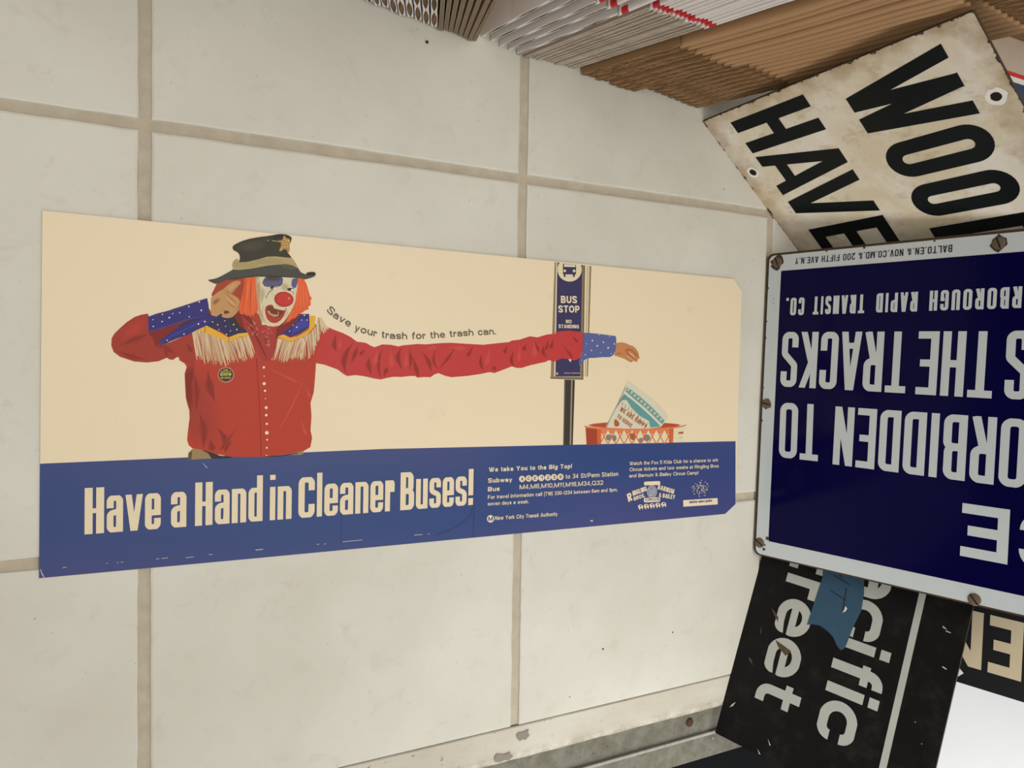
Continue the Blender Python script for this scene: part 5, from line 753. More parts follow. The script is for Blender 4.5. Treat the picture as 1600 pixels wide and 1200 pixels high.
('clown_picture/fringe#b','fr1',[175.5,189.4,173.3,179.9,171.4,170.4,171.9,170.3,174.2,179.7,176.4,189.1]),
('clown_picture/fringe#b','fr1',[176.4,189.2,173.7,180.4,172.1,171.6,172.6,171.5,174.6,180.2,177.3,189.0]),
('clown_picture/fringe#b','fr1',[177.3,189.1,174.7,181.1,172.6,173.0,173.0,172.9,175.6,180.8,178.3,188.8]),
('clown_picture/fringe#b','fr3',[178.3,188.9,175.1,179.9,173.2,170.8,173.7,170.7,176.0,179.6,179.2,188.6]),
('clown_picture/fringe#b','fr2',[179.2,188.6,177.1,180.3,175.4,171.9,175.8,171.8,178.0,180.1,180.1,188.4]),
('clown_picture/fringe#b','fr2',[180.0,188.3,177.5,179.1,175.5,170.0,176.0,169.9,178.4,178.9,181.0,188.0]),
('clown_picture/fringe#b','fr2',[180.9,187.9,178.6,179.5,177.0,171.0,177.5,170.9,179.5,179.3,181.8,187.7]),
('clown_picture/fringe#b','fr2',[181.8,187.6,179.6,178.1,177.4,168.7,177.8,168.5,180.5,177.9,182.7,187.3]),
('clown_picture/fringe#b','fr2',[182.7,187.2,180.4,178.8,177.5,170.3,177.9,170.2,181.3,178.5,183.6,187.0]),
('clown_picture/fringe#b','fr2',[183.5,186.9,180.8,178.5,179.0,170.1,179.5,169.9,181.7,178.2,184.5,186.6]),
('clown_picture/fringe#b','fr1',[184.4,186.6,181.3,177.5,179.4,168.5,179.9,168.4,182.2,177.3,185.4,186.3]),
('clown_picture/fringe#b','fr1',[185.3,186.9,183.2,178.7,180.9,170.3,181.4,170.2,184.1,178.4,186.3,186.7]),
('clown_picture/fringe#b','fr3',[186.2,187.3,183.7,178.2,181.4,169.0,181.9,168.9,184.5,177.9,187.2,187.0]),
('clown_picture/fringe#b','fr1',[187.1,187.7,184.4,178.7,182.2,169.6,182.7,169.5,185.2,178.4,188.1,187.4]),
('clown_picture/fringe#b','fr3',[188.0,188.0,185.7,179.2,182.7,170.3,183.2,170.1,186.6,178.9,189.0,187.7]),
('clown_picture/fringe#b','fr3',[188.9,188.4,185.8,180.0,183.9,171.6,184.4,171.5,186.7,179.7,189.9,188.0]),
('clown_picture/fringe#b','fr2',[189.8,188.7,187.5,180.7,185.0,172.6,185.5,172.5,188.4,180.4,190.8,188.4]),
('clown_picture/fringe#b','fr2',[190.7,189.0,188.7,180.8,185.7,172.5,186.1,172.3,189.6,180.5,191.7,188.8]),
('clown_picture/fringe#b','fr2',[191.6,189.4,189.2,181.0,186.3,172.5,186.8,172.4,190.0,180.7,192.6,189.1]),
('clown_picture/fringe#b','fr2',[192.5,189.8,189.2,180.3,186.3,170.7,186.8,170.6,190.1,180.0,193.5,189.5]),
('clown_picture/fringe#b','fr1',[193.4,190.3,190.4,181.0,187.4,171.7,187.8,171.6,191.3,180.7,194.3,190.0]),
('clown_picture/fringe#b','fr1',[194.2,190.8,190.8,182.4,188.9,174.1,189.4,173.9,191.7,182.1,195.2,190.4]),
('clown_picture/fringe#b','fr2',[195.1,191.2,192.5,181.8,188.9,172.3,189.3,172.1,193.3,181.5,196.0,191.0]),
('clown_picture/fringe#b','fr3',[195.9,191.7,193.2,182.1,189.5,172.4,190.0,172.3,194.0,181.8,196.9,191.4]),
('clown_picture/fringe#b','fr1',[196.8,192.2,193.4,182.3,191.0,172.5,191.5,172.4,194.3,182.1,197.7,191.9]),
('clown_picture/fringe#b','fr3',[197.6,192.6,194.6,181.6,190.9,170.5,191.3,170.3,195.5,181.3,198.6,192.4]),
('clown_picture/fringe#b','fr1',[198.5,193.1,195.3,183.4,192.9,173.7,193.4,173.6,196.2,183.2,199.5,192.8]),
('clown_picture/fringe#b','fr1',[199.4,193.6,196.1,182.6,194.2,171.5,194.7,171.5,197.0,182.3,200.3,193.3]),
('clown_picture/fringe#b','fr1',[195.3,190.4,194.2,180.7,193.8,171.1,194.3,171.1,195.1,180.6,196.3,190.2]),
('clown_picture/fringe#b','fr1',[196.1,190.9,195.7,181.3,195.6,171.7,196.1,171.7,196.7,181.3,197.1,190.8]),
('clown_picture/fringe#b','fr3',[196.8,191.4,195.9,181.6,195.8,171.7,196.3,171.7,196.9,181.5,197.8,191.4]),
('clown_picture/fringe#b','fr3',[197.6,192.0,196.6,181.1,197.2,170.3,197.7,170.3,197.6,181.1,198.6,191.9]),
('clown_picture/fringe#b','fr2',[198.3,192.6,197.5,183.4,198.1,174.2,198.6,174.2,198.5,183.3,199.3,192.5]),
('clown_picture/fringe#b','fr1',[199.0,193.0,200.1,182.6,200.9,172.1,201.4,172.2,201.1,182.7,200.0,193.1]),
('clown_picture/fringe#b','fr3',[199.8,193.6,200.6,184.1,201.1,174.5,201.6,174.6,201.6,184.1,200.8,193.7]),
('clown_picture/fringe#b','fr1',[200.5,194.2,200.7,183.6,202.0,173.0,202.5,173.0,201.7,183.6,201.5,194.2]),
('clown_picture/fringe#b','fr2',[201.3,194.7,202.0,185.0,203.2,175.3,203.7,175.4,203.0,185.1,202.3,194.8]),
('clown_picture/fringe#b','fr2',[202.0,195.3,202.7,186.6,202.8,177.9,203.3,177.9,203.6,186.7,203.0,195.4]),
('clown_picture/fringe#b','fr3',[202.6,196.0,203.5,187.6,203.7,179.2,204.2,179.2,204.4,187.7,203.6,196.1]),
('clown_picture/fringe#b','fr1',[203.2,196.7,204.3,186.6,205.1,176.4,205.6,176.4,205.3,186.7,204.2,196.9]),
('clown_picture/fringe#b','fr1',[203.8,197.4,205.3,188.8,205.9,180.0,206.4,180.1,206.3,188.9,204.8,197.6]),
('clown_picture/fringe#b','fr1',[204.4,198.2,205.2,189.2,206.3,180.1,206.8,180.2,206.2,189.3,205.4,198.3]),
('clown_picture/fringe#b','fr3',[205.0,198.9,205.5,189.1,206.3,179.3,206.8,179.3,206.4,189.2,206.0,199.0]),
('clown_picture/fringe#b','fr1',[205.6,199.6,206.6,191.9,206.6,184.1,207.1,184.1,207.5,192.0,206.6,199.8]),
('clown_picture/fringe#b','fr1',[206.1,200.4,206.3,192.0,207.5,183.7,208.0,183.7,207.3,192.1,207.2,200.4]),
('clown_picture/fringe#b','fr3',[206.7,201.2,206.5,193.1,207.5,185.1,208.0,185.2,207.4,193.2,207.7,201.2]),
('clown_picture/fringe#b','fr3',[206.9,202.1,206.9,195.2,208.3,188.3,208.8,188.4,207.9,195.3,207.9,202.1]),
('clown_picture/fringe#b','fr2',[207.1,202.9,207.7,195.9,208.3,188.9,208.8,188.9,208.6,196.0,208.2,203.0]),
('clown_picture/fringe#b','fr1',[207.4,203.8,208.1,195.6,209.0,187.4,209.5,187.4,209.1,195.7,208.4,203.9]),
('clown_picture/fringe#b','fr2',[207.6,204.7,208.3,196.6,209.6,188.6,210.1,188.7,209.2,196.8,208.6,204.9]),
('clown_picture/fringe#b','fr1',[207.8,205.6,209.0,197.7,210.2,189.8,210.7,189.9,209.9,197.8,208.8,205.8]),
('clown_picture/fringe#b','fr2',[208.1,206.5,209.2,199.9,209.8,193.3,210.3,193.4,210.2,200.1,209.1,206.7]),
('clown_picture/fringe#b','fr1',[208.3,207.5,208.6,200.8,210.2,194.3,210.7,194.4,209.5,201.0,209.3,207.6]),
('clown_picture/fringe#b','fr3',[208.5,208.3,210.4,201.0,211.2,193.7,211.7,193.8,211.3,201.2,209.5,208.6]),
('clown_picture/fringe#b','fr1',[208.2,208.6,210.3,202.7,212.2,196.7,212.7,196.9,211.3,203.0,209.1,209.0]),
('clown_picture/fringe#b','fr1',[208.6,208.5,211.6,201.7,213.8,194.9,214.3,195.1,212.5,202.1,209.5,209.0]),
('clown_picture/fringe#b','fr1',[208.9,208.5,211.3,201.9,214.2,195.4,214.7,195.6,212.2,202.3,209.9,208.9]),
('clown_picture/fringe#b','fr1',[209.4,208.4,212.5,202.5,215.0,196.5,215.5,196.7,213.3,202.9,210.3,208.9]),
('clown_picture/fringe#b','fr1',[209.8,208.3,212.9,202.4,215.8,196.5,216.2,196.7,213.7,202.8,210.7,208.8]),
('clown_picture/fringe#b','fr2',[210.1,208.3,212.9,202.8,216.4,197.4,216.8,197.7,213.7,203.3,211.1,208.8]),
('clown_picture/fringe#b','fr1',[210.5,208.2,213.1,203.5,216.4,198.9,216.9,199.2,214.0,204.0,211.4,208.7]),
('clown_picture/fringe#b','fr1',[210.9,208.1,213.9,203.3,217.5,198.5,218.0,198.8,214.7,203.8,211.8,208.7]),
('clown_picture/fringe#b','fr1',[211.3,208.1,214.2,203.4,218.4,199.0,218.8,199.3,214.9,204.0,212.2,208.6]),
('clown_picture/yoke_trim','yellow',[105.8,194.0,111.3,197.3,116.2,198.1,121.8,195.3,128.1,192.0,134.2,188.7,142.1,192.2,150.1,193.4,150.6,190.4,143.4,189.3,134.5,184.4,126.9,187.4,116.9,191.5,111.9,193.9,107.0,192.4]),
('clown_picture/yoke_trim','amber',[115.3,198.04,115.51,191.71,116.25,191.77,115.8,198.09]),
('clown_picture/yoke_trim','amber',[133.95,188.69,134.13,184.67,134.89,184.75,134.45,188.75]),
('clown_picture/yoke_trim#b','yellow',[173.9,190.6,179.0,192.9,185.1,190.1,194.0,193.2,201.2,199.1,201.7,210.3,206.6,210.3,206.2,201.0,199.6,193.4,189.3,188.4,184.5,186.8,177.7,189.4]),
('clown_picture/yoke_trim#b','amber',[189.39,190.54,200.91,197.75,200.32,198.68,189.1,191.0]),
('clown_picture/bandana','redd',[138.0,211.4,148.2,212.0,156.2,198.8,151.1,193.1,143.3,198.2,139.3,204.8]),
('clown_picture/bandana','bandana',[144.2,207.7,148.4,203.9,152.3,200.0,158.2,200.9,162.8,198.4,169.5,197.3,176.2,199.7,181.5,206.8,186.9,211.3,186.9,205.7,180.2,199.8,174.9,192.7,173.1,180.2,170.1,171.9,167.9,169.4,164.6,168.7,161.9,170.3,156.5,179.1,151.8,189.1,147.2,197.0]),
('clown_picture/bandana','redd',[152.13,197.13,158.14,184.76,165.66,170.3,166.14,170.54,160.0,185.8,152.58,197.41]),
('clown_picture/bandana','redd',[162.71,190.75,165.87,182.16,168.23,183.46,163.18,191.02]),
('clown_picture/bandana','redd',[148.22,200.96,155.6,192.56,157.06,194.15,148.58,201.35]),
('clown_picture/bandana','pinkw',[165.54,183.08,166.14,183.99,167.15,182.89,167.38,183.13,166.18,184.32,165.29,183.28]),
('clown_picture/bandana','pinkw',[167.13,197.55,166.21,196.96,165.75,198.4,165.45,198.28,166.05,196.68,167.27,197.26]),
('clown_picture/bandana','pinkw',[164.72,189.65,163.76,190.1,164.66,191.32,164.41,191.51,163.44,190.07,164.56,189.36]),
('clown_picture/bandana','pinkw',[168.54,196.43,167.48,196.51,167.95,197.97,167.64,198.06,167.19,196.38,168.49,196.1]),
('clown_picture/bandana','pinkw',[166.33,184.44,167.28,184.96,167.65,183.49,167.96,183.59,167.46,185.24,166.2,184.74]),
('clown_picture/bandana','pinkw',[160.81,194.26,161.67,194.92,162.25,193.54,162.54,193.68,161.81,195.21,160.65,194.53]),
('clown_picture/bandana','pinkw',[165.3,188.94,165.33,190.03,166.76,189.71,166.83,190.03,165.18,190.32,164.99,188.96]),
('clown_picture/bandana','pinkw',[166.13,193.75,165.21,194.27,166.2,195.43,165.95,195.64,164.89,194.27,165.96,193.48]),
('clown_picture/bandana','pinkw',[166.18,183.54,167.21,183.3,166.55,181.92,166.84,181.78,167.52,183.38,166.27,183.86]),
('clown_picture/bandana','pinkw',[158.26,195.96,157.23,195.72,157.26,197.23,156.94,197.22,156.99,195.51,158.3,195.64]),
('clown_picture/bandana','pinkw',[163.86,196.35,163.77,195.25,162.36,195.66,162.28,195.35,163.9,194.95,164.17,196.3]),
('clown_picture/bandana','pinkw',[166.04,185.47,165.95,186.56,167.42,186.38,167.45,186.71,165.78,186.83,165.72,185.46]),
('clown_picture/bandana','pinkw',[165.11,186.4,166.16,186.64,166.13,185.12,166.45,185.12,166.4,186.86,165.07,186.73]),
('clown_picture/bandana','pinkw',[170.16,194.15,169.35,193.41,168.65,194.74,168.37,194.57,169.23,193.1,170.35,193.89]),
('clown_picture/bandana','pinkw',[166.42,183.8,167.48,183.66,166.95,182.22,167.25,182.12,167.78,183.77,166.49,184.13]),
('clown_picture/bandana','pinkw',[164.72,183.08,165.53,183.82,166.23,182.49,166.51,182.66,165.64,184.13,164.53,183.34]),
('clown_picture/bandana','pinkw',[166.77,185.69,166.25,186.64,167.66,187.11,167.56,187.42,165.98,186.81,166.48,185.54]),
('clown_picture/bandana','pinkw',[167.15,193.48,166.45,192.63,165.56,193.83,165.31,193.62,166.39,192.31,167.37,193.26]),
('clown_picture/bandana','pinkw',[154.3,194.3,154.8,193.36,153.4,192.91,153.49,192.6,155.06,193.19,154.58,194.45]),
('clown_picture/bandana','pinkw',[152.69,200.44,152.37,199.4,151.12,200.11,150.97,199.82,152.43,199.08,152.98,200.33]),
('clown_picture/bandana','pinkw',[154.09,193.22,153.3,192.49,152.6,193.79,152.33,193.62,153.19,192.18,154.27,192.97]),
('clown_picture/bandana','pinkw',[157.03,190.87,156.57,191.84,157.99,192.22,157.91,192.53,156.32,192.02,156.73,190.74]),
('clown_picture/bandana','pinkw',[154.55,192.18,153.94,191.28,152.97,192.38,152.74,192.15,153.9,190.96,154.79,191.98]),
('clown_picture/bandana','pinkw',[155.59,195.16,155.46,194.08,154.09,194.55,153.99,194.24,155.57,193.77,155.9,195.1]),
('clown_picture/bandana','pinkw',[151.16,196.89,150.21,197.3,151.07,198.54,150.81,198.72,149.9,197.27,151.01,196.6]),
('clown_picture/bandana','pinkw',[156.06,197.34,156.96,197.92,157.42,196.49,157.71,196.61,157.12,198.2,155.92,197.63]),
('clown_picture/bandana','redd',[173.5,198.2,178.8,205.3,188.2,214.1,193.7,211.6,188.4,203.0,181.6,197.1,175.0,191.3,172.3,188.5]),
('clown_picture/wig','wigd',[124.4,232.9,133.8,237.9,140.2,239.0,147.9,240.3,146.7,232.1,144.9,223.2,143.0,218.4,135.9,224.0,130.2,226.3,121.5,221.5,120.3,223.4,122.5,228.5]),
('clown_picture/wig','wigd',[140.4,218.3,144.9,223.2,156.1,212.4,160.1,205.8,161.5,199.0,156.2,200.2,150.9,206.7,142.5,209.6]),
('clown_picture/wig','wigd',[189.9,235.1,191.9,242.1,199.7,228.7,192.4,210.1,180.2,201.9,177.5,201.1,185.4,215.3]),
('clown_picture/wig','wig',[146.6,239.5,155.6,241.9,156.2,236.8,155.8,231.4,156.5,226.0,158.1,217.3,157.4,211.8,156.7,209.7,155.1,210.3,153.8,207.0,152.5,208.8,151.2,206.7,149.6,208.7,148.3,207.1,147.0,209.2,145.1,208.1,143.1,209.0,142.3,211.6,143.0,216.4,144.2,223.2,146.0,232.1]),
('clown_picture/wig','wig',[190.8,242.8,194.9,243.4,197.1,239.7,198.5,237.0,200.4,230.9,201.2,228.1,203.1,225.4,201.9,223.3,202.3,219.8,199.9,217.5,200.6,215.8,197.5,214.6,195.1,212.4,191.7,211.5,189.0,207.5,185.6,206.3,184.2,204.2,180.9,203.3,185.5,214.0,188.8,221.8,189.3,228.1,190.3,235.1]),
('clown_picture/wig','wigdk',[147.75,238.94,145.88,225.36,144.92,211.79,145.12,211.78,146.5,225.32,148.0,238.92]),
('clown_picture/wig','wigl',[150.33,239.8,148.48,224.5,147.54,209.23,147.74,209.22,149.1,224.47,150.58,239.79]),
('clown_picture/wig','wigdk',[152.27,239.94,151.07,224.65,150.78,209.4,150.98,209.4,151.69,224.65,152.53,239.94]),
('clown_picture/wig','wigl',[152.93,239.3,152.7,224.06,153.39,208.85,153.6,208.86,153.33,224.1,153.19,239.32]),
('clown_picture/wig','wigl',[154.58,238.07,154.32,225.17,154.97,212.32,155.18,212.34,154.94,225.21,154.84,238.08]),
('clown_picture/wig','wigl',[149.06,237.67,148.7,231.57,149.25,225.53,149.46,225.55,149.32,231.61,149.32,237.68]),
('clown_picture/wig','wigl',[193.12,240.85,192.87,227.6,193.58,214.39,193.8,214.41,193.53,227.64,193.4,240.86]),
('clown_picture/wig','wigl',[195.22,239.6,195.28,227.74,196.32,215.93,196.54,215.96,195.95,227.8,195.49,239.63]),
('clown_picture/wig','wigl',[191.77,239.37,190.46,227.48,190.11,215.61,190.33,215.61,191.12,227.46,192.04,239.36]),
('clown_picture/wig','wigl',[197.36,235.55,198.07,227.19,199.75,218.91,199.97,218.96,198.73,227.31,197.64,235.6]),
('clown_picture/wig','wigl',[186.7,214.09,184.6,210.24,183.43,206.27,183.63,206.2,185.2,209.99,186.94,213.97]),
('clown_picture/face','facew',[155.6,241.9,166.2,243.0,176.9,243.5,190.8,243.5,190.5,235.1,189.5,228.1,188.8,221.8,186.4,215.7,182.8,209.0,179.5,204.0,175.5,200.3,170.8,199.3,166.1,199.6,162.1,202.1,159.7,206.8,158.1,213.9,156.8,226.0,155.8,232.7]),
('clown_picture/face','facet',[155.1,241.5,157.5,241.0,158.7,237.0,159.1,230.2,158.0,224.0,159.3,213.9,160.9,207.2,163.5,201.5,160.1,203.7,158.1,209.8,156.9,219.2,155.8,228.7]),
('clown_picture/face','facew>faces>0.33',[159.7,232.7,161.7,232.0,162.6,230.7,163.5,227.5,163.2,225.1,161.7,220.9,161.0,218.6,160.2,216.1,159.8,216.7,159.3,220.7,159.2,224.3,159.1,230.8]),
('clown_picture/face','facew>faces>0.67',[159.9,231.1,161.5,230.6,162.3,229.5,163.0,227.0,162.8,225.0,161.6,221.6,161.0,219.9,160.3,217.9,160.0,218.3,159.7,221.5,159.5,224.3,159.4,229.6]),
('clown_picture/face','facew>faces>1.00',[160.2,229.5,161.4,229.1,161.9,228.3,162.4,226.4,162.3,224.9,161.4,222.4,160.9,221.1,160.5,219.6,160.2,219.9,160.0,222.3,159.9,224.4,159.8,228.3]),
('clown_picture/face','facew>faces>0.33',[179.6,237.8,182.7,236.0,183.5,234.3,182.7,231.4,181.8,230.4,179.8,230.2,178.4,230.7,176.4,232.2,176.3,233.9,178.0,237.3]),
('clown_picture/face','facew>faces>0.67',[179.7,236.9,182.2,235.4,182.8,234.2,182.2,231.8,181.4,231.0,179.8,230.9,178.7,231.2,177.1,232.4,177.0,233.8,178.4,236.5]),
('clown_picture/face','facew>faces>1.00',[179.8,236.0,181.6,234.9,182.1,234.0,181.6,232.2,181.0,231.6,179.8,231.5,179.0,231.8,177.8,232.7,177.7,233.7,178.8,235.7]),
('clown_picture/face','eyepaint',[163.9,241.6,165.1,242.0,167.8,242.3,174.6,242.9,177.1,242.6,177.9,241.0,178.1,240.0,178.0,238.8,177.9,237.8,177.5,236.1,176.8,235.2,175.5,234.1,174.3,233.7,172.3,233.9,170.6,233.8,167.4,233.2,165.6,233.1,163.4,233.4,162.3,234.1,161.4,235.6,161.3,236.6,161.8,238.1,162.2,239.2,163.2,240.9]),
('clown_picture/face','eyepaint>greyd>0.33',[164.2,241.5,176.2,242.7,177.3,239.0,174.9,238.2,164.9,237.4,162.6,237.3]),
('clown_picture/face','eyepaint>greyd>0.67',[165.3,241.7,174.8,242.7,175.7,239.7,173.8,239.0,165.8,238.5,164.0,238.3]),
('clown_picture/face','eyepaint>greyd>1.00',[166.3,241.9,173.5,242.7,174.1,240.4,172.7,239.9,166.7,239.5,165.4,239.4]),
('clown_picture/face','greyd',[164.02,241.89,161.93,239.05,160.89,236.12,162.54,233.35,166.27,232.82,166.35,233.25,162.77,233.73,161.31,236.19,162.3,238.85,164.36,241.63]),
('clown_picture/face','eyepaint',[187.0,241.7,189.9,242.5,190.8,241.9,190.6,239.4,190.3,237.7,189.6,234.9,188.9,233.8,187.4,233.5,186.5,233.7,185.5,235.0,185.2,236.1,185.3,238.2,185.5,239.4,185.9,240.9]),
('clown_picture/face','greyd',[173.1,232.7,172.7,232.0,171.6,231.4,170.2,231.1,168.8,231.2,167.7,231.6,167.3,232.3,167.7,233.0,168.7,233.6,170.2,233.8,171.6,233.8,172.7,233.3]),
('clown_picture/face','pearl',[172.8,232.3,172.4,231.7,171.5,231.3,170.3,231.2,169.3,231.5,168.9,232.1,169.3,232.7,170.2,233.1,171.4,233.2,172.4,232.9]),
('clown_picture/face','inkblack',[170.5,232.8,170.3,232.2,169.8,231.9,169.2,231.9,168.7,232.1,168.5,232.6,168.7,233.2,169.2,233.5,169.8,233.6,170.3,233.3]),
('clown_picture/face','inkblack',[166.83,233.35,169.6,233.4,172.95,232.92,173.02,233.24,169.66,233.95,166.83,233.62]),
('clown_picture/face','greyd',[187.7,232.3,187.3,231.5,186.2,230.9,184.6,230.6,183.1,230.7,182.0,231.2,181.6,231.9,182.0,232.6,183.1,233.2,184.6,233.5,186.1,233.4,187.3,233.0]),
('clown_picture/face','pearl',[187.6,231.9,187.3,231.3,186.4,230.9,185.3,230.9,184.5,231.2,184.1,231.7,184.4,232.3,185.3,232.7,186.4,232.7,187.3,232.4]),
('clown_picture/face','inkblack',[185.2,232.1,185.0,231.5,184.3,231.1,183.6,231.0,182.9,231.4,182.7,231.9,182.9,232.5,183.5,232.9,184.3,233.0,184.9,232.7]),
('clown_picture/face','inkblack',[181.78,232.43,184.46,232.89,187.17,232.49,187.25,232.82,184.48,233.44,181.74,232.7]),
('clown_picture/face','greyd',[170.18,231.89,167.8,230.24,165.51,227.41,164.52,225.25,163.74,222.98,164.13,222.84,165.01,225.05,165.95,227.11,168.23,229.77,170.47,231.44]),
('clown_picture/face','greyd',[185.42,230.41,187.07,229.55,186.98,227.94,187.31,227.93,187.44,229.8,185.64,230.8]),
('clown_picture/face','facew>facet>0.33',[156.2,239.5,159.0,238.4,159.7,230.3,159.2,219.4,160.4,210.6,164.1,201.5,161.5,202.4,158.7,209.8,157.3,219.2,156.1,230.0]),
('clown_picture/face','facew>facet>0.67',[156.3,237.3,158.7,236.3,159.4,229.1,159.0,219.5,160.0,211.7,163.3,203.8,160.9,204.6,158.5,211.1,157.2,219.4,156.2,228.9]),
('clown_picture/face','facew>facet>1.00',[156.4,235.1,158.5,234.2,159.1,228.0,158.7,219.6,159.5,212.9,162.4,206.0,160.4,206.7,158.3,212.3,157.2,219.6,156.3,227.8]),
('clown_picture/face','facew>facet>0.35',[162.1,217.5,162.0,217.2,161.8,216.6,161.5,215.7,161.0,214.5,160.7,213.2,160.5,211.8,160.6,210.3,160.8,208.7,161.2,207.1,161.9,205.8,162.8,204.5,163.8,203.5,164.6,202.6,165.1,202.1,165.4,201.9,165.5,202.0,165.3,202.3,164.9,203.0,164.3,203.9,163.5,205.1,162.9,206.3,162.5,207.7,162.1,209.0,162.0,210.4,161.9,211.8,161.8,213.1,161.9,214.4,162.1,215.6,162.2,216.5,162.3,217.1,162.3,217.5]),
('clown_picture/face','facew>facet>0.75',[162.2,217.5,162.1,217.2,161.9,216.6,161.6,215.7,161.2,214.5,161.0,213.2,160.8,211.8,160.9,210.3,161.1,208.8,161.5,207.3,162.1,205.9,162.9,204.7,163.9,203.6,164.6,202.7,165.1,202.2,165.4,201.9,165.5,202.0,165.3,202.3,164.8,202.9,164.2,203.8,163.3,205.0,162.6,206.2,162.2,207.5,161.8,208.9,161.6,210.4,161.5,211.8,161.5,213.2,161.7,214.4,161.9,215.6,162.1,216.6,162.2,217.2,162.3,217.5]),
('clown_picture/face','facew>facet>0.35',[182.6,214.9,182.5,214.6,182.4,214.2,182.2,213.4,182.0,212.5,181.6,211.6,181.2,210.5,180.8,209.3,180.2,208.0,179.8,207.1,179.5,206.4,179.4,206.1,179.5,206.0,179.8,206.3,180.1,206.9,180.7,207.8,181.4,209.0,182.1,210.1,182.5,211.3,182.7,212.4,182.8,213.4,182.8,214.1,182.8,214.6,182.8,214.8]),
('clown_picture/face','facew>facet>0.75',[182.7,214.9,182.6,214.6,182.5,214.1,182.3,213.4,182.1,212.5,181.8,211.5,181.4,210.4,180.9,209.2,180.3,208.0,179.9,207.0,179.6,206.4,179.4,206.1,179.5,206.0,179.7,206.3,180.0,206.9,180.6,207.8,181.3,209.1,181.9,210.2,182.3,211.4,182.5,212.4,182.6,213.4,182.7,214.1,182.8,214.6,182.8,214.8]),
('clown_picture/face','facew>facet>0.35',[171.9,216.9,172.1,216.8,172.5,216.7,173.1,216.5,173.9,216.3,174.9,216.2,175.9,216.2,177.0,216.4,178.2,216.6,179.1,216.8,179.7,216.9,180.0,217.0,180.0,217.2,179.7,217.2,179.1,217.2,178.2,217.2,177.0,217.1,175.9,217.1,174.9,217.1,174.0,217.1,173.2,217.1,172.5,217.1,172.1,217.1,171.9,217.1]),
('clown_picture/face','facew>facet>0.75',[171.9,217.0,172.1,216.9,172.5,216.8,173.1,216.7,174.0,216.5,174.9,216.4,175.9,216.4,177.0,216.5,178.2,216.7,179.1,216.9,179.7,217.0,180.0,217.1,180.0,217.2,179.7,217.2,179.1,217.1,178.2,217.0,177.0,216.9,175.9,216.9,174.9,216.9,174.0,216.9,173.2,217.0,172.5,217.0,172.1,217.1,171.9,217.1]),
('clown_picture/face','facew>facet>0.35',[177.9,234.2,178.1,234.0,178.3,233.6,178.7,233.1,179.2,232.4,179.5,231.7,179.7,231.2,179.8,230.6,179.7,229.9,179.7,229.4,179.7,229.1,179.7,228.9,179.9,228.8,180.0,229.0,180.1,229.3,180.3,229.8,180.6,230.6,180.6,231.4,180.3,232.2,179.8,232.9,179.1,233.4,178.6,233.9,178.3,234.2,178.1,234.3]),
('clown_picture/face','facew>facet>0.75',[178.0,234.2,178.1,234.0,178.4,233.7,178.8,233.2,179.4,232.5,179.7,231.9,179.9,231.2,180.0,230.6,179.9,229.9,179.8,229.4,179.7,229.0,179.7,228.9,179.8,228.8,179.9,229.0,180.0,229.4,180.2,229.9,180.4,230.6,180.4,231.3,180.1,232.1,179.7,232.7,179.0,233.4,178.5,233.8,178.2,234.1,178.0,234.3]),
('clown_picture/face','faces',[159.02,230.08,163.62,228.24,163.82,228.75,159.14,230.39]),
('clown_picture/face','faces',[168.27,227.99,170.9,225.34,171.27,225.75,168.49,228.24]),
('clown_picture/face','redmouth',[163.4,213.8,164.2,216.2,166.5,217.7,168.9,218.0,170.4,216.9,170.7,215.2,175.3,214.4,180.7,216.1,181.5,215.3,180.4,211.6,179.1,208.4,176.8,205.2,173.4,202.6,170.8,202.2,167.7,203.1,165.1,205.7,163.7,210.1]),
('clown_picture/face','mouthd',[164.9,215.2,166.9,216.7,169.5,216.5,171.3,214.2,175.3,213.3,179.3,214.0,178.0,210.8,175.4,207.9,172.0,206.9,168.7,208.3,166.3,210.9]),
('clown_picture/face','tongue',[166.6,212.9,168.6,210.3,172.0,209.5,174.3,209.9,174.1,212.0,175.0,212.6,174.6,208.7,171.4,207.6,167.7,209.2,165.6,211.9]),
('clown_picture/face','facew',[170.5,217.3,175.3,216.2,180.7,216.3,180.8,214.7,179.3,213.5,175.3,214.1,170.7,215.1]),
('clown_picture/face','nosed>nose>0.25',[187.3,222.8,186.8,220.9,185.7,219.3,184.0,217.9,182.0,217.0,179.7,216.5,177.4,216.6,175.2,217.3,173.3,218.4,171.9,219.9,171.1,221.6,170.9,223.5,171.4,225.3,172.5,227.0,174.1,228.4,176.2,229.3,178.4,229.7,180.8,229.7,183.0,229.0,184.9,227.9,186.3,226.5,187.1,224.7]),
('clown_picture/face','nosed>nose>0.50',[186.7,223.0,186.2,221.3,185.2,219.8,183.7,218.5,181.9,217.7,179.8,217.3,177.7,217.4,175.8,218.0,174.1,219.0,172.8,220.3,172.1,221.9,171.9,223.6,172.4,225.2,173.4,226.7,174.8,228.0,176.7,228.8,178.7,229.2,180.8,229.1,182.8,228.6,184.5,227.6,185.8,226.3,186.5,224.7]),
('clown_picture/face','nosed>nose>0.75',[186.1,223.1,185.7,221.6,184.8,220.3,183.5,219.2,181.8,218.5,180.0,218.1,178.1,218.2,176.4,218.7,174.9,219.6,173.8,220.8,173.1,222.2,173.0,223.7,173.3,225.2,174.2,226.5,175.5,227.6,177.2,228.3,179.0,228.7,180.9,228.6,182.6,228.1,184.1,227.2,185.3,226.0,185.9,224.6]),
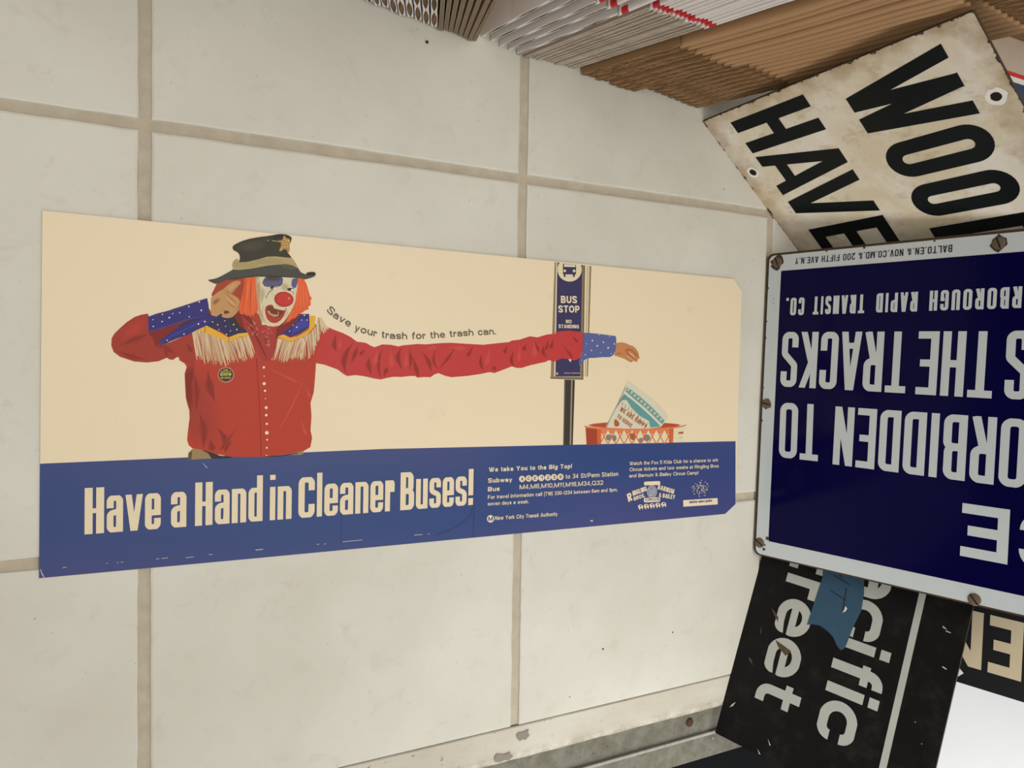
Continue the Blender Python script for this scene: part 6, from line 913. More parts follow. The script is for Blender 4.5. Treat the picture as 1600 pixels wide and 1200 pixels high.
('clown_picture/face','nosed>nose>1.00',[185.5,223.3,185.1,222.0,184.3,220.8,183.2,219.9,181.7,219.2,180.1,218.9,178.5,219.0,177.0,219.4,175.7,220.2,174.7,221.2,174.1,222.5,174.0,223.8,174.3,225.1,175.1,226.2,176.2,227.2,177.7,227.8,179.3,228.2,180.9,228.1,182.4,227.7,183.8,226.9,184.8,225.8,185.3,224.6]),
('clown_picture/face','nosel',[184.3,224.3,184.1,223.7,183.6,223.3,182.9,223.3,182.4,223.6,182.2,224.2,182.4,224.8,182.9,225.2,183.6,225.2,184.1,224.9]),
('clown_picture/cuff','navy',[73.0,202.8,79.4,205.7,86.4,208.0,94.7,211.4,103.1,214.8,110.4,217.8,117.1,220.5,118.1,215.6,118.5,211.7,117.3,206.1,124.8,205.7,121.7,202.6,115.6,197.0,109.5,193.8,103.4,189.9,95.0,186.3,86.7,182.2,80.9,180.4,82.6,184.6,87.8,189.3,94.9,195.5,103.3,201.0,105.7,203.1,91.3,197.9,81.9,194.0,73.7,190.6]),
('clown_picture/cuff','navyd',[96.43,195.47,105.98,200.82,121.71,204.97,121.62,205.49,105.42,202.81,95.77,196.84]),
('clown_picture/cuff','navyl',[73.84,190.71,86.69,195.37,100.95,201.21,115.51,205.33,115.41,205.84,100.75,201.96,86.47,196.1,73.64,191.44]),
('clown_picture/cuff','navyl',[81.34,180.65,90.45,187.67,103.57,194.7,116.84,203.44,116.6,203.89,103.13,195.62,89.99,188.56,80.81,181.49]),
('clown_picture/cuff','pearl',[96.81,207.25,96.67,206.88,96.34,206.71,96.01,206.85,95.86,207.2,96.0,207.57,96.33,207.74,96.66,207.6]),
('clown_picture/cuff','pearl',[103.71,212.71,103.55,212.27,103.15,212.07,102.75,212.23,102.58,212.65,102.74,213.08,103.14,213.28,103.54,213.13]),
('clown_picture/cuff','pearl',[113.37,210.09,113.18,209.57,112.7,209.33,112.22,209.52,112.02,210.02,112.21,210.54,112.69,210.78,113.17,210.59]),
('clown_picture/cuff','pearl',[104.09,204.36,103.95,203.98,103.61,203.81,103.27,203.95,103.12,204.31,103.26,204.69,103.6,204.86,103.94,204.72]),
('clown_picture/cuff','pearl',[89.3,202.98,89.11,202.45,88.64,202.21,88.16,202.4,87.95,202.91,88.15,203.44,88.62,203.68,89.1,203.49]),
('clown_picture/cuff','pearl',[83.9,199.49,83.75,199.05,83.36,198.86,82.96,199.01,82.8,199.44,82.96,199.87,83.34,200.07,83.74,199.91]),
('clown_picture/cuff','pearl',[84.04,205.29,83.89,204.89,83.53,204.71,83.17,204.85,83.01,205.24,83.16,205.65,83.52,205.83,83.88,205.68]),
('clown_picture/cuff','pearl',[77.07,200.71,76.95,200.39,76.67,200.24,76.38,200.36,76.26,200.67,76.38,200.99,76.66,201.13,76.95,201.01]),
('clown_picture/cuff','pearl',[77.46,195.34,77.32,194.93,76.96,194.76,76.6,194.9,76.45,195.29,76.59,195.69,76.95,195.87,77.31,195.72]),
('clown_picture/cuff','pearl',[89.26,209.18,89.13,208.82,88.8,208.66,88.48,208.79,88.34,209.14,88.47,209.5,88.79,209.66,89.12,209.53]),
('clown_picture/cuff','pearl',[111.62,216.97,111.45,216.5,111.02,216.28,110.59,216.45,110.41,216.9,110.58,217.37,111.01,217.58,111.44,217.42]),
('clown_picture/cuff','pearl',[116.2,201.0,116.0,200.48,115.52,200.24,115.04,200.43,114.84,200.94,115.03,201.46,115.51,201.7,115.99,201.51]),
('clown_picture/cuff','pearl',[111.3,198.8,111.11,198.27,110.63,198.04,110.15,198.23,109.94,198.73,110.14,199.26,110.61,199.49,111.1,199.3]),
('clown_picture/cuff','pearl',[100.37,190.07,100.2,189.62,99.79,189.41,99.37,189.58,99.19,190.03,99.36,190.48,99.77,190.68,100.19,190.51]),
('clown_picture/cuff','pearl',[87.8,184.53,87.66,184.13,87.3,183.95,86.93,184.1,86.78,184.49,86.92,184.9,87.28,185.07,87.65,184.92]),
('clown_picture/cuff','pearl',[91.65,206.33,91.52,205.99,91.21,205.83,90.9,205.96,90.77,206.29,90.89,206.63,91.2,206.79,91.51,206.66]),
('clown_picture/cuff#b','cuffb',[488.0,206.8,495.9,206.7,503.2,206.4,513.1,205.9,521.9,205.3,529.1,204.8,530.2,204.1,530.7,200.2,530.7,196.1,530.4,191.9,529.7,188.3,527.6,184.6,525.1,182.9,522.6,181.9,512.6,181.6,504.0,180.6,497.9,180.3,494.3,179.9,491.3,178.5,488.9,177.0,486.6,174.4,484.7,171.3,483.6,172.8,483.3,174.8,483.8,177.9,485.8,180.9,487.2,184.0,487.9,190.6]),
('clown_picture/cuff#b','pearl',[500.8,198.8,500.52,198.18,499.8,197.91,499.07,198.13,498.75,198.72,499.03,199.34,499.75,199.61,500.48,199.39]),
('clown_picture/cuff#b','pearl',[514.97,197.6,514.7,197.02,514.02,196.76,513.32,196.97,513.01,197.53,513.28,198.11,513.96,198.37,514.66,198.16]),
('clown_picture/cuff#b','pearl',[507.12,193.39,506.84,192.77,506.11,192.49,505.36,192.72,505.03,193.33,505.32,193.95,506.05,194.23,506.8,194.0]),
('clown_picture/cuff#b','pearl',[529.23,196.28,528.98,195.74,528.34,195.5,527.69,195.7,527.41,196.21,527.66,196.75,528.29,196.99,528.94,196.79]),
('clown_picture/cuff#b','pearl',[521.43,191.84,521.12,191.16,520.32,190.86,519.5,191.11,519.14,191.77,519.46,192.44,520.26,192.75,521.07,192.5]),
('clown_picture/cuff#b','pearl',[499.55,188.41,499.33,187.93,498.77,187.72,498.2,187.9,497.95,188.37,498.17,188.85,498.73,189.06,499.3,188.88]),
('clown_picture/cuff#b','pearl',[493.08,195.33,492.94,195.02,492.59,194.88,492.22,195.0,492.06,195.29,492.2,195.6,492.56,195.74,492.93,195.63]),
('clown_picture/cuff#b','pearl',[511.44,186.45,511.3,186.15,510.94,186.02,510.58,186.13,510.42,186.42,510.56,186.73,510.91,186.86,511.28,186.75]),
('clown_picture/cuff#b','pearl',[525.31,185.65,525.14,185.28,524.7,185.12,524.26,185.26,524.07,185.62,524.24,185.98,524.67,186.15,525.12,186.01]),
('clown_picture/cuff#b','pearl',[491.79,183.62,491.6,183.22,491.13,183.04,490.65,183.19,490.44,183.59,490.62,183.99,491.1,184.17,491.58,184.02]),
('clown_picture/cuff#b','pearl',[487.23,177.68,487.1,177.4,486.78,177.28,486.44,177.38,486.3,177.66,486.42,177.94,486.75,178.06,487.09,177.96]),
('clown_picture/cuff#b','pearl',[508.79,205.32,508.62,204.95,508.19,204.79,507.75,204.92,507.56,205.27,507.73,205.64,508.16,205.81,508.59,205.67]),
('clown_picture/cuff#b','pearl',[522.55,204.31,522.37,203.91,521.91,203.74,521.44,203.88,521.23,204.26,521.41,204.65,521.87,204.83,522.35,204.69]),
('clown_picture/hand','skin',[120.0,220.9,122.2,223.1,123.8,224.6,125.8,226.2,127.6,227.5,129.5,228.5,131.6,230.8,133.5,232.7,135.5,234.3,137.5,235.5,139.3,236.3,141.6,236.6,143.3,235.9,143.2,234.6,142.3,233.2,140.3,231.2,138.7,229.7,137.4,227.5,136.1,225.1,137.6,224.2,139.0,223.5,140.6,222.5,142.1,221.1,142.8,219.7,143.0,218.3,142.5,214.3,141.9,212.2,140.6,209.6,138.5,207.3,137.4,206.0,136.2,205.4,134.5,205.0,133.1,204.7,131.5,204.8,129.8,205.1,128.4,206.0,129.1,207.6,129.9,209.0,128.4,208.6,127.1,207.5,124.4,205.5,122.4,206.0,120.1,206.7]),
('clown_picture/hand','skin>skind>0.35',[129.5,226.0,129.6,225.8,130.0,225.6,130.5,225.2,131.2,224.7,131.9,224.2,132.6,223.7,133.2,223.1,133.9,222.4,134.6,221.6,135.3,221.0,136.0,220.3,136.8,219.6,137.6,219.0,138.3,218.5,138.9,218.1,139.5,217.6,139.9,217.3,140.2,217.1,140.4,217.0,140.5,217.2,140.4,217.3,140.2,217.6,139.9,218.1,139.4,218.7,138.9,219.3,138.3,219.9,137.6,220.6,136.8,221.3,136.1,222.0,135.4,222.6,134.6,223.2,133.9,223.9,133.2,224.5,132.4,225.0,131.6,225.4,130.8,225.7,130.2,226.0,129.8,226.1,129.5,226.1]),
('clown_picture/hand','skin>skind>0.75',[129.5,226.0,129.7,225.9,130.0,225.7,130.6,225.3,131.3,224.9,132.0,224.4,132.7,223.9,133.4,223.3,134.1,222.6,134.8,221.9,135.5,221.2,136.2,220.5,137.0,219.9,137.7,219.3,138.4,218.7,139.0,218.2,139.6,217.7,140.0,217.4,140.3,217.2,140.4,217.1,140.5,217.1,140.4,217.3,140.1,217.6,139.8,218.0,139.3,218.5,138.7,219.1,138.1,219.7,137.4,220.4,136.6,221.0,135.9,221.7,135.2,222.4,134.5,223.0,133.7,223.7,133.0,224.3,132.3,224.8,131.5,225.2,130.7,225.6,130.1,225.9,129.7,226.0,129.5,226.1]),
('clown_picture/hand','skin>skind>0.35',[132.5,219.4,132.6,219.2,132.8,218.8,133.2,218.2,133.6,217.3,134.1,216.5,134.7,215.8,135.5,215.2,136.3,214.6,137.0,214.2,137.7,213.9,138.4,213.7,138.9,213.6,139.3,213.4,139.6,213.4,139.8,213.4,139.9,213.6,139.8,213.7,139.5,213.9,139.2,214.1,138.7,214.4,138.2,214.8,137.6,215.3,136.9,215.7,136.2,216.2,135.5,216.7,134.8,217.2,134.2,217.8,133.6,218.5,133.2,219.1,132.9,219.4,132.7,219.6]),
('clown_picture/hand','skin>skind>0.75',[132.6,219.5,132.7,219.2,132.9,218.8,133.3,218.2,133.8,217.4,134.3,216.7,134.9,216.0,135.7,215.4,136.5,214.9,137.2,214.5,137.8,214.2,138.4,213.9,139.0,213.7,139.4,213.6,139.7,213.5,139.8,213.4,139.8,213.5,139.7,213.6,139.5,213.8,139.1,214.0,138.6,214.3,138.1,214.6,137.5,215.0,136.8,215.4,136.0,215.9,135.3,216.5,134.7,217.0,134.1,217.7,133.5,218.4,133.1,219.0,132.8,219.4,132.7,219.5]),
('clown_picture/hand','skin>skind>0.35',[129.8,228.5,130.0,228.3,130.4,228.0,131.1,227.5,131.9,226.7,132.7,226.1,133.4,225.6,134.1,225.3,134.8,225.0,135.3,224.9,135.7,224.9,135.9,225.0,136.0,225.1,135.9,225.3,135.7,225.6,135.3,226.0,134.7,226.4,134.1,226.9,133.3,227.2,132.4,227.6,131.3,228.0,130.6,228.3,130.1,228.6,129.9,228.6]),
('clown_picture/hand','skin>skind>0.75',[129.8,228.5,130.0,228.4,130.4,228.0,131.1,227.6,132.0,226.9,132.8,226.4,133.6,225.9,134.3,225.6,134.9,225.3,135.4,225.1,135.7,225.0,135.9,225.0,135.9,225.1,135.8,225.2,135.6,225.5,135.2,225.8,134.6,226.1,133.9,226.5,133.1,227.0,132.3,227.4,131.3,227.8,130.6,228.2,130.1,228.5,129.8,228.6]),
('clown_picture/hand','skin>skind>0.35',[136.0,225.0,136.3,225.1,136.8,225.5,137.4,226.1,138.0,227.1,138.7,228.0,139.3,229.0,140.0,230.0,140.7,231.0,141.2,231.7,141.5,232.2,141.7,232.5,141.5,232.6,141.3,232.4,140.9,232.0,140.3,231.3,139.5,230.4,138.7,229.5,137.9,228.6,137.2,227.7,136.5,226.8,136.1,226.0,135.9,225.4,135.8,225.1]),
('clown_picture/hand','skin>skind>0.75',[136.0,225.0,136.2,225.2,136.6,225.6,137.1,226.3,137.8,227.2,138.5,228.2,139.2,229.1,139.9,230.1,140.6,231.1,141.1,231.8,141.5,232.3,141.6,232.5,141.6,232.6,141.4,232.4,141.0,231.9,140.4,231.2,139.6,230.3,138.8,229.4,138.1,228.5,137.4,227.5,136.7,226.6,136.2,225.9,136.0,225.4,135.9,225.1]),
('clown_picture/hand','skin>skind>0.35',[142.4,219.0,142.3,218.8,142.1,218.2,141.9,217.4,141.7,216.4,141.4,215.4,141.0,214.5,140.7,213.6,140.1,212.8,139.8,212.1,139.5,211.6,139.4,211.4,139.6,211.3,139.8,211.4,140.1,211.8,140.6,212.4,141.3,213.2,141.9,214.1,142.3,215.1,142.5,216.2,142.6,217.3,142.6,218.2,142.6,218.7,142.6,219.0]),
('clown_picture/hand','skin>skind>0.75',[142.4,219.0,142.4,218.7,142.2,218.2,142.1,217.4,141.9,216.3,141.6,215.3,141.2,214.4,140.8,213.5,140.3,212.7,139.9,212.0,139.6,211.6,139.5,211.3,139.5,211.3,139.7,211.5,140.0,211.9,140.5,212.5,141.1,213.3,141.7,214.2,142.0,215.2,142.3,216.3,142.4,217.4,142.5,218.2,142.5,218.7,142.5,219.0]),
('clown_picture/hand','skin>skinl>0.33',[130.7,224.1,132.1,223.6,133.1,222.9,134.8,221.3,135.9,220.2,137.5,218.6,138.4,217.5,139.4,215.8,139.2,215.4,137.6,215.7,136.5,216.4,134.9,218.0,133.8,219.1,132.1,220.7,131.3,221.8,130.5,223.7]),
('clown_picture/hand','skin>skinl>0.67',[131.5,223.2,132.6,222.8,133.5,222.2,134.8,220.9,135.7,220.1,137.0,218.8,137.7,217.9,138.5,216.6,138.4,216.2,137.1,216.5,136.2,217.0,134.9,218.3,134.0,219.2,132.7,220.5,132.0,221.4,131.3,222.9]),
('clown_picture/hand','skin>skinl>1.00',[132.3,222.4,133.2,222.0,133.8,221.6,134.8,220.6,135.5,220.0,136.4,219.0,137.0,218.4,137.6,217.4,137.5,217.1,136.5,217.3,135.8,217.7,134.9,218.7,134.2,219.3,133.2,220.3,132.7,221.0,132.2,222.1]),
('clown_picture/hand','skin>skinl>0.33',[133.5,230.4,135.5,232.3,136.8,233.3,138.9,234.5,139.4,234.3,139.0,232.6,138.3,231.3,136.5,229.3,135.5,228.2,134.5,227.1,133.9,227.3,133.1,229.2]),
('clown_picture/hand','skin>skinl>0.67',[134.0,230.5,135.6,232.0,136.7,232.8,138.3,233.8,138.8,233.6,138.5,232.2,137.9,231.2,136.4,229.6,135.7,228.7,134.9,227.8,134.4,228.0,133.7,229.5]),
('clown_picture/hand','skin>skinl>1.00',[134.6,230.6,135.8,231.7,136.6,232.3,137.8,233.0,138.1,232.9,137.9,231.9,137.5,231.1,136.4,229.9,135.8,229.3,135.2,228.6,134.9,228.7,134.4,229.9]),
('clown_picture/hand','brownd',[130.1,210.0,131.3,210.9,132.1,211.1,133.3,210.8,134.0,210.4,134.8,209.6,134.7,209.2,133.5,208.9,132.9,208.6,132.3,207.9,131.8,207.9,130.7,208.5,130.3,208.9,129.8,209.5]),
('clown_picture/hand','skin>skind>0.33',[120.9,217.6,122.6,219.4,123.8,220.3,125.6,221.3,126.5,221.3,127.6,220.5,127.4,219.6,126.1,217.6,124.9,216.4,123.0,214.8,121.9,214.8,120.7,216.4]),
('clown_picture/hand','skin>skind>0.67',[121.5,217.7,123.0,219.2,123.9,219.9,125.3,220.7,126.1,220.7,126.9,220.1,126.8,219.4,125.7,217.8,124.8,216.8,123.2,215.5,122.4,215.5,121.4,216.8]),
('clown_picture/hand','skin>skind>1.00',[122.2,217.9,123.3,219.0,124.0,219.5,125.1,220.1,125.6,220.1,126.2,219.7,126.2,219.1,125.3,217.9,124.7,217.2,123.5,216.2,122.8,216.2,122.1,217.2]),
('clown_picture/hand#b','skin2',[530.8,197.1,534.7,198.0,538.6,198.1,541.1,197.7,544.0,197.3,546.3,196.3,549.6,195.5,552.8,194.7,555.1,193.6,556.8,192.2,558.7,190.4,560.2,188.6,561.3,186.5,561.5,184.7,562.5,182.9,562.3,181.2,560.2,180.6,560.0,179.1,559.3,177.6,557.6,177.6,555.0,178.4,553.5,179.0,553.4,177.6,552.5,176.9,550.2,176.9,546.9,178.3,541.7,180.7,538.5,181.5,535.2,182.2,531.4,183.2,528.2,184.1,529.5,186.7,530.2,190.3]),
('clown_picture/hand#b','skin2>skin2d>0.35',[542.3,190.6,542.4,190.5,542.8,190.3,543.3,190.1,544.0,189.7,544.8,189.3,545.8,189.1,546.8,189.1,547.6,189.4,548.2,189.5,548.8,189.6,549.6,189.6,550.4,189.4,551.3,189.1,552.2,188.7,553.2,188.2,554.2,187.5,555.2,186.8,556.3,186.1,557.4,185.4,558.5,184.7,559.4,184.2,559.9,183.9,560.3,183.8,560.5,184.0,560.3,184.2,559.9,184.7,559.2,185.3,558.3,186.1,557.4,187.0,556.5,187.8,555.5,188.7,554.5,189.5,553.5,190.2,552.4,190.8,551.3,191.2,550.2,191.5,549.1,191.7,548.0,191.8,546.9,191.7,546.0,191.6,545.5,191.4,544.9,191.0,544.3,190.8,543.5,190.7,543.0,190.8,542.6,190.8,542.4,190.8]),
('clown_picture/hand#b','skin2>skin2d>0.75',[542.3,190.6,542.5,190.6,542.8,190.5,543.4,190.3,544.1,190.0,544.9,189.8,545.7,189.6,546.6,189.7,547.4,190.0,548.1,190.1,548.9,190.1,549.8,190.0,550.7,189.9,551.6,189.5,552.5,189.1,553.5,188.5,554.5,187.8,555.5,187.0,556.6,186.3,557.7,185.6,558.7,184.9,559.5,184.3,560.0,184.0,560.3,183.8,560.4,183.9,560.2,184.1,559.7,184.5,559.0,185.1,558.1,186.0,557.1,186.8,556.2,187.6,555.2,188.4,554.2,189.1,553.2,189.8,552.1,190.4,551.1,190.8,550.0,191.0,549.0,191.2,548.0,191.2,547.1,191.1,546.2,191.0,545.6,190.8,544.9,190.6,544.2,190.5,543.5,190.6,542.9,190.7,542.5,190.8,542.3,190.8]),
('clown_picture/hand#b','skin2>skin2d>0.35',[542.5,190.1,542.6,189.7,542.9,189.1,543.5,188.3,544.4,187.2,545.5,186.1,546.6,185.1,548.0,184.2,549.4,183.3,550.8,182.5,552.3,181.7,553.9,180.9,555.4,180.1,556.6,179.5,557.4,179.1,557.8,179.0,558.0,179.2,557.7,179.4,557.0,179.9,555.9,180.7,554.5,181.6,553.1,182.6,551.8,183.6,550.5,184.5,549.3,185.4,548.2,186.4,547.0,187.2,545.9,188.1,544.8,189.1,543.9,189.7,543.2,190.1,542.8,190.3]),
('clown_picture/hand#b','skin2>skin2d>0.75',[542.6,190.2,542.8,189.8,543.2,189.3,543.8,188.5,544.8,187.4,545.9,186.4,547.0,185.4,548.3,184.5,549.7,183.6,551.1,182.8,552.5,181.9,554.0,181.1,555.6,180.3,556.7,179.6,557.5,179.2,557.9,179.0,558.0,179.1,557.6,179.4,556.9,179.8,555.8,180.5,554.3,181.5,552.9,182.4,551.6,183.3,550.2,184.2,549.0,185.1,547.8,186.1,546.6,187.0,545.5,187.9,544.5,188.9,543.6,189.6,543.1,190.0,542.7,190.2]),
('clown_picture/hand#b','skin2>skin2d>0.35',[552.9,188.8,553.1,188.5,553.5,188.0,554.1,187.3,554.9,186.3,555.5,185.3,556.2,184.6,556.9,184.1,557.5,183.6,557.9,183.1,558.1,182.8,558.3,182.7,558.6,182.8,558.6,183.0,558.5,183.4,558.4,183.9,558.3,184.7,558.0,185.6,557.3,186.4,556.2,187.1,555.0,187.9,554.1,188.5,553.5,188.9,553.2,189.0]),
('clown_picture/hand#b','skin2>skin2d>0.75',[553.0,188.9,553.2,188.6,553.6,188.1,554.3,187.4,555.2,186.5,555.9,185.6,556.6,184.9,557.2,184.2,557.7,183.7,558.0,183.2,558.2,182.9,558.4,182.7,558.5,182.8,558.5,183.0,558.3,183.3,558.2,183.8,557.9,184.5,557.5,185.3,556.8,186.1,555.9,186.9,554.7,187.7,553.9,188.4,553.4,188.8,553.1,189.0]),
('clown_picture/hand#b','skin2>skin2d>0.35',[529.4,186.0,529.7,185.9,530.4,185.8,531.5,185.6,532.9,185.4,534.4,185.2,535.8,185.3,537.1,185.6,538.4,185.9,539.3,186.1,539.9,186.3,540.2,186.3,540.2,186.6,539.9,186.6,539.2,186.6,538.2,186.5,537.0,186.6,535.7,186.7,534.4,186.6,533.0,186.5,531.6,186.5,530.5,186.4,529.8,186.4,529.4,186.3]),
('clown_picture/hand#b','skin2>skin2d>0.75',[529.4,186.1,529.7,186.0,530.5,185.9,531.5,185.8,533.0,185.7,534.4,185.6,535.7,185.6,537.1,185.8,538.3,186.1,539.3,186.2,539.9,186.3,540.2,186.4,540.2,186.5,539.9,186.5,539.2,186.5,538.3,186.4,537.0,186.3,535.7,186.3,534.4,186.3,533.0,186.2,531.6,186.3,530.5,186.3,529.8,186.3,529.4,186.2]),
('clown_picture/hand#b','paper',[547.57,187.72,549.85,187.0,554.48,184.5,557.29,182.31,556.17,182.7,551.87,184.96]),
('clown_picture/hand#b','paper',[544.13,184.33,546.42,183.5,550.69,181.25,554.15,178.87,552.7,179.46,548.73,181.73]),
('clown_picture/hat','felt',[136.3,263.8,136.6,264.8,137.6,266.1,141.7,268.8,145.5,270.7,150.0,272.5,155.2,274.0,159.1,275.0,164.3,276.2,169.0,277.4,172.3,278.4,175.3,279.0,179.0,279.1,181.7,278.6,183.8,277.8,184.9,276.5,184.8,275.2,184.2,273.4,183.2,270.5,182.5,266.3,182.1,263.2,184.0,260.9,185.4,259.0,172.6,258.2,164.6,257.2,155.5,253.7,147.7,251.7,141.6,251.2,142.4,255.3,142.1,258.0,140.8,259.9,138.9,260.9,137.0,261.9]),
('clown_picture/hat','felt>feltl>0.33',[140.3,266.0,145.7,268.9,150.5,270.7,159.9,273.2,163.3,272.5,164.2,267.6,161.6,265.0,153.0,261.7,148.6,260.8,144.0,261.2,141.6,262.1,139.3,264.3]),
('clown_picture/hat','felt>feltl>0.67',[142.4,266.0,146.7,268.3,150.6,269.8,158.1,271.8,160.8,271.2,161.5,267.3,159.5,265.2,152.6,262.6,149.1,261.9,145.4,262.2,143.5,262.9,141.6,264.6]),
('clown_picture/hat','felt>feltl>1.00',[144.5,266.0,147.8,267.8,150.7,268.9,156.3,270.4,158.4,269.9,158.9,267.0,157.3,265.4,152.2,263.5,149.5,262.9,146.7,263.2,145.3,263.7,143.9,265.0]),
('clown_picture/hat','feltd',[170.2,277.6,174.0,278.5,176.6,278.8,180.4,278.6,182.3,278.1,183.9,276.9,184.2,276.0,183.4,274.5,182.9,274.2,182.1,275.0,180.7,275.4,177.4,275.9,175.0,275.5,171.0,273.9,169.6,274.1,169.1,276.5]),
('clown_picture/hat','felt2',[117.3,235.4,119.4,235.9,122.5,236.7,125.6,238.1,128.7,239.9,131.2,241.6,133.7,243.2,136.9,245.6,142.6,245.8,150.3,247.3,159.5,249.8,171.3,252.6,179.4,253.6,186.2,253.2,191.0,250.6,193.2,247.5,197.3,246.0,198.7,247.5,201.5,248.6,204.3,248.8,206.0,248.1,206.3,246.7,205.0,244.7,202.6,243.5,200.2,242.6,196.4,241.5,191.9,242.7,186.4,242.7,176.9,242.6,166.2,242.2,155.6,241.4,149.1,240.4,144.0,239.2,138.9,237.1,133.8,237.1,130.0,235.6,126.3,233.4,123.2,232.6,120.7,233.5,118.8,234.3]),
('clown_picture/hat','feltd',[205.5,247.1,205.2,246.4,204.1,245.8,202.5,245.4,200.8,245.3,199.2,245.4,198.1,245.9,197.7,246.6,198.1,247.3,199.2,247.9,200.7,248.3,202.5,248.4,204.0,248.3,205.1,247.8]),
('clown_picture/hat','feltd',[133.85,236.84,144.05,238.81,155.66,241.02,176.86,242.18,191.84,242.42,191.87,242.98,176.88,242.95,155.63,241.77,143.96,239.56,133.78,237.36]),
('clown_picture/hat','band2',[136.3,249.4,136.7,251.1,137.4,252.5,138.6,254.0,139.9,254.9,141.6,253.8,141.9,251.9,147.7,252.7,151.6,253.9,155.4,255.1,159.4,256.6,164.6,258.6,171.2,259.5,179.3,259.3,185.1,259.3,186.8,257.7,188.2,255.7,189.8,253.1,191.4,250.3,189.0,251.5,186.2,252.8,182.8,253.4,179.4,253.5,175.4,252.8,171.4,252.3,165.4,251.1,159.5,249.6,154.9,248.2,150.4,247.2,142.6,245.7,138.2,245.4,137.0,246.3,136.5,247.8]),
('clown_picture/hat','band2d',[137.94,252.83,138.13,248.12,138.36,248.14,138.17,252.86]),
('clown_picture/hat','band2d',[139.03,251.89,139.22,247.7,139.44,247.73,139.26,251.92]),
('clown_picture/hat','band2d',[140.11,252.12,140.3,247.33,140.53,247.36,140.34,252.15]),
('clown_picture/hat','band2d',[141.18,252.62,141.37,248.1,141.6,248.12,141.41,252.64]),
('clown_picture/hat','band2d',[142.27,252.06,142.45,248.02,142.68,248.04,142.5,252.09]),
('clown_picture/hat','band2d',[143.34,252.99,143.53,248.44,143.76,248.46,143.57,253.02]),
('clown_picture/hat','band2d',[144.46,250.82,144.64,246.74,144.87,246.76,144.69,250.84]),
('clown_picture/hat','band2d',[145.52,252.16,145.72,247.44,145.95,247.46,145.76,252.19]),
('clown_picture/hat','band2d',[146.62,251.54,146.81,247.63,147.04,247.66,146.85,251.57]),
('clown_picture/hat','band2d',[147.7,252.14,147.91,247.0,148.14,247.02,147.94,252.16]),
('clown_picture/hat','band2d',[148.8,251.68,148.99,247.69,149.22,247.72,149.04,251.7]),
('clown_picture/hat','band2d',[149.88,252.65,150.08,248.12,150.31,248.14,150.12,252.67]),
('clown_picture/hat','band2d',[150.97,253.59,151.17,248.08,151.41,248.11,151.2,253.61]),
('clown_picture/hat','band2d',[152.08,252.63,152.26,248.53,152.5,248.56,152.31,252.66]),
('clown_picture/hat','band2d',[153.17,253.42,153.37,247.92,153.61,247.94,153.4,253.45]),
('clown_picture/hat','band2d',[154.27,253.07,154.47,248.16,154.71,248.19,154.51,253.1]),
('clown_picture/hat','band2d',[155.34,255.75,155.55,250.17,155.78,250.19,155.57,255.78]),
('clown_picture/hat','band2d',[156.45,255.02,156.64,250.6,156.88,250.62,156.69,255.05]),
('clown_picture/hat','band2d',[157.54,256.12,157.74,251.01,157.98,251.04,157.78,256.14]),
('clown_picture/hat','band2d',[158.65,256.13,158.85,251.53,159.08,251.55,158.88,256.16]),
('clown_picture/hat','band2d',[159.76,256.23,159.95,251.77,160.19,251.79,159.99,256.26]),
('clown_picture/hat','band2d',[160.85,257.55,161.06,252.23,161.29,252.26,161.09,257.57]),
('clown_picture/hat','band2d',[161.97,256.78,162.17,252.11,162.41,252.14,162.21,256.81]),
('clown_picture/hat','band2d',[163.09,256.79,163.29,252.11,163.53,252.14,163.32,256.81]),
('clown_picture/hat','band2d',[164.2,256.72,164.4,252.36,164.64,252.39,164.44,256.75]),
('clown_picture/hat','band2d',[165.32,257.22,165.52,252.09,165.76,252.11,165.55,257.25]),
('clown_picture/hat','band2d',[166.43,257.89,166.65,252.03,166.88,252.05,166.66,257.92]),
('clown_picture/hat','band2d',[167.55,258.04,167.75,253.41,167.99,253.44,167.78,258.07]),
('clown_picture/hat','band2d',[168.67,257.71,168.87,253.35,169.11,253.38,168.91,257.74]),
('clown_picture/hat','band2d',[169.81,257.39,170.0,253.06,170.24,253.09,170.04,257.42]),
('clown_picture/hat','band2d',[170.92,258.3,171.14,252.73,171.38,252.76,171.16,258.33]),
('clown_picture/hat','band2d',[172.07,257.08,172.27,252.65,172.51,252.68,172.31,257.11]),
('clown_picture/hat','band2d',[173.19,257.76,173.4,252.78,173.64,252.81,173.43,257.79]),
('clown_picture/hat','band2d',[174.32,257.51,174.53,252.54,174.77,252.57,174.57,257.54]),
('clown_picture/hat','band2d',[175.46,257.44,175.67,252.5,175.91,252.53,175.7,257.47]),
('clown_picture/hat','band2d',[176.6,256.92,176.81,252.17,177.05,252.2,176.85,256.95]),
('clown_picture/hat','band2d',[177.78,254.18,177.98,250.52,178.22,250.55,178.03,254.21]),
('clown_picture/hat','band2d',[178.91,254.91,179.13,249.63,179.37,249.65,179.16,254.94]),
('clown_picture/hat','band2d',[180.06,254.75,180.26,250.63,180.5,250.66,180.3,254.78]),
('clown_picture/hat','band2d',[181.21,254.49,181.41,250.36,181.65,250.39,181.45,254.52]),
('clown_picture/hat','band2d',[182.34,255.07,182.56,249.6,182.81,249.63,182.59,255.1]),
('clown_picture/hat','band2d',[183.51,253.97,183.71,249.61,183.96,249.64,183.75,254.0]),
('clown_picture/hat','band2d',[184.66,253.67,184.87,249.08,185.12,249.11,184.91,253.69]),
('clown_picture/hat','band2d',[185.8,254.44,186.02,249.36,186.26,249.38,186.05,254.47]),
('clown_picture/hat','band2d',[186.97,253.77,187.17,249.81,187.41,249.84,187.21,253.8]),
('clown_picture/hat','band2d',[188.1,254.97,188.32,249.62,188.57,249.65,188.35,255.0]),
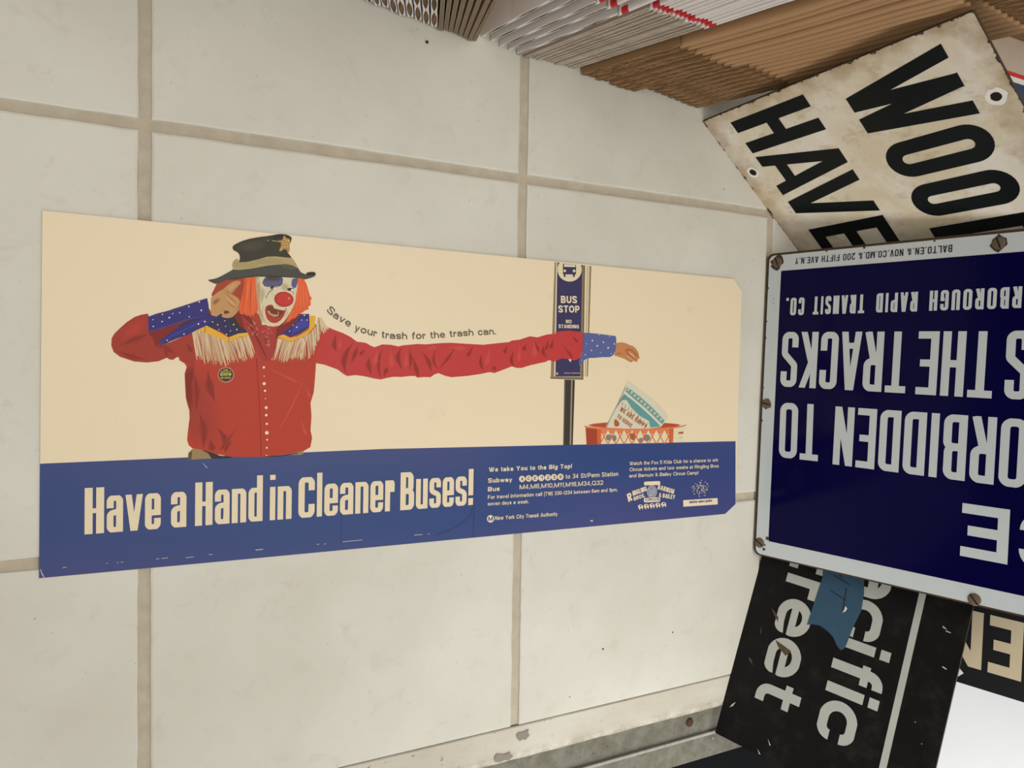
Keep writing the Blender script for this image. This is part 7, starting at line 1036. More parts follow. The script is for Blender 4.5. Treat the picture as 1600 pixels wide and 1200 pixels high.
('clown_picture/hat','gold',[178.3,278.4,179.9,276.3,183.3,275.5,183.6,272.6,183.1,269.1,183.4,266.4,182.6,263.9,181.4,263.3,181.1,265.5,178.5,266.5,175.2,263.7,174.4,264.8,175.9,269.1,175.8,271.7,171.1,272.4,176.9,273.9]),
('clown_picture/hat','goldl',[179.54,274.98,179.41,274.64,179.08,274.46,178.75,274.57,178.61,274.89,178.74,275.24,179.06,275.41,179.4,275.31]),
('clown_picture/hat','goldl',[180.87,273.74,180.75,273.42,180.45,273.27,180.15,273.36,180.02,273.66,180.14,273.97,180.44,274.13,180.74,274.03]),
('clown_picture/hat','goldl',[178.64,271.12,178.5,270.72,178.13,270.53,177.75,270.65,177.59,271.02,177.74,271.41,178.11,271.6,178.48,271.48]),
('clown_picture/hat','goldl',[180.19,270.92,180.09,270.63,179.82,270.49,179.54,270.58,179.43,270.85,179.54,271.13,179.8,271.27,180.08,271.18]),
('clown_picture/hat','goldl',[181.93,271.43,181.81,271.11,181.5,270.95,181.2,271.05,181.06,271.35,181.19,271.67,181.49,271.82,181.8,271.73]),
('clown_picture/hat','goldl',[177.87,268.3,177.77,268.01,177.49,267.87,177.22,267.96,177.1,268.23,177.21,268.51,177.48,268.65,177.76,268.56]),
('clown_picture/hat','goldl',[179.65,268.46,179.52,268.1,179.18,267.93,178.84,268.04,178.69,268.37,178.83,268.73,179.17,268.91,179.51,268.79]),
('clown_picture/hat','goldl',[176.78,265.93,176.61,265.48,176.19,265.26,175.76,265.4,175.58,265.82,175.75,266.27,176.17,266.49,176.6,266.35]),
('clown_picture/hat','goldl',[181.7,268.65,181.56,268.28,181.21,268.1,180.85,268.21,180.7,268.56,180.84,268.93,181.19,269.11,181.55,268.99]),
('clown_picture/hat','goldl',[179.5,276.7,179.37,276.36,179.05,276.19,178.73,276.29,178.59,276.61,178.72,276.95,179.04,277.12,179.36,277.02]),
('clown_picture/hat','goldl',[182.73,273.92,182.56,273.47,182.14,273.26,181.72,273.39,181.54,273.8,181.71,274.24,182.13,274.46,182.55,274.33]),
('clown_picture/hat','goldl',[177.81,272.76,177.7,272.47,177.43,272.33,177.15,272.42,177.03,272.68,177.14,272.97,177.41,273.11,177.69,273.02]),
('clown_picture/hat','goldl',[164.07,272.3,165.73,272.46,165.72,272.79,164.07,272.63]),
('clown_picture/hat','goldl',[168.38,272.31,171.71,272.49,171.72,272.82,168.39,272.63]),
('clown_picture/badge','badger',[139.4,157.4,139.2,155.6,138.5,154.0,137.5,152.5,136.1,151.4,134.4,150.8,132.7,150.5,130.9,150.7,129.3,151.4,127.9,152.4,126.8,153.8,126.1,155.4,125.8,157.2,126.0,158.9,126.7,160.5,127.7,162.0,129.1,163.1,130.7,163.8,132.5,164.0,134.3,163.8,135.9,163.2,137.3,162.1,138.4,160.7,139.2,159.1]),
('clown_picture/badge','badged',[138.1,157.4,137.9,156.0,137.4,154.6,136.5,153.5,135.4,152.6,134.0,152.0,132.6,151.8,131.2,152.0,129.8,152.5,128.7,153.4,127.8,154.5,127.2,155.8,127.0,157.2,127.2,158.6,127.7,160.0,128.6,161.1,129.7,162.0,131.0,162.6,132.5,162.8,133.9,162.6,135.3,162.1,136.4,161.2,137.3,160.1,137.9,158.8]),
('trash_basket_picture/basket','canin',[497.3,109.0,505.6,110.4,518.6,111.2,537.6,111.3,576.8,110.6,601.2,109.6,615.7,108.4,623.1,107.2,617.9,105.1,587.1,104.0,557.2,104.1,518.8,105.8,502.0,107.4]),
('trash_basket_picture/basket','cream2',[513.2,105.1,607.6,103.4,607.1,87.2,514.6,88.3]),
('trash_basket_picture/basket','cangrey',[527.6,95.1,526.9,93.1,525.1,91.9,522.7,91.9,520.8,93.2,520.0,95.3,520.7,97.3,522.5,98.5,524.9,98.5,526.8,97.2]),
('trash_basket_picture/basket','cangrey',[534.6,94.1,534.1,92.1,532.5,90.9,530.5,90.9,528.9,92.2,528.2,94.3,528.8,96.3,530.3,97.6,532.3,97.5,534.0,96.2]),
('trash_basket_picture/basket','cangrey',[580.7,93.4,579.8,91.1,577.1,89.8,573.8,89.9,571.1,91.3,570.0,93.7,571.0,95.9,573.6,97.3,576.9,97.2,579.6,95.7]),
('trash_basket_picture/basket','cangrey',[571.0,90.8,570.4,89.2,568.7,88.2,566.5,88.3,564.7,89.3,564.0,91.0,564.6,92.7,566.3,93.7,568.5,93.6,570.3,92.5]),
('trash_basket_picture/basket','canbr',[552.7,98.8,556.2,99.6,557.9,98.8,559.8,95.4,559.7,93.5,557.4,91.2,555.8,91.1,553.0,93.1,552.0,94.7,551.6,97.5]),
('trash_basket_picture/basket','facew',[538.0,98.3,543.7,99.1,546.5,98.1,548.9,94.3,547.4,92.7,540.5,92.0,537.8,93.0,536.5,96.8]),
('trash_basket_picture/basket','can',[512.69,103.03,522.32,88.36,523.42,88.81,513.77,103.49]),
('trash_basket_picture/basket','can',[522.19,104.81,513.1,89.95,514.22,89.44,523.32,104.3]),
('trash_basket_picture/basket','can',[522.21,104.32,532.95,88.06,534.06,88.52,523.3,104.79]),
('trash_basket_picture/basket','can',[532.81,104.61,523.1,88.82,524.23,88.31,533.95,104.1]),
('trash_basket_picture/basket','can',[532.83,104.12,543.7,87.76,544.83,88.22,533.94,104.59]),
('trash_basket_picture/basket','can',[543.56,104.41,533.73,88.53,534.88,88.01,544.72,103.9]),
('trash_basket_picture/basket','can',[543.58,103.92,554.59,87.46,555.73,87.92,544.7,104.39]),
('trash_basket_picture/basket','can',[554.44,104.2,544.5,88.23,545.66,87.71,555.61,103.69]),
('trash_basket_picture/basket','can',[554.46,103.71,565.61,87.15,566.77,87.61,555.6,104.18]),
('trash_basket_picture/basket','can',[565.46,104.0,555.4,87.93,556.57,87.4,566.64,103.48]),
('trash_basket_picture/basket','can',[565.48,103.5,576.77,86.84,577.94,87.3,566.63,103.98]),
('trash_basket_picture/basket','can',[576.61,103.79,566.43,87.62,567.62,87.09,577.81,103.27]),
('trash_basket_picture/basket','can',[576.63,103.29,588.07,86.52,589.25,86.99,577.79,103.77]),
('trash_basket_picture/basket','can',[587.9,103.58,577.6,87.31,578.8,86.78,589.12,103.06]),
('trash_basket_picture/basket','can',[587.92,103.08,599.51,86.2,600.71,86.67,589.1,103.56]),
('trash_basket_picture/basket','can',[599.33,103.37,588.91,87.0,590.12,86.46,600.56,102.84]),
('trash_basket_picture/basket','can',[599.35,102.86,607.4,91.23,608.6,91.7,600.55,103.34]),
('trash_basket_picture/basket','can',[607.18,97.33,600.36,86.68,601.59,86.14,608.42,96.79]),
('trash_basket_picture/basket','canl',[512.2,105.1,522.7,104.9,520.3,100.7,517.7,99.1,514.9,100.8]),
('trash_basket_picture/basket','canl',[522.7,104.9,533.4,104.7,530.9,100.5,528.2,98.8,525.4,100.6]),
('trash_basket_picture/basket','canl',[533.4,104.7,544.1,104.5,541.7,100.3,538.9,98.6,536.1,100.4]),
('trash_basket_picture/basket','canl',[544.1,104.5,555.0,104.3,552.5,100.0,549.8,98.4,546.9,100.2]),
('trash_basket_picture/basket','canl',[555.0,104.3,566.0,104.1,563.5,99.8,560.7,98.1,557.8,99.9]),
('trash_basket_picture/basket','canl',[566.0,104.1,577.2,103.9,574.6,99.6,571.8,97.9,568.9,99.7]),
('trash_basket_picture/basket','canl',[577.2,103.9,588.5,103.7,585.9,99.3,583.0,97.6,580.1,99.5]),
('trash_basket_picture/basket','canl',[588.5,103.7,599.9,103.5,597.3,99.1,594.4,97.4,591.4,99.2]),
('trash_basket_picture/basket','canl',[599.9,103.5,611.5,103.3,608.9,98.9,605.9,97.1,602.9,99.0]),
('trash_basket_picture/basket','cand',[493.9,107.2,509.4,106.3,510.0,88.1,495.8,88.0]),
('trash_basket_picture/basket','can',[508.5,106.0,514.1,105.5,514.5,88.1,509.8,88.0]),
('trash_basket_picture/basket','can',[606.0,103.8,612.9,104.1,612.8,87.1,606.9,87.1]),
('trash_basket_picture/basket','canr',[495.35,105.06,496.59,88.54,497.16,88.54,495.92,105.07]),
('trash_basket_picture/basket','canr',[497.27,105.03,498.33,88.5,498.9,88.49,497.84,105.03]),
('trash_basket_picture/basket','canr',[499.2,104.99,500.08,88.45,500.65,88.44,499.77,104.99]),
('trash_basket_picture/basket','canr',[501.13,104.96,501.82,88.4,502.4,88.39,501.7,104.95]),
('trash_basket_picture/basket','canr',[503.06,104.92,503.58,88.35,504.15,88.34,503.64,104.91]),
('trash_basket_picture/basket','canr',[505.0,104.89,505.33,88.31,505.91,88.29,505.58,104.87]),
('trash_basket_picture/basket','canr',[506.95,104.86,507.09,88.26,507.67,88.23,507.52,104.84]),
('trash_basket_picture/basket_label','cream2',[613.3,103.5,628.5,104.9,626.8,87.3,612.8,87.3]),
('trash_basket_picture/basket_label','canbr',[620.5,99.0,627.6,99.5,627.5,97.0,620.3,96.8]),
('trash_basket_picture/basket_label','fr3',[621.5,92.8,626.8,93.0,626.8,92.4,621.5,92.2]),
('trash_basket_picture/basket','canl',[492.1,108.6,496.5,107.5,509.4,106.2,528.2,105.2,557.2,104.2,587.1,104.2,607.5,104.6,623.1,105.8,631.3,107.3,631.2,106.2,622.2,104.2,607.6,103.0,587.1,102.4,557.2,102.3,528.3,103.4,509.5,104.6,496.5,106.0,492.3,107.6]),
('trash_basket_picture/paper_cup','cupw',[546.9,155.7,548.6,156.1,552.6,153.8,563.6,147.1,575.8,140.0,587.1,132.4,597.6,124.2,604.1,118.1,604.2,115.6,603.3,113.5,599.1,109.6,594.6,105.2,577.0,103.8,547.4,104.3,519.2,106.0,525.9,117.0,533.1,129.4,541.3,144.3]),
('trash_basket_picture/paper_cup','cups',[545.8,152.9,544.1,147.4,536.8,133.3,526.0,115.4,521.6,106.0,519.2,106.0,525.9,117.0,533.1,129.4,541.3,144.3]),
('trash_basket_picture/paper_cup','teal',[546.4,149.8,551.8,147.1,565.9,138.4,581.2,127.6,591.6,119.4,599.8,112.7,596.6,108.4,586.7,115.9,572.2,126.8,558.1,136.0,544.6,145.2]),
('trash_basket_picture/paper_cup','teal',[542.8,142.3,552.2,136.8,566.2,127.6,580.6,117.1,592.0,108.1,594.1,105.8,580.0,104.9,577.7,112.3,564.6,118.1,553.5,126.9,546.4,135.6,540.6,135.6,538.7,134.5]),
('trash_basket_picture/paper_cup','tealg',[542.8,142.3,546.2,140.4,541.5,136.0,538.3,133.3,533.2,126.3,536.8,134.1]),
('trash_basket_picture/paper_cup','cupw',[548.25,148.74,546.14,146.66,548.2,145.12,549.87,146.57,548.62,147.57,547.68,146.87,548.34,146.4,548.65,146.87,549.03,146.72,548.18,145.82,547.0,146.58,548.91,148.27]),
('trash_basket_picture/paper_cup','cupw',[548.36,148.29,550.57,146.73,551.02,147.14,548.81,148.71]),
('trash_basket_picture/paper_cup','cupw',[552.8,145.52,550.68,143.44,552.76,141.89,554.43,143.34,553.18,144.35,552.23,143.64,552.89,143.17,553.21,143.65,553.58,143.5,552.73,142.59,551.54,143.35,553.46,145.05]),
('trash_basket_picture/paper_cup','cupw',[552.91,145.07,555.14,143.5,555.59,143.91,553.36,145.49]),
('trash_basket_picture/paper_cup','cupw',[557.38,142.28,555.25,140.2,557.33,138.64,559.02,140.09,557.76,141.11,556.8,140.4,557.47,139.93,557.78,140.4,558.16,140.25,557.3,139.35,556.11,140.11,558.04,141.81]),
('trash_basket_picture/paper_cup','cupw',[557.49,141.83,559.73,140.25,560.18,140.67,557.94,142.25]),
('trash_basket_picture/paper_cup','cupw',[561.98,139.02,559.84,136.95,561.93,135.38,563.63,136.83,562.36,137.85,561.4,137.14,562.07,136.67,562.39,137.14,562.77,136.99,561.9,136.08,560.71,136.85,562.65,138.55]),
('trash_basket_picture/paper_cup','cupw',[562.09,138.58,564.34,136.98,564.79,137.4,562.54,139.0]),
('trash_basket_picture/paper_cup','cupw',[566.6,135.75,564.45,133.67,566.56,132.1,568.26,133.55,566.98,134.57,566.02,133.87,566.69,133.39,567.01,133.86,567.4,133.71,566.53,132.8,565.32,133.58,567.28,135.28]),
('trash_basket_picture/paper_cup','cupw',[566.71,135.3,568.98,133.7,569.43,134.12,567.17,135.72]),
('trash_basket_picture/paper_cup','cupw',[571.25,132.46,569.09,130.38,571.21,128.8,572.92,130.25,571.64,131.28,570.67,130.57,571.34,130.09,571.66,130.57,572.05,130.42,571.18,129.51,569.97,130.29,571.93,131.99]),
('trash_basket_picture/paper_cup','cupw',[571.36,132.01,573.64,130.4,574.1,130.82,571.82,132.43]),
('trash_basket_picture/paper_cup','cupw',[575.93,129.16,573.75,127.07,575.88,125.48,577.6,126.93,576.31,127.97,575.34,127.26,576.02,126.78,576.34,127.26,576.73,127.1,575.85,126.19,574.63,126.97,576.61,128.68]),
('trash_basket_picture/paper_cup','cupw',[576.04,128.7,578.32,127.08,578.79,127.51,576.5,129.13]),
('trash_basket_picture/paper_cup','cupw',[580.63,125.83,578.44,123.75,580.58,122.14,582.31,123.6,581.01,124.64,580.04,123.93,580.72,123.45,581.04,123.92,581.43,123.77,580.55,122.86,579.33,123.65,581.31,125.35]),
('trash_basket_picture/paper_cup','cupw',[580.74,125.38,583.04,123.75,583.5,124.17,581.2,125.8]),
('trash_basket_picture/paper_cup','cupw',[585.35,122.49,583.15,120.4,585.31,118.79,587.04,120.25,585.74,121.29,584.76,120.58,585.44,120.1,585.77,120.58,586.16,120.42,585.28,119.51,584.04,120.3,586.04,122.0]),
('trash_basket_picture/paper_cup','cupw',[585.46,122.03,587.77,120.4,588.24,120.82,585.93,122.46]),
('trash_basket_picture/paper_cup','cupw',[590.1,119.13,587.89,117.04,590.06,115.42,591.8,116.88,590.49,117.93,589.5,117.22,590.19,116.73,590.52,117.21,590.92,117.05,590.03,116.14,588.79,116.93,590.79,118.64]),
('trash_basket_picture/paper_cup','cupw',[590.21,118.67,592.54,117.02,593.01,117.45,590.68,119.09]),
('trash_basket_picture/paper_cup','cupw',[594.88,115.75,592.66,113.66,594.83,112.03,596.59,113.49,595.27,114.54,594.28,113.84,594.97,113.34,595.3,113.82,595.7,113.66,594.8,112.75,593.56,113.55,595.57,115.26]),
('trash_basket_picture/paper_cup','cupw',[594.99,115.29,597.33,113.64,597.8,114.06,595.46,115.71]),
('trash_basket_picture/paper_cup','canbr',[541.36,134.12,539.87,129.87,540.95,129.64,541.86,134.02]),
('trash_basket_picture/paper_cup','canbr',[545.51,131.2,544.01,126.94,545.1,126.71,546.01,131.09]),
('trash_basket_picture/paper_cup','canbr',[549.68,128.26,548.17,124.0,549.26,123.76,550.18,128.16]),
('trash_basket_picture/paper_cup','canbr',[553.87,125.32,552.35,121.04,553.45,120.8,554.37,125.21]),
('trash_basket_picture/paper_cup','canbr',[558.07,122.35,556.55,118.07,557.66,117.83,558.59,122.24]),
('trash_basket_picture/paper_cup','canbr',[562.3,119.38,560.77,115.08,561.88,114.84,562.82,119.27]),
('trash_basket_picture/paper_cup','canbr',[566.55,116.38,565.02,112.08,566.13,111.84,567.07,116.27]),
('trash_basket_picture/paper_cup','canbr',[570.82,113.38,569.28,109.07,570.4,108.82,571.34,113.26]),
('trash_basket_picture/paper_cup','canbr',[575.12,110.35,573.56,106.04,574.69,105.79,575.64,110.24]),
('trash_basket_picture/paper_cup','canbr',[563.26,118.23,561.32,114.76,562.55,114.35,563.92,118.01]),
('trash_basket_picture/paper_cup','canbr',[566.36,114.21,564.41,110.74,565.65,110.33,567.02,113.99]),
('trash_basket_picture/paper_cup','canbr',[570.4,112.16,568.44,108.68,569.68,108.27,571.06,111.94]),
('trash_basket_picture/paper_cup','canbr',[574.99,108.89,573.03,105.41,574.28,104.99,575.66,108.66]),
('trash_basket_picture/paper_cup','canbr',[531.3,114.6,533.0,114.8,534.4,114.1,536.8,111.7,537.6,110.3,537.6,108.4,536.9,107.5,534.6,106.6,533.2,106.7,531.2,107.9,530.5,109.6,530.7,113.3]),
('blue_band','scuff',[45.31,6.97,46.43,6.73,46.46,7.13,45.34,7.37]),
('blue_band','scuff',[52.65,6.61,53.78,6.62,53.74,7.03,52.61,7.02]),
('blue_band','scuff',[55.49,6.7,57.42,6.77,57.37,7.18,55.44,7.12]),
('blue_band','scuff',[80.94,6.74,83.31,6.9,83.25,7.32,80.88,7.16]),
('blue_band','scuff',[85.08,6.85,89.84,6.91,89.8,7.33,85.03,7.28]),
('blue_band','scuff',[103.14,5.6,109.51,5.91,109.45,6.34,103.09,6.03]),
('blue_band','scuff',[121.04,6.53,123.93,6.52,123.89,6.95,121.0,6.96]),
('blue_band','scuff',[158.34,6.8,164.98,6.87,164.93,7.32,158.3,7.25]),
('blue_band','scuff',[159.0,7.02,164.84,7.02,164.8,7.47,158.96,7.46]),
('blue_band','scuff',[211.14,7.02,213.42,7.1,213.35,7.56,211.07,7.48]),
('blue_band','scuff',[217.44,6.74,219.16,6.87,219.08,7.33,217.36,7.2]),
('blue_band','scuff',[234.25,7.26,252.69,7.4,252.63,7.88,234.2,7.73]),
('blue_band','scuff',[303.09,7.57,311.5,7.47,311.45,7.97,303.04,8.06]),
('blue_band','scuff',[316.73,7.34,318.69,7.36,318.63,7.86,316.66,7.84]),
('blue_band','scuff',[15.57,6.52,18.13,6.75,18.07,7.15,15.51,6.92]),
('blue_band','scuff',[0.63,7.23,1.76,3.08,3.58,-0.52,3.94,-0.32,2.36,3.35,0.94,7.34]),
('blue_band','scuff',[115.37,83.35,118.8,79.37,119.19,79.77,115.57,83.56]),
('blue_band','scuff',[502.1,6.64,506.4,7.22,505.6,4.93]),
('blue_band','crease',[363.85,31.86,361.23,22.65,352.53,15.17,337.78,8.89,324.57,6.18,324.69,5.82,338.03,8.35,352.86,14.74,361.71,22.35,364.19,31.76]),
('blue_band','crease',[365.05,69.68,365.05,38.07,365.17,1.32,365.73,1.26,365.47,38.04,365.33,69.66]),
('blue_band','crease',[233.04,34.65,232.91,5.58,233.26,5.54,233.27,34.63]),
('circus_logo','cream',[573.59,44.29,574.34,44.6,578.61,44.64,590.78,44.43,595.09,44.21,595.75,43.76,596.0,43.03,596.06,41.27,595.82,40.53,595.06,40.05,590.76,40.01,578.71,40.35,574.47,40.61,573.7,41.06,573.42,41.8,573.36,43.58]),
('circus_logo','cream',[591.81,32.51,591.59,30.57,590.81,28.82,589.55,27.41,587.9,26.45,585.99,26.01,583.99,26.13,582.06,26.8,580.35,27.97,578.99,29.53,578.11,31.36,577.76,33.32,577.97,35.25,578.74,36.98,579.99,38.4,581.62,39.37,583.52,39.82,585.52,39.71,587.46,39.05,589.18,37.89,590.55,36.33,591.45,34.49]),
('circus_logo','band',[591.17,32.55,590.97,30.75,590.27,29.13,589.12,27.82,587.62,26.92,585.89,26.51,584.07,26.62,582.3,27.24,580.75,28.32,579.51,29.77,578.7,31.47,578.38,33.28,578.58,35.07,579.27,36.68,580.41,37.99,581.9,38.89,583.63,39.31,585.44,39.22,587.21,38.61,588.78,37.53,590.03,36.09,590.85,34.38]),
('circus_logo','logog',[590.44,32.59,590.23,30.82,589.47,29.26,588.26,28.05,586.7,27.33,584.96,27.15,583.19,27.54,581.59,28.45,580.29,29.8,579.44,31.45,579.1,33.24,579.31,35.0,580.06,36.56,581.27,37.76,582.81,38.49,584.55,38.68,586.32,38.3,587.93,37.4,589.24,36.05,590.1,34.39]),
('circus_logo','cream',[581.79,29.22,583.28,28.61,583.49,28.99,581.99,29.6]),
('circus_logo','band',[589.48,32.29,591.11,32.07,591.14,32.49,589.52,32.71]),
('circus_logo','cream',[584.2,32.25,585.63,31.53,585.89,31.89,584.46,32.61]),
('circus_logo','band',[585.13,29.39,585.11,30.68,584.57,30.72,584.59,29.43]),
('circus_logo','cream',[581.76,30.46,582.76,29.37,583.19,29.6,582.18,30.7]),
('circus_logo','band',[586.95,31.88,587.86,30.74,588.31,30.94,587.4,32.09]),
('circus_logo','cream',[588.42,33.08,589.84,33.62,589.56,34.01,588.15,33.48]),
('circus_logo','band',[583.07,32.93,581.7,32.35,581.99,31.97,583.36,32.54]),
('circus_logo','cream',[584.21,27.86,585.01,28.92,584.54,29.17,583.74,28.11]),
('circus_logo','band',[583.05,36.21,584.58,35.65,584.76,36.04,583.24,36.6]),
('circus_logo','cream',[587.77,31.57,588.69,30.42,589.14,30.63,588.22,31.77]),
('circus_logo','band',[585.03,36.37,584.25,35.3,584.72,35.05,585.5,36.13]),
('circus_logo','cream',[580.66,35.83,580.92,37.08,580.38,37.19,580.13,35.94]),
('circus_logo','band',[582.12,36.13,583.58,36.56,583.35,36.97,581.89,36.53]),
('circus_logo','cream',[574.0,26.06,574.74,26.53,579.06,26.57,591.37,26.23,595.73,25.93,596.4,25.37,596.65,24.53,596.72,22.57,596.49,21.72,595.73,21.15,591.42,21.04,579.37,21.3,575.08,21.58,574.18,22.14,573.85,23.05,573.78,25.19]),
('circus_logo','cream',[566.08,18.23,566.8,19.09,567.63,19.41,569.39,19.5,570.36,19.34,571.51,18.75,572.07,18.31,572.61,17.56,572.8,16.66,572.87,14.72,572.6,14.06,571.72,14.02,571.37,14.35,571.21,15.38,570.73,15.71,569.47,15.7,569.07,15.28,569.11,14.06,568.83,13.67,567.95,13.73,567.59,14.27,567.41,15.8,567.15,16.12,566.54,15.56,566.24,15.88,565.94,17.42]),
('circus_logo','band',[571.03,17.76,570.63,17.13,569.64,16.93,568.63,17.27,568.19,17.95,568.59,18.58,569.58,18.79,570.59,18.45]),
('circus_logo','cream',[574.05,18.38,574.78,19.25,575.62,19.57,577.39,19.66,578.37,19.49,579.54,18.9,580.1,18.46,580.64,17.71,580.84,16.81,580.91,14.86,580.63,14.19,579.74,14.15,579.39,14.48,579.23,15.52,578.75,15.85,577.48,15.84,577.07,15.42,577.11,14.19,576.83,13.8,575.94,13.87,575.58,14.4,575.4,15.94,575.14,16.27,574.52,15.7,574.22,16.02,573.91,17.57]),
('circus_logo','band',[579.05,17.91,578.65,17.28,577.65,17.07,576.63,17.41,576.19,18.1,576.58,18.74,577.58,18.94,578.61,18.6]),
('circus_logo','cream',[582.1,18.53,582.84,19.41,583.68,19.73,585.47,19.82,586.46,19.65,587.63,19.06,588.2,18.61,588.74,17.86,588.95,16.95,589.02,15.0,588.74,14.33,587.84,14.29,587.49,14.62,587.32,15.66,586.84,16.0,585.56,15.98,585.14,15.56,585.19,14.33,584.9,13.94,584.0,14.0,583.64,14.54,583.46,16.09,583.2,16.41,582.58,15.84,582.27,16.17,581.96,17.72]),
('circus_logo','band',[587.14,18.07,586.74,17.43,585.73,17.22,584.7,17.56,584.25,18.25,584.65,18.89,585.66,19.1,586.69,18.76]),
('circus_logo','cream',[590.22,18.69,590.96,19.57,591.81,19.89,593.61,19.98,594.61,19.81,595.8,19.22,596.38,18.77,596.92,18.01,597.13,17.1,597.2,15.13,596.92,14.46,596.01,14.42,595.65,14.76,595.49,15.8,595.0,16.14,593.71,16.12,593.29,15.7,593.33,14.46,593.05,14.07,592.14,14.13,591.78,14.67,591.59,16.23,591.32,16.56,590.7,15.98,590.39,16.31,590.07,17.87]),
('circus_logo','band',[595.3,18.22,594.9,17.58,593.88,17.37,592.84,17.71,592.39,18.41,592.79,19.05,593.81,19.26,594.85,18.91]),
('circus_logo','cream',[598.41,18.84,599.16,19.72,600.01,20.05,601.83,20.14,602.84,19.97,604.04,19.38,604.62,18.92,605.17,18.16,605.38,17.25,605.45,15.28,605.17,14.6,604.25,14.56,603.89,14.89,603.73,15.94,603.23,16.29,601.93,16.27,601.51,15.85,601.55,14.6,601.26,14.21,600.35,14.27,599.98,14.81,599.8,16.37,599.52,16.7,598.89,16.12,598.58,16.45,598.26,18.03]),
('circus_logo','band',[603.54,18.37,603.13,17.73,602.1,17.52,601.05,17.87,600.6,18.56,601.01,19.2,602.03,19.41,603.08,19.07]),
('venue_logo','cream',[630.04,20.51,682.25,19.85,682.78,12.25,630.65,12.94]),
('venue_logo','cream',[656.47,32.64,658.05,32.28,658.19,32.78,656.6,33.15]),
('venue_logo','cream',[655.72,38.36,655.86,39.58,655.18,39.68,655.04,38.45]),
('venue_logo','cream',[662.0,39.19,663.1,40.02,662.6,40.41,661.49,39.58]),
('venue_logo','cream',[659.63,35.3,661.0,35.86,660.64,36.33,659.26,35.77]),
('venue_logo','cream',[664.31,32.62,665.94,32.54,665.91,33.07,664.28,33.14]),
('venue_logo','cream',[657.36,34.67,658.58,35.38,658.14,35.81,656.91,35.1]),
('venue_logo','cream',[656.14,38.34,656.4,39.55,655.73,39.68,655.46,38.47]),
('venue_logo','cream',[666.63,34.31,668.23,34.44,668.09,34.97,666.49,34.83]),
('venue_logo','cream',[655.96,28.1,656.35,26.86,657.01,26.93,656.63,28.17]),
('venue_logo','cream',[653.93,27.78,653.76,26.56,654.44,26.45,654.6,27.68]),
('venue_logo','cream',[652.92,26.17,652.6,24.98,653.26,24.83,653.58,26.02]),
('venue_logo','cream',[657.02,31.01,658.21,30.08,658.67,30.43,657.48,31.36]),
('venue_logo','cream',[652.67,33.18,651.13,32.93,651.33,32.42,652.87,32.66]),
('venue_logo','cream',[646.96,27.39,645.82,26.62,646.3,26.21,647.44,26.98]),
('venue_logo','cream',[657.66,35.04,658.84,35.8,658.37,36.22,657.19,35.46]),
('venue_logo','cream',[665.01,31.45,666.63,31.22,666.69,31.74,665.06,31.97]),
('venue_logo','cream',[662.42,34.36,663.98,34.58,663.8,35.1,662.23,34.88]),
('venue_logo','cream',[657.3,30.38,658.4,29.38,658.9,29.69,657.8,30.69]),
('venue_logo','cream',[664.79,37.43,666.19,37.96,665.84,38.44,664.44,37.91]),
('venue_logo','cream',[658.16,32.3,659.76,31.97,659.87,32.48,658.27,32.81]),
('venue_logo','cream',[650.98,32.14,649.55,31.69,649.86,31.2,651.29,31.66]),
('venue_logo','cream',[655.15,38.07,655.14,39.31,654.46,39.36,654.47,38.12]),
('venue_logo','cream',[655.58,35.91,655.79,37.13,655.11,37.24,654.91,36.03]),
('venue_logo','cream',[643.34,35.39,641.75,35.61,641.69,35.1,643.28,34.87]),
('venue_logo','cream',[654.41,35.45,653.88,36.66,653.24,36.54,653.77,35.33]),
('venue_logo','cream',[661.15,28.07,662.43,27.2,662.85,27.58,661.57,28.45]),
('venue_logo','cream',[651.02,30.38,649.92,29.56,650.41,29.17,651.51,29.98]),
('venue_logo','cream',[647.42,33.05,645.84,32.96,645.96,32.44,647.54,32.52]),
('venue_logo','cream',[658.81,33.61,660.38,33.8,660.22,34.32,658.64,34.14]),
('venue_logo','cream',[651.15,35.32,649.67,35.92,649.4,35.46,650.88,34.86]),
('venue_logo','cream',[646.17,36.31,644.62,36.74,644.45,36.25,646.0,35.82]),
('venue_logo','cream',[659.14,28.6,660.26,27.61,660.75,27.93,659.63,28.92]),
('venue_logo','cream',[654.73,34.7,654.24,35.92,653.59,35.81,654.09,34.59]),
('venue_logo','cream',[655.78,38.4,655.94,39.62,655.26,39.72,655.1,38.5]),
('venue_logo','cream',[647.06,34.18,645.46,34.3,645.47,33.78,647.07,33.66]),
('venue_logo','cream',[655.68,34.95,656.06,36.13,655.39,36.3,655.01,35.12]),
('venue_logo','cream',[653.04,33.69,651.43,33.78,651.45,33.26,653.06,33.17]),
('venue_logo','cream',[650.96,30.76,649.79,30.01,650.25,29.59,651.43,30.34]),
('venue_logo','cream',[659.39,32.27,661.01,32.01,661.08,32.53,659.46,32.78]),
('venue_logo','cream',[646.98,31.72,645.48,31.42,645.71,30.91,647.21,31.21]),
('venue_logo','cream',[659.7,35.0,661.13,35.49,660.79,35.98,659.37,35.49]),
('venue_logo','cream',[646.15,35.53,644.57,35.85,644.47,35.34,646.04,35.03]),
('venue_logo','cream',[665.44,36.45,666.93,36.86,666.65,37.36,665.16,36.95]),
('venue_logo','cream',[659.5,33.13,661.12,33.14,661.04,33.66,659.43,33.66]),
('venue_logo','cream',[660.55,24.19,661.41,23.06,661.99,23.29,661.14,24.42]),
('venue_logo','cream',[660.27,30.23,661.73,29.56,662.04,30.01,660.58,30.67]),
('venue_logo','cream',[654.36,39.57,654.17,40.82,653.49,40.81,653.68,39.56]),
('venue_logo','cream',[646.41,27.61,645.22,26.89,645.67,26.46,646.86,27.19]),
('venue_logo','cream',[652.6,27.39,652.15,26.24,652.8,26.04,653.25,27.2]),
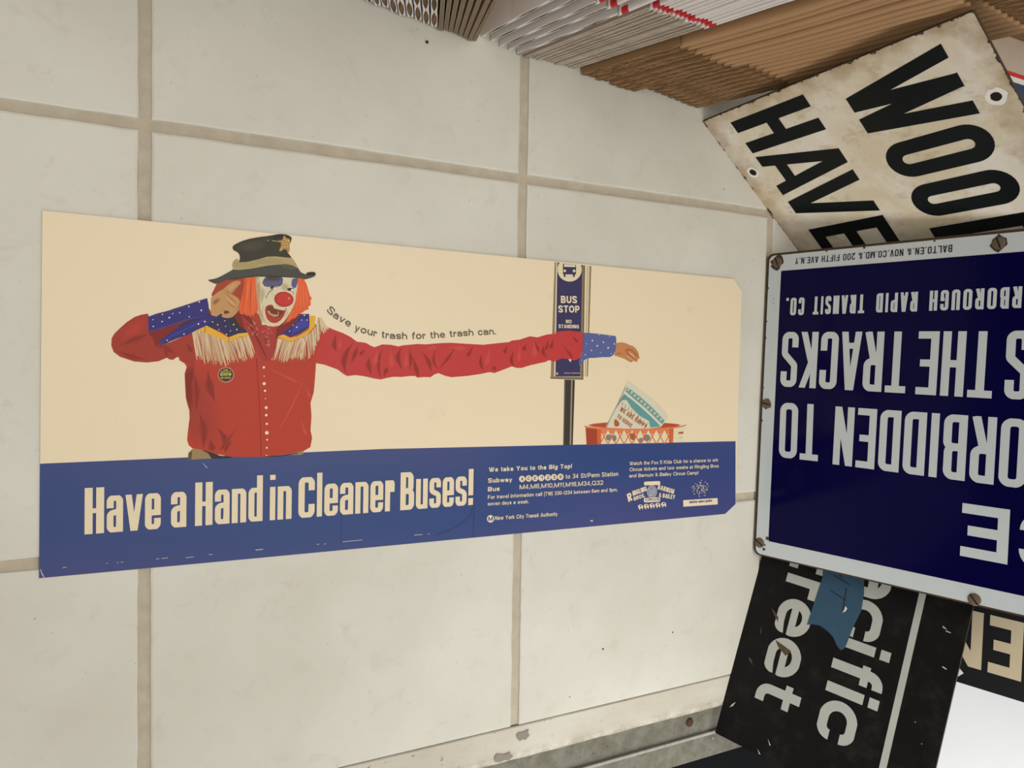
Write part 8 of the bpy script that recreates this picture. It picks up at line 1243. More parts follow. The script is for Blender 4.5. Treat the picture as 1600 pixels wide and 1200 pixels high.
('venue_logo','cream',[656.47,35.37,657.2,36.42,656.6,36.7,655.87,35.65]),
('venue_logo','cream',[650.87,28.95,649.96,28.0,650.51,27.66,651.43,28.61]),
('venue_logo','cream',[651.65,35.03,650.16,35.6,649.91,35.14,651.4,34.56]),
('venue_logo','cream',[652.82,33.16,651.29,32.89,651.51,32.38,653.03,32.65]),
('venue_logo','cream',[659.09,30.51,660.49,29.78,660.83,30.21,659.43,30.94]),
('venue_logo','cream',[662.14,24.61,663.18,23.57,663.71,23.86,662.66,24.91]),
('venue_logo','cream',[654.33,29.53,654.24,28.3,654.92,28.22,655.01,29.45]),
('venue_logo','cream',[656.82,41.21,657.11,42.41,656.44,42.55,656.15,41.35]),
('venue_logo','cream',[654.12,24.37,654.05,23.14,654.73,23.06,654.8,24.29]),
('venue_logo','cream',[651.1,37.19,649.93,38.13,649.47,37.79,650.63,36.85]),
('venue_logo','cream',[652.25,36.23,651.1,37.19,650.63,36.85,651.77,35.89]),
('venue_logo','cream',[654.02,23.94,653.93,22.71,654.61,22.63,654.69,23.86]),
('venue_logo','cream',[644.88,30.48,643.42,30.1,643.69,29.6,645.15,29.98]),
('venue_logo','cream',[655.94,30.85,656.7,29.69,657.3,29.89,656.54,31.05]),
('venue_logo','cream',[663.64,29.95,665.2,29.46,665.4,29.95,663.84,30.44]),
('venue_logo','cream',[653.56,34.15,652.04,34.69,651.81,34.22,653.32,33.68]),
('venue_logo','cream',[664.66,30.1,666.24,29.68,666.41,30.18,664.82,30.6]),
('venue_logo','cream',[644.35,33.82,642.76,33.86,642.81,33.34,644.4,33.29]),
('venue_logo','cream',[662.28,30.98,663.87,30.58,664.02,31.08,662.43,31.48]),
('venue_logo','cream',[661.55,27.34,662.79,26.43,663.23,26.79,662.0,27.7]),
('venue_logo','cream',[648.91,38.34,647.65,39.2,647.24,38.82,648.49,37.96]),
('travel_text','cream',[421.96,55.29,421.81,54.29,421.33,53.4,420.55,52.72,419.57,52.3,418.47,52.2,417.36,52.42,416.36,52.93,415.55,53.69,415.02,54.63,414.82,55.65,414.97,56.65,415.45,57.53,416.22,58.21,417.2,58.63,418.3,58.74,419.4,58.53,420.41,58.01,421.22,57.25,421.75,56.31]),
('travel_text','cream',[429.59,55.41,429.44,54.4,428.95,53.51,428.18,52.82,427.18,52.4,426.07,52.3,424.96,52.52,423.94,53.03,423.13,53.8,422.59,54.74,422.39,55.76,422.54,56.77,423.03,57.65,423.8,58.34,424.79,58.76,425.9,58.87,427.01,58.65,428.03,58.14,428.85,57.37,429.39,56.43]),
('travel_text','cream',[437.19,55.33,437.04,54.32,436.55,53.42,435.76,52.73,434.76,52.31,433.64,52.21,432.51,52.43,431.49,52.95,430.67,53.72,430.13,54.66,429.92,55.69,430.07,56.69,430.56,57.59,431.34,58.28,432.34,58.7,433.46,58.81,434.58,58.59,435.61,58.07,436.44,57.31,436.98,56.36]),
('travel_text','cream',[444.74,55.26,444.59,54.24,444.09,53.34,443.3,52.65,442.29,52.23,441.16,52.12,440.02,52.34,438.99,52.86,438.16,53.64,437.62,54.58,437.41,55.62,437.56,56.63,438.05,57.53,438.84,58.22,439.85,58.64,440.97,58.75,442.11,58.53,443.15,58.01,443.98,57.24,444.53,56.29]),
('travel_text','cream',[452.47,55.28,452.32,54.26,451.82,53.35,451.02,52.66,450.0,52.23,448.86,52.13,447.71,52.35,446.67,52.87,445.83,53.65,445.28,54.6,445.07,55.64,445.22,56.66,445.72,57.56,446.52,58.25,447.53,58.68,448.67,58.79,449.82,58.57,450.87,58.05,451.71,57.27,452.26,56.32]),
('travel_text','cream',[460.04,55.31,459.89,54.28,459.38,53.38,458.57,52.68,457.55,52.25,456.4,52.15,455.24,52.37,454.19,52.9,453.34,53.68,452.79,54.63,452.58,55.67,452.73,56.69,453.23,57.6,454.03,58.3,455.06,58.73,456.2,58.84,457.36,58.62,458.42,58.09,459.27,57.31,459.83,56.35]),
('travel_text','cream',[467.92,55.23,467.76,54.2,467.25,53.29,466.44,52.58,465.4,52.16,464.24,52.05,463.07,52.28,462.01,52.81,461.16,53.59,460.6,54.55,460.38,55.6,460.54,56.62,461.04,57.53,461.85,58.23,462.89,58.66,464.04,58.77,465.21,58.55,466.28,58.03,467.14,57.24,467.7,56.28]),
('travel_text','cream',[387.5,17.06,387.37,16.0,386.92,15.05,386.19,14.29,385.25,13.78,384.16,13.56,383.03,13.65,381.93,14.04,380.96,14.69,380.2,15.56,379.71,16.58,379.52,17.65,379.65,18.7,380.1,19.65,380.82,20.41,381.76,20.92,382.84,21.15,383.98,21.06,385.08,20.68,386.05,20.03,386.82,19.16,387.32,18.14]),
]
TEXT = [
('P','headline','cream','ultra','Have',30.01,31.33,84.08,31.54,36.29),
('P','headline','cream','ultra','a',91.61,31.57,103.3,31.62,36.18),
('P','headline','cream','ultra','Hand',109.92,31.64,163.93,31.86,36.08),
('P','headline','cream','ultra','in',169.81,31.88,188.47,31.95,35.96),
('P','headline','cream','ultra','Cleaner',194.28,31.98,282.75,32.33,35.8),
('P','headline','cream','ultra','Buses!',288.54,32.35,364.0,32.65,35.56),
('P','travel_text','cream','bold','We take You to the Big Top!',380.19,64.44,477.88,63.88,4.54),
('P','travel_text','cream','bold','Subway',379.83,53.56,406.83,53.32,4.45),
('P','travel_text','cream','bold','Bus',379.83,44.94,392.9,44.87,4.43),
('P','travel_text','band','bold','A',416.98,53.88,419.88,53.83,3.33),
('P','travel_text','band','bold','C',424.57,53.98,427.49,53.93,3.35),
('P','travel_text','band','bold','E',432.12,53.9,435.07,53.85,3.37),
('P','travel_text','band','bold','1',439.63,53.82,442.6,53.77,3.38),
('P','travel_text','band','bold','2',447.31,53.83,450.31,53.79,3.4),
('P','travel_text','band','bold','3',454.83,53.86,457.86,53.81,3.41),
('P','travel_text','band','bold','9',462.66,53.78,465.72,53.73,3.43),
('P','travel_text','cream','reg','to 34 St/Penn Station',470.46,53.09,537.79,52.91,4.75),
('P','travel_text','cream','reg','M4,M6,M10,M11,M16,M34,Q32',415.66,45.04,518.2,44.39,4.65),
('P','travel_text','cream','reg','For travel information call (718) 330-1234 between 6am and 9pm,',380.02,37.27,537.45,36.12,3.82),
('P','travel_text','cream','reg','seven days a week.',379.97,30.75,426.9,30.22,3.7),
('P','travel_text','band','bold','M',380.99,15.53,386.12,15.43,4.05),
('P','travel_text','cream','reg','New York City Transit Authority',388.58,15.73,461.56,14.79,3.96),
('P','contest_text','cream','reg','Watch the Fox 5 Kids Club for a chance to win',552.57,63.85,681.13,63.04,3.99),
('P','contest_text','cream','reg','Circus tickets and two weeks at Ringling Bros',552.79,57.23,682.24,55.91,4.0),
('P','contest_text','cream','reg','and Barnum & Bailey Circus Camp!',552.82,50.27,651.63,49.25,3.97),
('P','circus_logo','cream','bold','R',552.9,23.16,558.51,25.16,9.44),
('P','circus_logo','cream','bold','INGLING',558.67,29.79,577.58,34.35,5.48),
('P','circus_logo','cream','bold','BROS.',560.1,24.22,575.18,27.52,4.41),
('P','circus_logo','cream','bold','BARNUM',592.16,35.49,615.62,28.54,5.32),
('P','circus_logo','cream','bold','& BAILEY',594.42,26.35,617.5,22.34,4.8),
('P','circus_logo','band','bold','CIRCUS',575.54,23.08,595.43,22.34,3.08),
('P','venue_logo','band','bold','madison square garden',639.54,16.3,673.56,15.99,3.21),
('P','bus_stop_picture/sign_panel','cream','bold','BUS',459.38,236.27,479.14,237.19,7.42),
('P','bus_stop_picture/sign_panel','cream','bold','STOP',456.56,226.41,482.49,227.55,7.2),
('P','bus_stop_picture/sign_panel','cream','bold','NO',465.96,215.72,473.04,215.82,3.77),
('P','bus_stop_picture/sign_panel','cream','bold','STANDING',457.29,210.25,482.19,210.98,3.77),
('P','bus_stop_picture/sign_panel','cream','reg','DEPARTMENT OF TRANSPORTATION',465.53,163.43,484.55,163.6,0.89),
('P','clown_picture/badge','limey','bold','THE',130.45,160.59,133.97,160.71,1.11),
('P','clown_picture/badge','limed','bold','GREATEST',128.39,158.75,136.47,158.98,1.51),
('P','clown_picture/badge','limey','bold','SHOW',128.05,156.34,136.98,156.66,2.11),
('P','clown_picture/badge','limed','bold','ON EARTH',128.65,153.84,136.25,153.93,1.71),
('P','trash_basket_picture/paper_cup','canbr','bold','WE ARE HAPPY',537.13,124.28,573.01,103.61,5.13),
('P','trash_basket_picture/paper_cup','canbr','bold','TO SERVE',533.55,116.88,553.24,104.77,4.53),
('B','lettering','enamelw','irt','TRACKS',94.46,168.99,93.12,25.74,64.67),
('B','lettering','enamelw','irt','THE',95.23,249.82,94.43,179.32,65.08),
('B','lettering','enamelw','irt','TO',176.31,75.77,176.91,26.98,64.87),
('B','lettering','enamelw','irts','INTER',53.3,308,53.0,262.5,20.5),
('B','lettering','enamelw','irts','BOROUGH',53.3,259.7,53.0,188.1,20.5),
('B','lettering','enamelw','irts','RAPID',53.3,176.5,53.0,134.1,20.5),
('B','lettering','enamelw','irts','TRANSIT',53.3,121.3,53.0,62,20.5),
('B','lettering','enamelw','irts','CO.',53.3,51.3,53.0,28.4,20.5),
('B','lettering','enamelw','irt','CROSS',95,376,95,259.5,65),
('B','lettering','enamelw','irt','FORBIDDEN',178.5,305,177.3,94.4,65),
('B','lettering','enamelw','irtw','NOTICE',264.8,506,264.8,228.4,52.3),
('B','maker_line','enamelb','small','BALTO.EN.& NOV.CO.MD.& 200 FIFTH AVE.N.Y',7.7,207.2,6.6,37.2,7.3),
('W','lettering','enamelk','wood','H',13.4,33.3,58.7,33.3,98.8),
('W','lettering','enamelk','wood','A',64.5,33.3,122.8,33.3,98.8),
('W','lettering','enamelk','wood','V',113.5,33.3,172.2,33.3,98.8),
('W','lettering','enamelk','wood','E',179,33.3,222,33.3,98.8),
('W','lettering','enamelk','wood','N',231,33.3,280,33.3,98.8),
('W','lettering','enamelk','wood','W',14.8,169.6,92.2,169.6,103),
('W','lettering','enamelk','wood','O',97.2,169.6,140.8,169.6,103),
('W','lettering','enamelk','wood','O',151.7,169.6,194.4,169.6,103),
('W','lettering','enamelk','wood','D',208,169.6,253,169.6,103),
('K','lettering','signw','helv','P',-80,109.5,-40,109.5,55.5),
('K','lettering','signw','helv','a',-32,109.5,6,109.5,40.2),
('K','lettering','signw','helv','c',9,109.5,52.5,109.5,40.2),
('K','lettering','signw','helv','i',54.6,109.5,65.3,109.5,40.2),
('K','lettering','signw','helv','f',77,109.5,98.5,109.5,40.2),
('K','lettering','signw','helv','i',106.2,109.5,117,109.5,40.2),
('K','lettering','signw','helv','c',122.2,109.5,165.4,109.5,40.2),
('K','lettering','signw','helv','S',-79,36,-38,36,55.5),
('K','lettering','signw','helv','t',-26,36,-1.8,36,40),
('K','lettering','signw','helv','r',6.2,36,29,36,40),
('K','lettering','signw','helv','e',33,36,76,36,40),
('K','lettering','signw','helv','e',79.5,36,123.3,36,40),
('K','lettering','signw','helv','t',129.2,36,156.4,36,40),
('E','lettering','gilt','wood2','E',-11,253.5,-11,223,60),
('E','lettering','gilt','wood2','N',-11,217,-11,166,60),
]
SLOGAN = ([(215.84,215.31),(220.49,210.86),(226.31,207.3),(233.64,203.63),(239.58,199.57),(247.02,197.27),(254.52,195.53),(263.63,193.54),(275.92,192.52),(291.54,192.64),(307.46,193.67),(323.71,195.02),(340.3,196.86),(357.24,198.59),(371.07,199.74),(385.14,200.92)],5.87)

# ------------------------------------------------------------------ the poster on the floor
ps = empty('poster', frame('P'))
tag(ps, 'long cardboard bus poster with a clown lying flat on the tile floor', 'poster')
def m_card():
    n = NT('cream_poster_card', 0.45, 0.4); c = n.mix(n.noise(4, 3), lin((226, 209, 176)), lin((231, 215, 184)))
    c = n.mix(n.ramp(n.noise(26, 5, 0.6), 0.66, 0.8, 0, 0.5), c, lin((206, 190, 160))); n.base(c); return n.m
b = MB(); card = [(0, 0), (.6952, 0), (.7111, .0104), (.7109, .2649), (.6981, .2784), (.0002, .2791)]
b.prism(card, -0.0012, 0.0, m_card(), plain('card_edge', (170, 150, 120), 0.8))
b.build('card', ps)
PART_LABEL = {'blue_band': 'blue printed band along the lower edge', 'clown_picture': 'printed picture of a clown in a red shirt with one very long arm', 'bus_stop_picture': 'printed picture of a bus stop sign on a black pole',
              'trash_basket_picture': 'printed picture of an orange trash basket with a paper cup', 'headline': 'large cream headline on the blue band', 'slogan': 'grey slogan curving over the long red arm', 'travel_text': 'small cream travel directions on the blue band',
              'contest_text': 'small cream contest text on the blue band', 'circus_logo': 'cream circus logo with five elephants', 'venue_logo': 'confetti mark above a cream venue plate'}
ROOTS = {'clown_picture/shirt': 'clown_picture', 'bus_stop_picture/sign_panel': 'bus_stop_picture', 'trash_basket_picture/basket': 'trash_basket_picture'}
acc = {}; zc = 2e-5; was = False
def bucket(path):
    path = ROOTS.get(path.split('#')[0], path)
    if path.endswith('#b') and path.split('#')[0] in ROOTS: path = ROOTS[path.split('#')[0]]
    return acc.setdefault(path, MB())
for path, k, c in ART:
    if was and 'fringe' not in path: zc += 8e-6
    was = 'fringe' in path
    if not was: zc += 5e-7
    bucket(path).flat([(c[i] / 1000, c[i + 1] / 1000) for i in range(0, len(c), 2)], ink(k), zc + (rng.random() * 7e-6 if 'fringe' in path else 0))
for (pl, path, k, style, s, x0, y0, x1, y1, h) in TEXT:
    if pl != 'P': continue
    zc += 5e-7
    if style == 'ultra': stroke_text(bucket(path), ink(k), style, s, x0, y0, x1, y1, h, zc, 0)
    else: stroke_text(bucket(path), ink(k), 'hb' if style == 'bold' else 'hr', s, x0, y0, x1, y1, h, zc, 0)
zc += 5e-7
_sl = bucket('slogan'); _pts = [Vector(q) for q in SLOGAN[0]]; _acc = [0]
for _a, _b in zip(_pts, _pts[1:]): _acc.append(_acc[-1] + (_b - _a).length)
stroke_text(_sl, ink('slog'), 'hr', 'Save your trash for the trash can.', 0, 0, _acc[-1], 0, SLOGAN[1] * 1.1, zc, 0)
def along(t):
    t = min(max(t, 0), _acc[-1] - 1e-6); i = max(k for k in range(len(_acc)) if _acc[k] <= t); return _pts[i].lerp(_pts[i + 1], (t - _acc[i]) / (_acc[i + 1] - _acc[i]))
for v in _sl.bm.verts:
    x, y = v.co.x * 1000, v.co.y * 1000; p = along(x); d = (along(x + 5) - along(x - 5)).normalized(); v.co = Vector(((p.x - d.y * y) / 1000, (p.y + d.x * y) / 1000, zc))
made = {}
for path in sorted(acc, key=lambda q: q.count('/')):
    bits = path.split('/'); par = ps if len(bits) == 1 else made[bits[0]]
    o = acc[path].build(bits[-1].split('#')[0], par); made[path] = o
    if path in PART_LABEL: o['label'] = PART_LABEL[path]

# ------------------------------------------------------------------ signs
def plate(u0, u1, v0, v1, rad, n=6):
    o = []
    for cx, cy, a in ((u1 - rad, v0 + rad, -90), (u1 - rad, v1 - rad, 0), (u0 + rad, v1 - rad, 90), (u0 + rad, v0 + rad, 180)):
        for k in range(n + 1): t = R(a + 90 * k / n); o.append((cx + rad * math.cos(t), cy + rad * math.sin(t)))
    return o
def sign_text(k, root, z, dz=4e-6):
    A = {}
    for (pl, path, ik, style, s, x0, y0, x1, y1, h) in TEXT:
        if pl == k: stroke_text(A.setdefault(path, MB()), ink(ik), style, s, x0, y0, x1, y1, h, z, dz)
    return {p: mb.build(p, root) for p, mb in A.items()}
def blob(cx, cy, r_, n=14, j=.3):
    return [(cx + r_ * (1 + rng.uniform(-j, j)) * math.cos(2 * math.pi * k / n), cy + r_ * (1 + rng.uniform(-j, j)) * math.sin(2 * math.pi * k / n)) for k in range(n)]
# blue enamel sign, standing on its end
sg = empty('enamel_sign', frame('B')); tag(sg, 'big blue enamel transit sign with white letters standing upside down on its end', 'sign')
navy = NT('navy_enamel', 0.12, 0.1); navy.base(navy.mix(navy.noise(9, 4), lin((5, 4, 50)), lin((8, 6, 62)))); navy = navy.m
b = MB(); b.prism(plate(-.0015, .363, 0, .716, .008), -.0022, 0, M['rust'], M['rust'])
b.prism(plate(.0012, .3612, .0032, .7135, .007), 0, .0003, M['enamel'], M['enamel'])
b.flat(plate(.0203, .3435, .0195, .6975, .001, 1), navy, .0004)
for (cx, cy, r_) in ((.0096, .0139, .0085), (.0101, .2484, .0072), (.1795, .0084, .006), (.349, .0150, .0012), (.3545, .0140, .0018), (.0022, .118, .0012), (.0022, .19, .001), (.3405, .0180, .0022), (.0022, .075, .001), (.2, .0034, .0012), (.16, .0032, .001), (.1, .0034, .0012), (.08, .0036, .0009), (.04, .0034, .0012), (.053, .011, .0006), (.058, .0112, .0006)):
    b.flat(blob(cx, cy, r_), M['rust'], .00045)
b.build('plate', sg)
sign_text('B', sg, .0005)
for i, (cx, cy) in enumerate(((.0096, .0139), (.0101, .2484), (.1795, .0084), (.3478, .0082), (.3572, .2432), (.0101, .48), (.3572, .48))):
    b = MB(); b.lathe([(.0060, .0004), (.0060, .0008), (.0048, .0013), (.002, .0016), (0, .0016)], M['screw'], (cx, cy))
    a = R((25, 20, 80, 60, 40, 10, 70)[i]); dx, dy = math.cos(a) * .0056, math.sin(a) * .0056; ex, ey = -math.sin(a) * .0006, math.cos(a) * .0006
    b.flat([(cx - dx - ex, cy - dy - ey), (cx + dx - ex, cy + dy - ey), (cx + dx + ex, cy + dy + ey), (cx - dx + ex, cy - dy + ey)], M['slot'], .0017)
    b.build('screw', sg)
# cream enamel sign
sg = empty('enamel_sign', frame('W')); tag(sg, 'stained cream enamel sign with large black letters leaning behind the blue sign', 'sign')
b = MB(); pl = plate(0, .300, 0, .306, .003); b.prism(plate(-.0008, .3008, -.0004, .3068, .003), -.002, 0, M['rust'], M['rust'])
b.prism(pl, 0, .0003, M['oldenamel'], M['oldenamel']); b.build('plate', sg)
sign_text('W', sg, .0005)
wr_ = plain('chalk_white_enamel', (236, 232, 222), 0.3); dk = plain('dark_hole', (44, 36, 34), 0.9, 0.1)
for cx, cy, ro, ri in ((.0824, .0168, .0078, .0044), (.0797, .2912, .0088, .0047), (.2175, .0168, .0078, .0044), (.2175, .2912, .0085, .0045)):
    b = MB(); b.flat(blob(cx, cy, ro, 16, .1), wr_, .0006); b.flat(blob(cx, cy, ri, 14, .06), dk, .0007); b.build('mounting_hole', sg)
# black street name sign
sg = empty('street_sign', frame('K')); tag(sg, 'black subway street sign with white letters leaning behind the blue sign', 'sign')
b = MB(); b.prism(plate(-.100, .2137, 0, .2285, .0015, 2), -.0035, 0, M['black'], plain('sign_edge', (58, 56, 52), 0.5)); 
gm = plain('brown_gouge', (88, 72, 54), 0.8, 0.2, 0.3, 200); wf = plain('white_fleck', (200, 200, 196), 0.7)
for q in ([(.0525, .0272), (.062, .036), (.0652, .0396), (.060, .0385), (.054, .031)], [(.0858, .0421), (.092, .047), (.0985, .058), (.0915, .0632), (.089, .055)], [(.076, .022), (.083, .0215), (.086, .0235)], [(.1155, .0165), (.119, .018), (.123, .0235), (.118, .021)]): b.flat(q, gm, .0006)
for q in ([(.0138, .2098), (.0142, .2147), (.0150, .2147), (.0148, .2100)], [(.0100, .2060), (.0122, .2070), (.0128, .2110), (.0110, .2080)], [(.0494, .2143), (.0505, .2186), (.0516, .2180), (.0503, .2140)], [(.1114, .2016), (.1126, .2016), (.1122, .2026)], [(.1291, .2116), (.1303, .2116), (.1298, .2126)], [(.1924, .0621), (.1980, .0672), (.1984, .0660)], [(.2080, .0540), (.2125, .0590), (.2120, .0565)], [(.1705, .0152), (.1740, .0120), (.1791, .0093), (.1760, .0130)]): b.flat(q, wf, .0006)
b.build('panel', sg)
b = MB(); b.flat([(-.098, .1770), (.2135, .1797), (.2135, .1866), (-.098, .1838)], ink('signw'), .0003); b.build('white_stripe', sg)
sign_text('K', sg, .0004)
tape = plain('blue_masking_tape', (52, 84, 108), 0.65, 0.3, 0.1, 70); mk = plain('marker', (30, 36, 44), 0.6)
b = MB(); tp = [(.0000, .0765), (-.022, .073), (-.026, .112), (-.012, .121), (.003, .1245), (.022, .126), (.045, .1215), (.0666, .1190), (.0705, .1150), (.0670, .1100), (.0600, .1045), (.0565, .0985), (.0540, .0920), (.0525, .0860), (.0540, .0790), (.0567, .0728), (.03, .0745)]
b.flat(tp, tape, .0009)
def stroke(p, q, w_=.0012):
    p, q = Vector(p), Vector(q); d = (q - p).normalized(); n = Vector((-d.y, d.x)) * w_ / 2; b.flat([tuple(p + n), tuple(q + n), tuple(q - n), tuple(p - n)], mk, .001)
stroke((.0108, .0879), (.0162, .1075)); stroke((.003, .105), (.0309, .1075), .0015); stroke((-.0065, .088), (-.0015, .1075)); stroke((-.0122, .0917), (-.0053, .0985)); stroke((.0455, .1065), (.0467, .1068), .0012)
b.flat([(.0225, .1085), (.0245, .1112), (.0275, .1105), (.031, .1072), (.0265, .1085)], plain('paper_tear', (226, 226, 220), 0.7), .00105)
t = b.build('masking_tape', sg); t['label'] = 'torn strip of blue masking tape'
# sign with cream letters at the back
sg = empty('subway_sign', frame('E')); tag(sg, 'black sign with large cream letters behind the street sign and white wall', 'sign')
sg['label'] = 'black sign with two upside down cream letters between street sign and white wall'
b = MB(); b.prism(plate(-.075, .069, 0.0, .90, .002, 2), -.003, 0, plain('matt_black_sign', (27, 27, 28), 0.5, 0.15, 0.25, 60), plain('sign_edge', (58, 56, 52), 0.5)); b.build('panel', sg)
sign_text('E', sg, .0004)
# slip of paper between them
mk_ = frame('K') @ Matrix.Translation((0, 0, -.0045))
b = MB(); b.prism([(.028, 0.0), (.088, 0.0), (.083, .205), (.0492, .2325), (.040, .2200)], -.0004, 0, plain('white_card', (246, 240, 240), 0.6), plain('white_card', (246, 240, 240), 0.6)); o = b.build('paper_slip'); o.matrix_world = mk_
tag(o, 'small white paper corner poking out behind the black street sign', 'paper')

# ------------------------------------------------------------------ flattened cartons
def flap_mb(w_, h0, h1, t, liner, core, y0, rough_edge, pinch=None):
    """one corrugated flap: two liners and a torn core, end face at x=0"""
    b = MB(); n = max(10, int((h1 - h0) / 0.0022)); tl = 0.00065
    rows = []; sm = [0.0] * 5
    for k in range(n + 1):
        sm = [q * 0.6 + rng.uniform(-1, 0.4) * 0.5 for q in sm]; z = h0 + (h1 - h0) * k / n; f = 1.0
        if pinch: f = pinch[2] + (1 - pinch[2]) * abs(math.sin(math.pi * (z + pinch[1]) / pinch[0])) ** 0.6
        hw = t / 2 * f; c = y0 + t / 2; j = [q * rough_edge for q in sm]
        co = -0.0007 + sm[4] * rough_edge
        ho = t / 2 * (0.8 + 0.2 * f) if pinch else hw; hc = max(0.0001, ho * f - tl) if pinch else hw - tl
        if pinch: co = -0.0002
        rows.append([(j[0], c - ho), (j[1] * .5, c - hc), (co, c - hc), (co - abs(sm[0]) * rough_edge, c), (co, c + hc), (j[2] * .5, c + hc), (j[3], c + ho), z])
    il, ic = b.mi(liner), b.mi(core); V = []
    for r_ in rows:
        z = r_[7]; V.append([b.bm.verts.new((-w_, r_[0][1], z))] + [b.bm.verts.new((x, y, z)) for x, y in r_[:7]] + [b.bm.verts.new((-w_, r_[6][1], z))])
    for A, B in zip(V, V[1:]):
        for i in range(8):
            f = b.bm.faces.new((A[i], A[i + 1], B[i + 1], B[i])); f.material_index = ic if 2 <= i <= 5 else il
    for k in (0, -1):
        f = b.bm.faces.new(V[k] if k else V[k][::-1]); f.material_index = ic
    return b
def body_mb(w_, h0, h1, t, m, red=None, bul=0.0016):
    """folded middle of the carton: rounded crease at the visible end"""
    b = MB(); zs = [h0, h0 + 0.0022, h0 + 0.0050, h0 + 0.0075] + ([red, red + 0.0075] if red else []) + [h0 + (h1 - h0) * q for q in (0.3, 0.55, 0.8)] + [h1 - 0.004, h1]
    zs = sorted(zs); V = []
    for z in zs:
        e = min(1, (z - h0) / 0.005, (h1 - z) / 0.005); e = 0.55 + 0.45 * max(0, e); hw = t / 2 * e; wv = 1 + 0.25 * math.sin(z * 37 + t * 900)
        prof = [(-w_, -hw), (-0.004, -hw)] + [(-0.002 + (0.002 + bul * wv) * math.cos(a), hw * math.sin(a)) for a in [R(-80 + 20 * i) for i in range(9)]] + [(-0.004, hw), (-w_, hw)]
        V.append([b.bm.verts.new((x, y + t / 2, z)) for x, y in prof])
    for A, B, z in zip(V, V[1:], zs):
        rb = red and red - 1e-6 <= z < red + 0.0074
        for i in range(len(A) - 1):
            mm = M['red'] if rb and 1 <= i <= len(A) - 3 else m
            f = b.bm.faces.new((A[i], A[i + 1], B[i + 1], B[i])); f.material_index = b.mi(mm); f.smooth = True
    b.bm.faces.new(V[-1]).material_index = b.mi(m); b.bm.faces.new(V[0][::-1]).material_index = b.mi(m)
    return b
def carton_proto(kind, v):
    """the parts of one flattened carton, linked once and then copied"""
    w_ = 0.34
    if kind == 'brown': t, fl, bd, liner, core, red, re, pin = 0.0062, 0.114, 0.205, M['kraftd'], M['core'], None, 0.0010, None
    elif kind == 'white': t, fl, bd, liner, core, red, re, pin = 0.0031, 0.150, 0.22, M['greyl'], M['greycore'], 0.155, 0.0003, None
    elif kind == 'puffed': t, fl, bd, liner, core, red, re, pin = 0.0036, 0.127, 0.24, M['white'], M['browncore'], 0.132, 0.0004, (0.046, 0.014 * v, 0.05)
    elif kind == 'pinched': t, fl, bd, liner, core, red, re, pin = 0.0062, 0.150, 0.22, M['white'], M['browncore'], 0.155, 0.0005, (0.031, 0.003 * v, 0.02)
    else: t, fl, bd, liner, core, red, re, pin = 0.0038, 0.150, 0.22, M['brownl'], M['browncore'], None, 0.0004, None
    root = body_mb(w_, fl, fl + bd, t * (1.18 if kind == 'brown' else 1.0), M['kraft'] if kind == 'brown' else M['white'], red, 0.0026 if kind == 'brown' else 0.0016).build('flattened_carton')
    ft = t * (0.44 if pin is None else 0.98)
    parts = []
    ys = (0.0, t - ft) if pin is None else (0.0,)
    for y0 in ys:
        q = 0.0012 * rng.random()
        parts.append(flap_mb(w_, 0.0, fl + 0.001, ft, liner, core, y0, re, pin).build('flap', root))
        parts.append(flap_mb(w_, fl + bd - 0.001, fl + bd + fl * 0.55, ft, liner, core, y0, re, pin).build('flap', root))
    return root, parts, t
protos = {}; used = set()
def place_carton(kind, x, y, lean, rz, label, group):
    v = rng.randrange(2)
    if (kind, v) not in protos: protos[(kind, v)] = carton_proto(kind, v)
    root, parts, t = protos[(kind, v)]
    if (kind, v) in used:
        r_ = root.copy(); COL.objects.link(r_)
        for q in parts:
            c = q.copy(); COL.objects.link(c); c.parent = r_
    else: r_ = root; used.add((kind, v))
    a = R(lean); up = t * math.sin(a) if a > 0 else 0
    r_.matrix_world = Matrix.Translation((x, y, up + 0.0002)) @ Matrix.Rotation(R(rz), 4, 'Z') @ Matrix.Rotation(-a, 4, 'X')
    return tag(r_, label, 'carton', group)
ORD = ['first', 'second', 'third', 'fourth', 'fifth', 'sixth', 'seventh', 'eighth', 'ninth', 'tenth', 'eleventh', 'twelfth', 'thirteenth', 'fourteenth', 'fifteenth', 'sixteenth', 'seventeenth', 'eighteenth']
rows = [  # kind, count, start, end, lean from, lean to, wording, group
    ('pinched', 10, (-.1375, .172), (-.1285, .2420), -27, -22, '%s white flat carton from the left end of the row, with pinched edge', 'white cartons leaning back at the left end'),
    ('tight', 8, (-.1270, .2500), (-.1235, .2850), -21, -13, '%s grey-edged flat carton in the tight bunch beside the pinched white ones', 'grey-edged cartons leaning back'),
    ('puffed', 5, (-.1290, .2935), (-.1195, .3330), 11, 15, '%s white flat carton leaning forward, counted from the V-shaped gap', 'puffed white cartons leaning forward'),
    ('white', 14, (-.1205, .3425), (-.1195, .3985), 15.5, 19, '%s thin white carton with red stripe, counted towards the brown cartons', 'thin white red-striped cartons'),
    ('brown', 8, (-.1150, .4090), (-.1085, .4720), 19.5, 20.5, '%s brown corrugated flat carton, counted from the white cartons', 'brown flat cartons next to the white ones'),
    ('brown', 9, (-.1150, .4860), (-.1060, .5610), 20.6, 19.4, '%s brown corrugated flat carton past the step in the row, towards the cream sign', 'brown flat cartons beside the cream sign')]
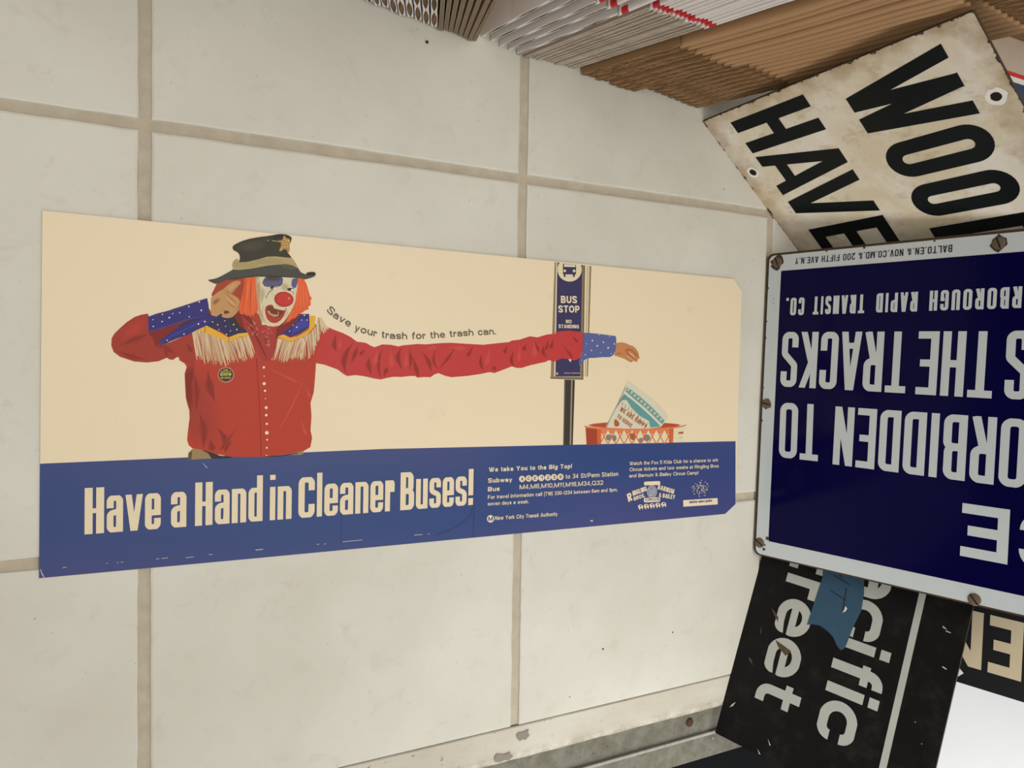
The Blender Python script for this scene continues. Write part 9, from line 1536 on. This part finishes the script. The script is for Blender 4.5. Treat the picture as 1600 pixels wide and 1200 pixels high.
for kind, n, p0, p1, l0, l1, lab, grp in rows:
    for k in range(n):
        t = k / (n - 1)
        place_carton(kind, p0[0] + (p1[0] - p0[0]) * t + rng.uniform(-1, .4) * 0.0016, p0[1] + (p1[1] - p0[1]) * t, l0 + (l1 - l0) * t, rng.uniform(-.04, .04), (lab % ORD[k]).capitalize(), grp)
c0 = [o for o in bpy.data.objects if o.get('group') == 'puffed white cartons leaning forward'][0]
b = MB(); font_text(b, plain('dark_print', (60, 58, 60), 0.6), 'oods', -46, 3.0, -25.5, 3.0, 6.0, 0.0, 0.01)
o = b.build('printed_word', c0); o.rotation_euler = (R(90), 0, 0); o.location = (0, -0.0002, 0)
# parcels beyond the row
b = MB(); b.box((-.52, .745, 0), (-.100, 1.05, .185), M['white'], .002)
bx = tag(b.build('mailing_box'), 'white mailing box with red line and blue edge behind the cream sign', 'box')
b = MB(); b.box((-.52, .7452, .185), (-.137, 1.049, .1853), M['greyl']); b.box((-.1415, .7455, .1853), (-.137, 1.0485, .1855), M['red']); b.build('red_line', bx)
b = MB(); b.box((-.131, .7455, .185), (-.1005, 1.0485, .1854), plain('dark_blue_print', (28, 62, 92), 0.5)); b.build('blue_edge', bx)
b = MB(); b.box((-.52, .765, .1856), (-.178, 1.04, .33), M['kraftd'], .002); bx = tag(b.build('cardboard_box'), 'closed brown cardboard box standing on the white mailing box', 'box')
b = MB(); b.box((-.52, .895, .3301), (-.177, .925, .3304), plain('packing_tape', (150, 120, 84), 0.3)); b.build('packing_tape', bx)
SPECKS = [[-0.1136, 0.2383, 0.0], [-0.0204, 0.6102, 0.0], [0.4956, 0.4509, 0.0], [0.5404, 0.409, 0.0], [0.4922, 0.5477, 0.0]]
for (x, y, z), r_ in zip(SPECKS, (.0016, .0007, .001, .0006, .0008)):
    b = MB(); b.lathe([(r_, 0), (r_ * 1.05, r_ * .4), (r_ * .6, r_ * .9), (0, r_)], M['speck'], (0, 0), 7); o = b.build('grit'); o.location = (x, y, 0)
    tag(o, {.0016: 'brown crumb of grit on the tile near the pinched white cartons', .0007: 'tiny dark crumb on the tile beside the cream sign', .001: 'dark crumb on the tile below the poster, nearest the street sign', .0006: 'smallest dark crumb on the tile close to the white saddle', .0008: 'dark crumb on the tile left of the street sign'}[r_], 'crumb')
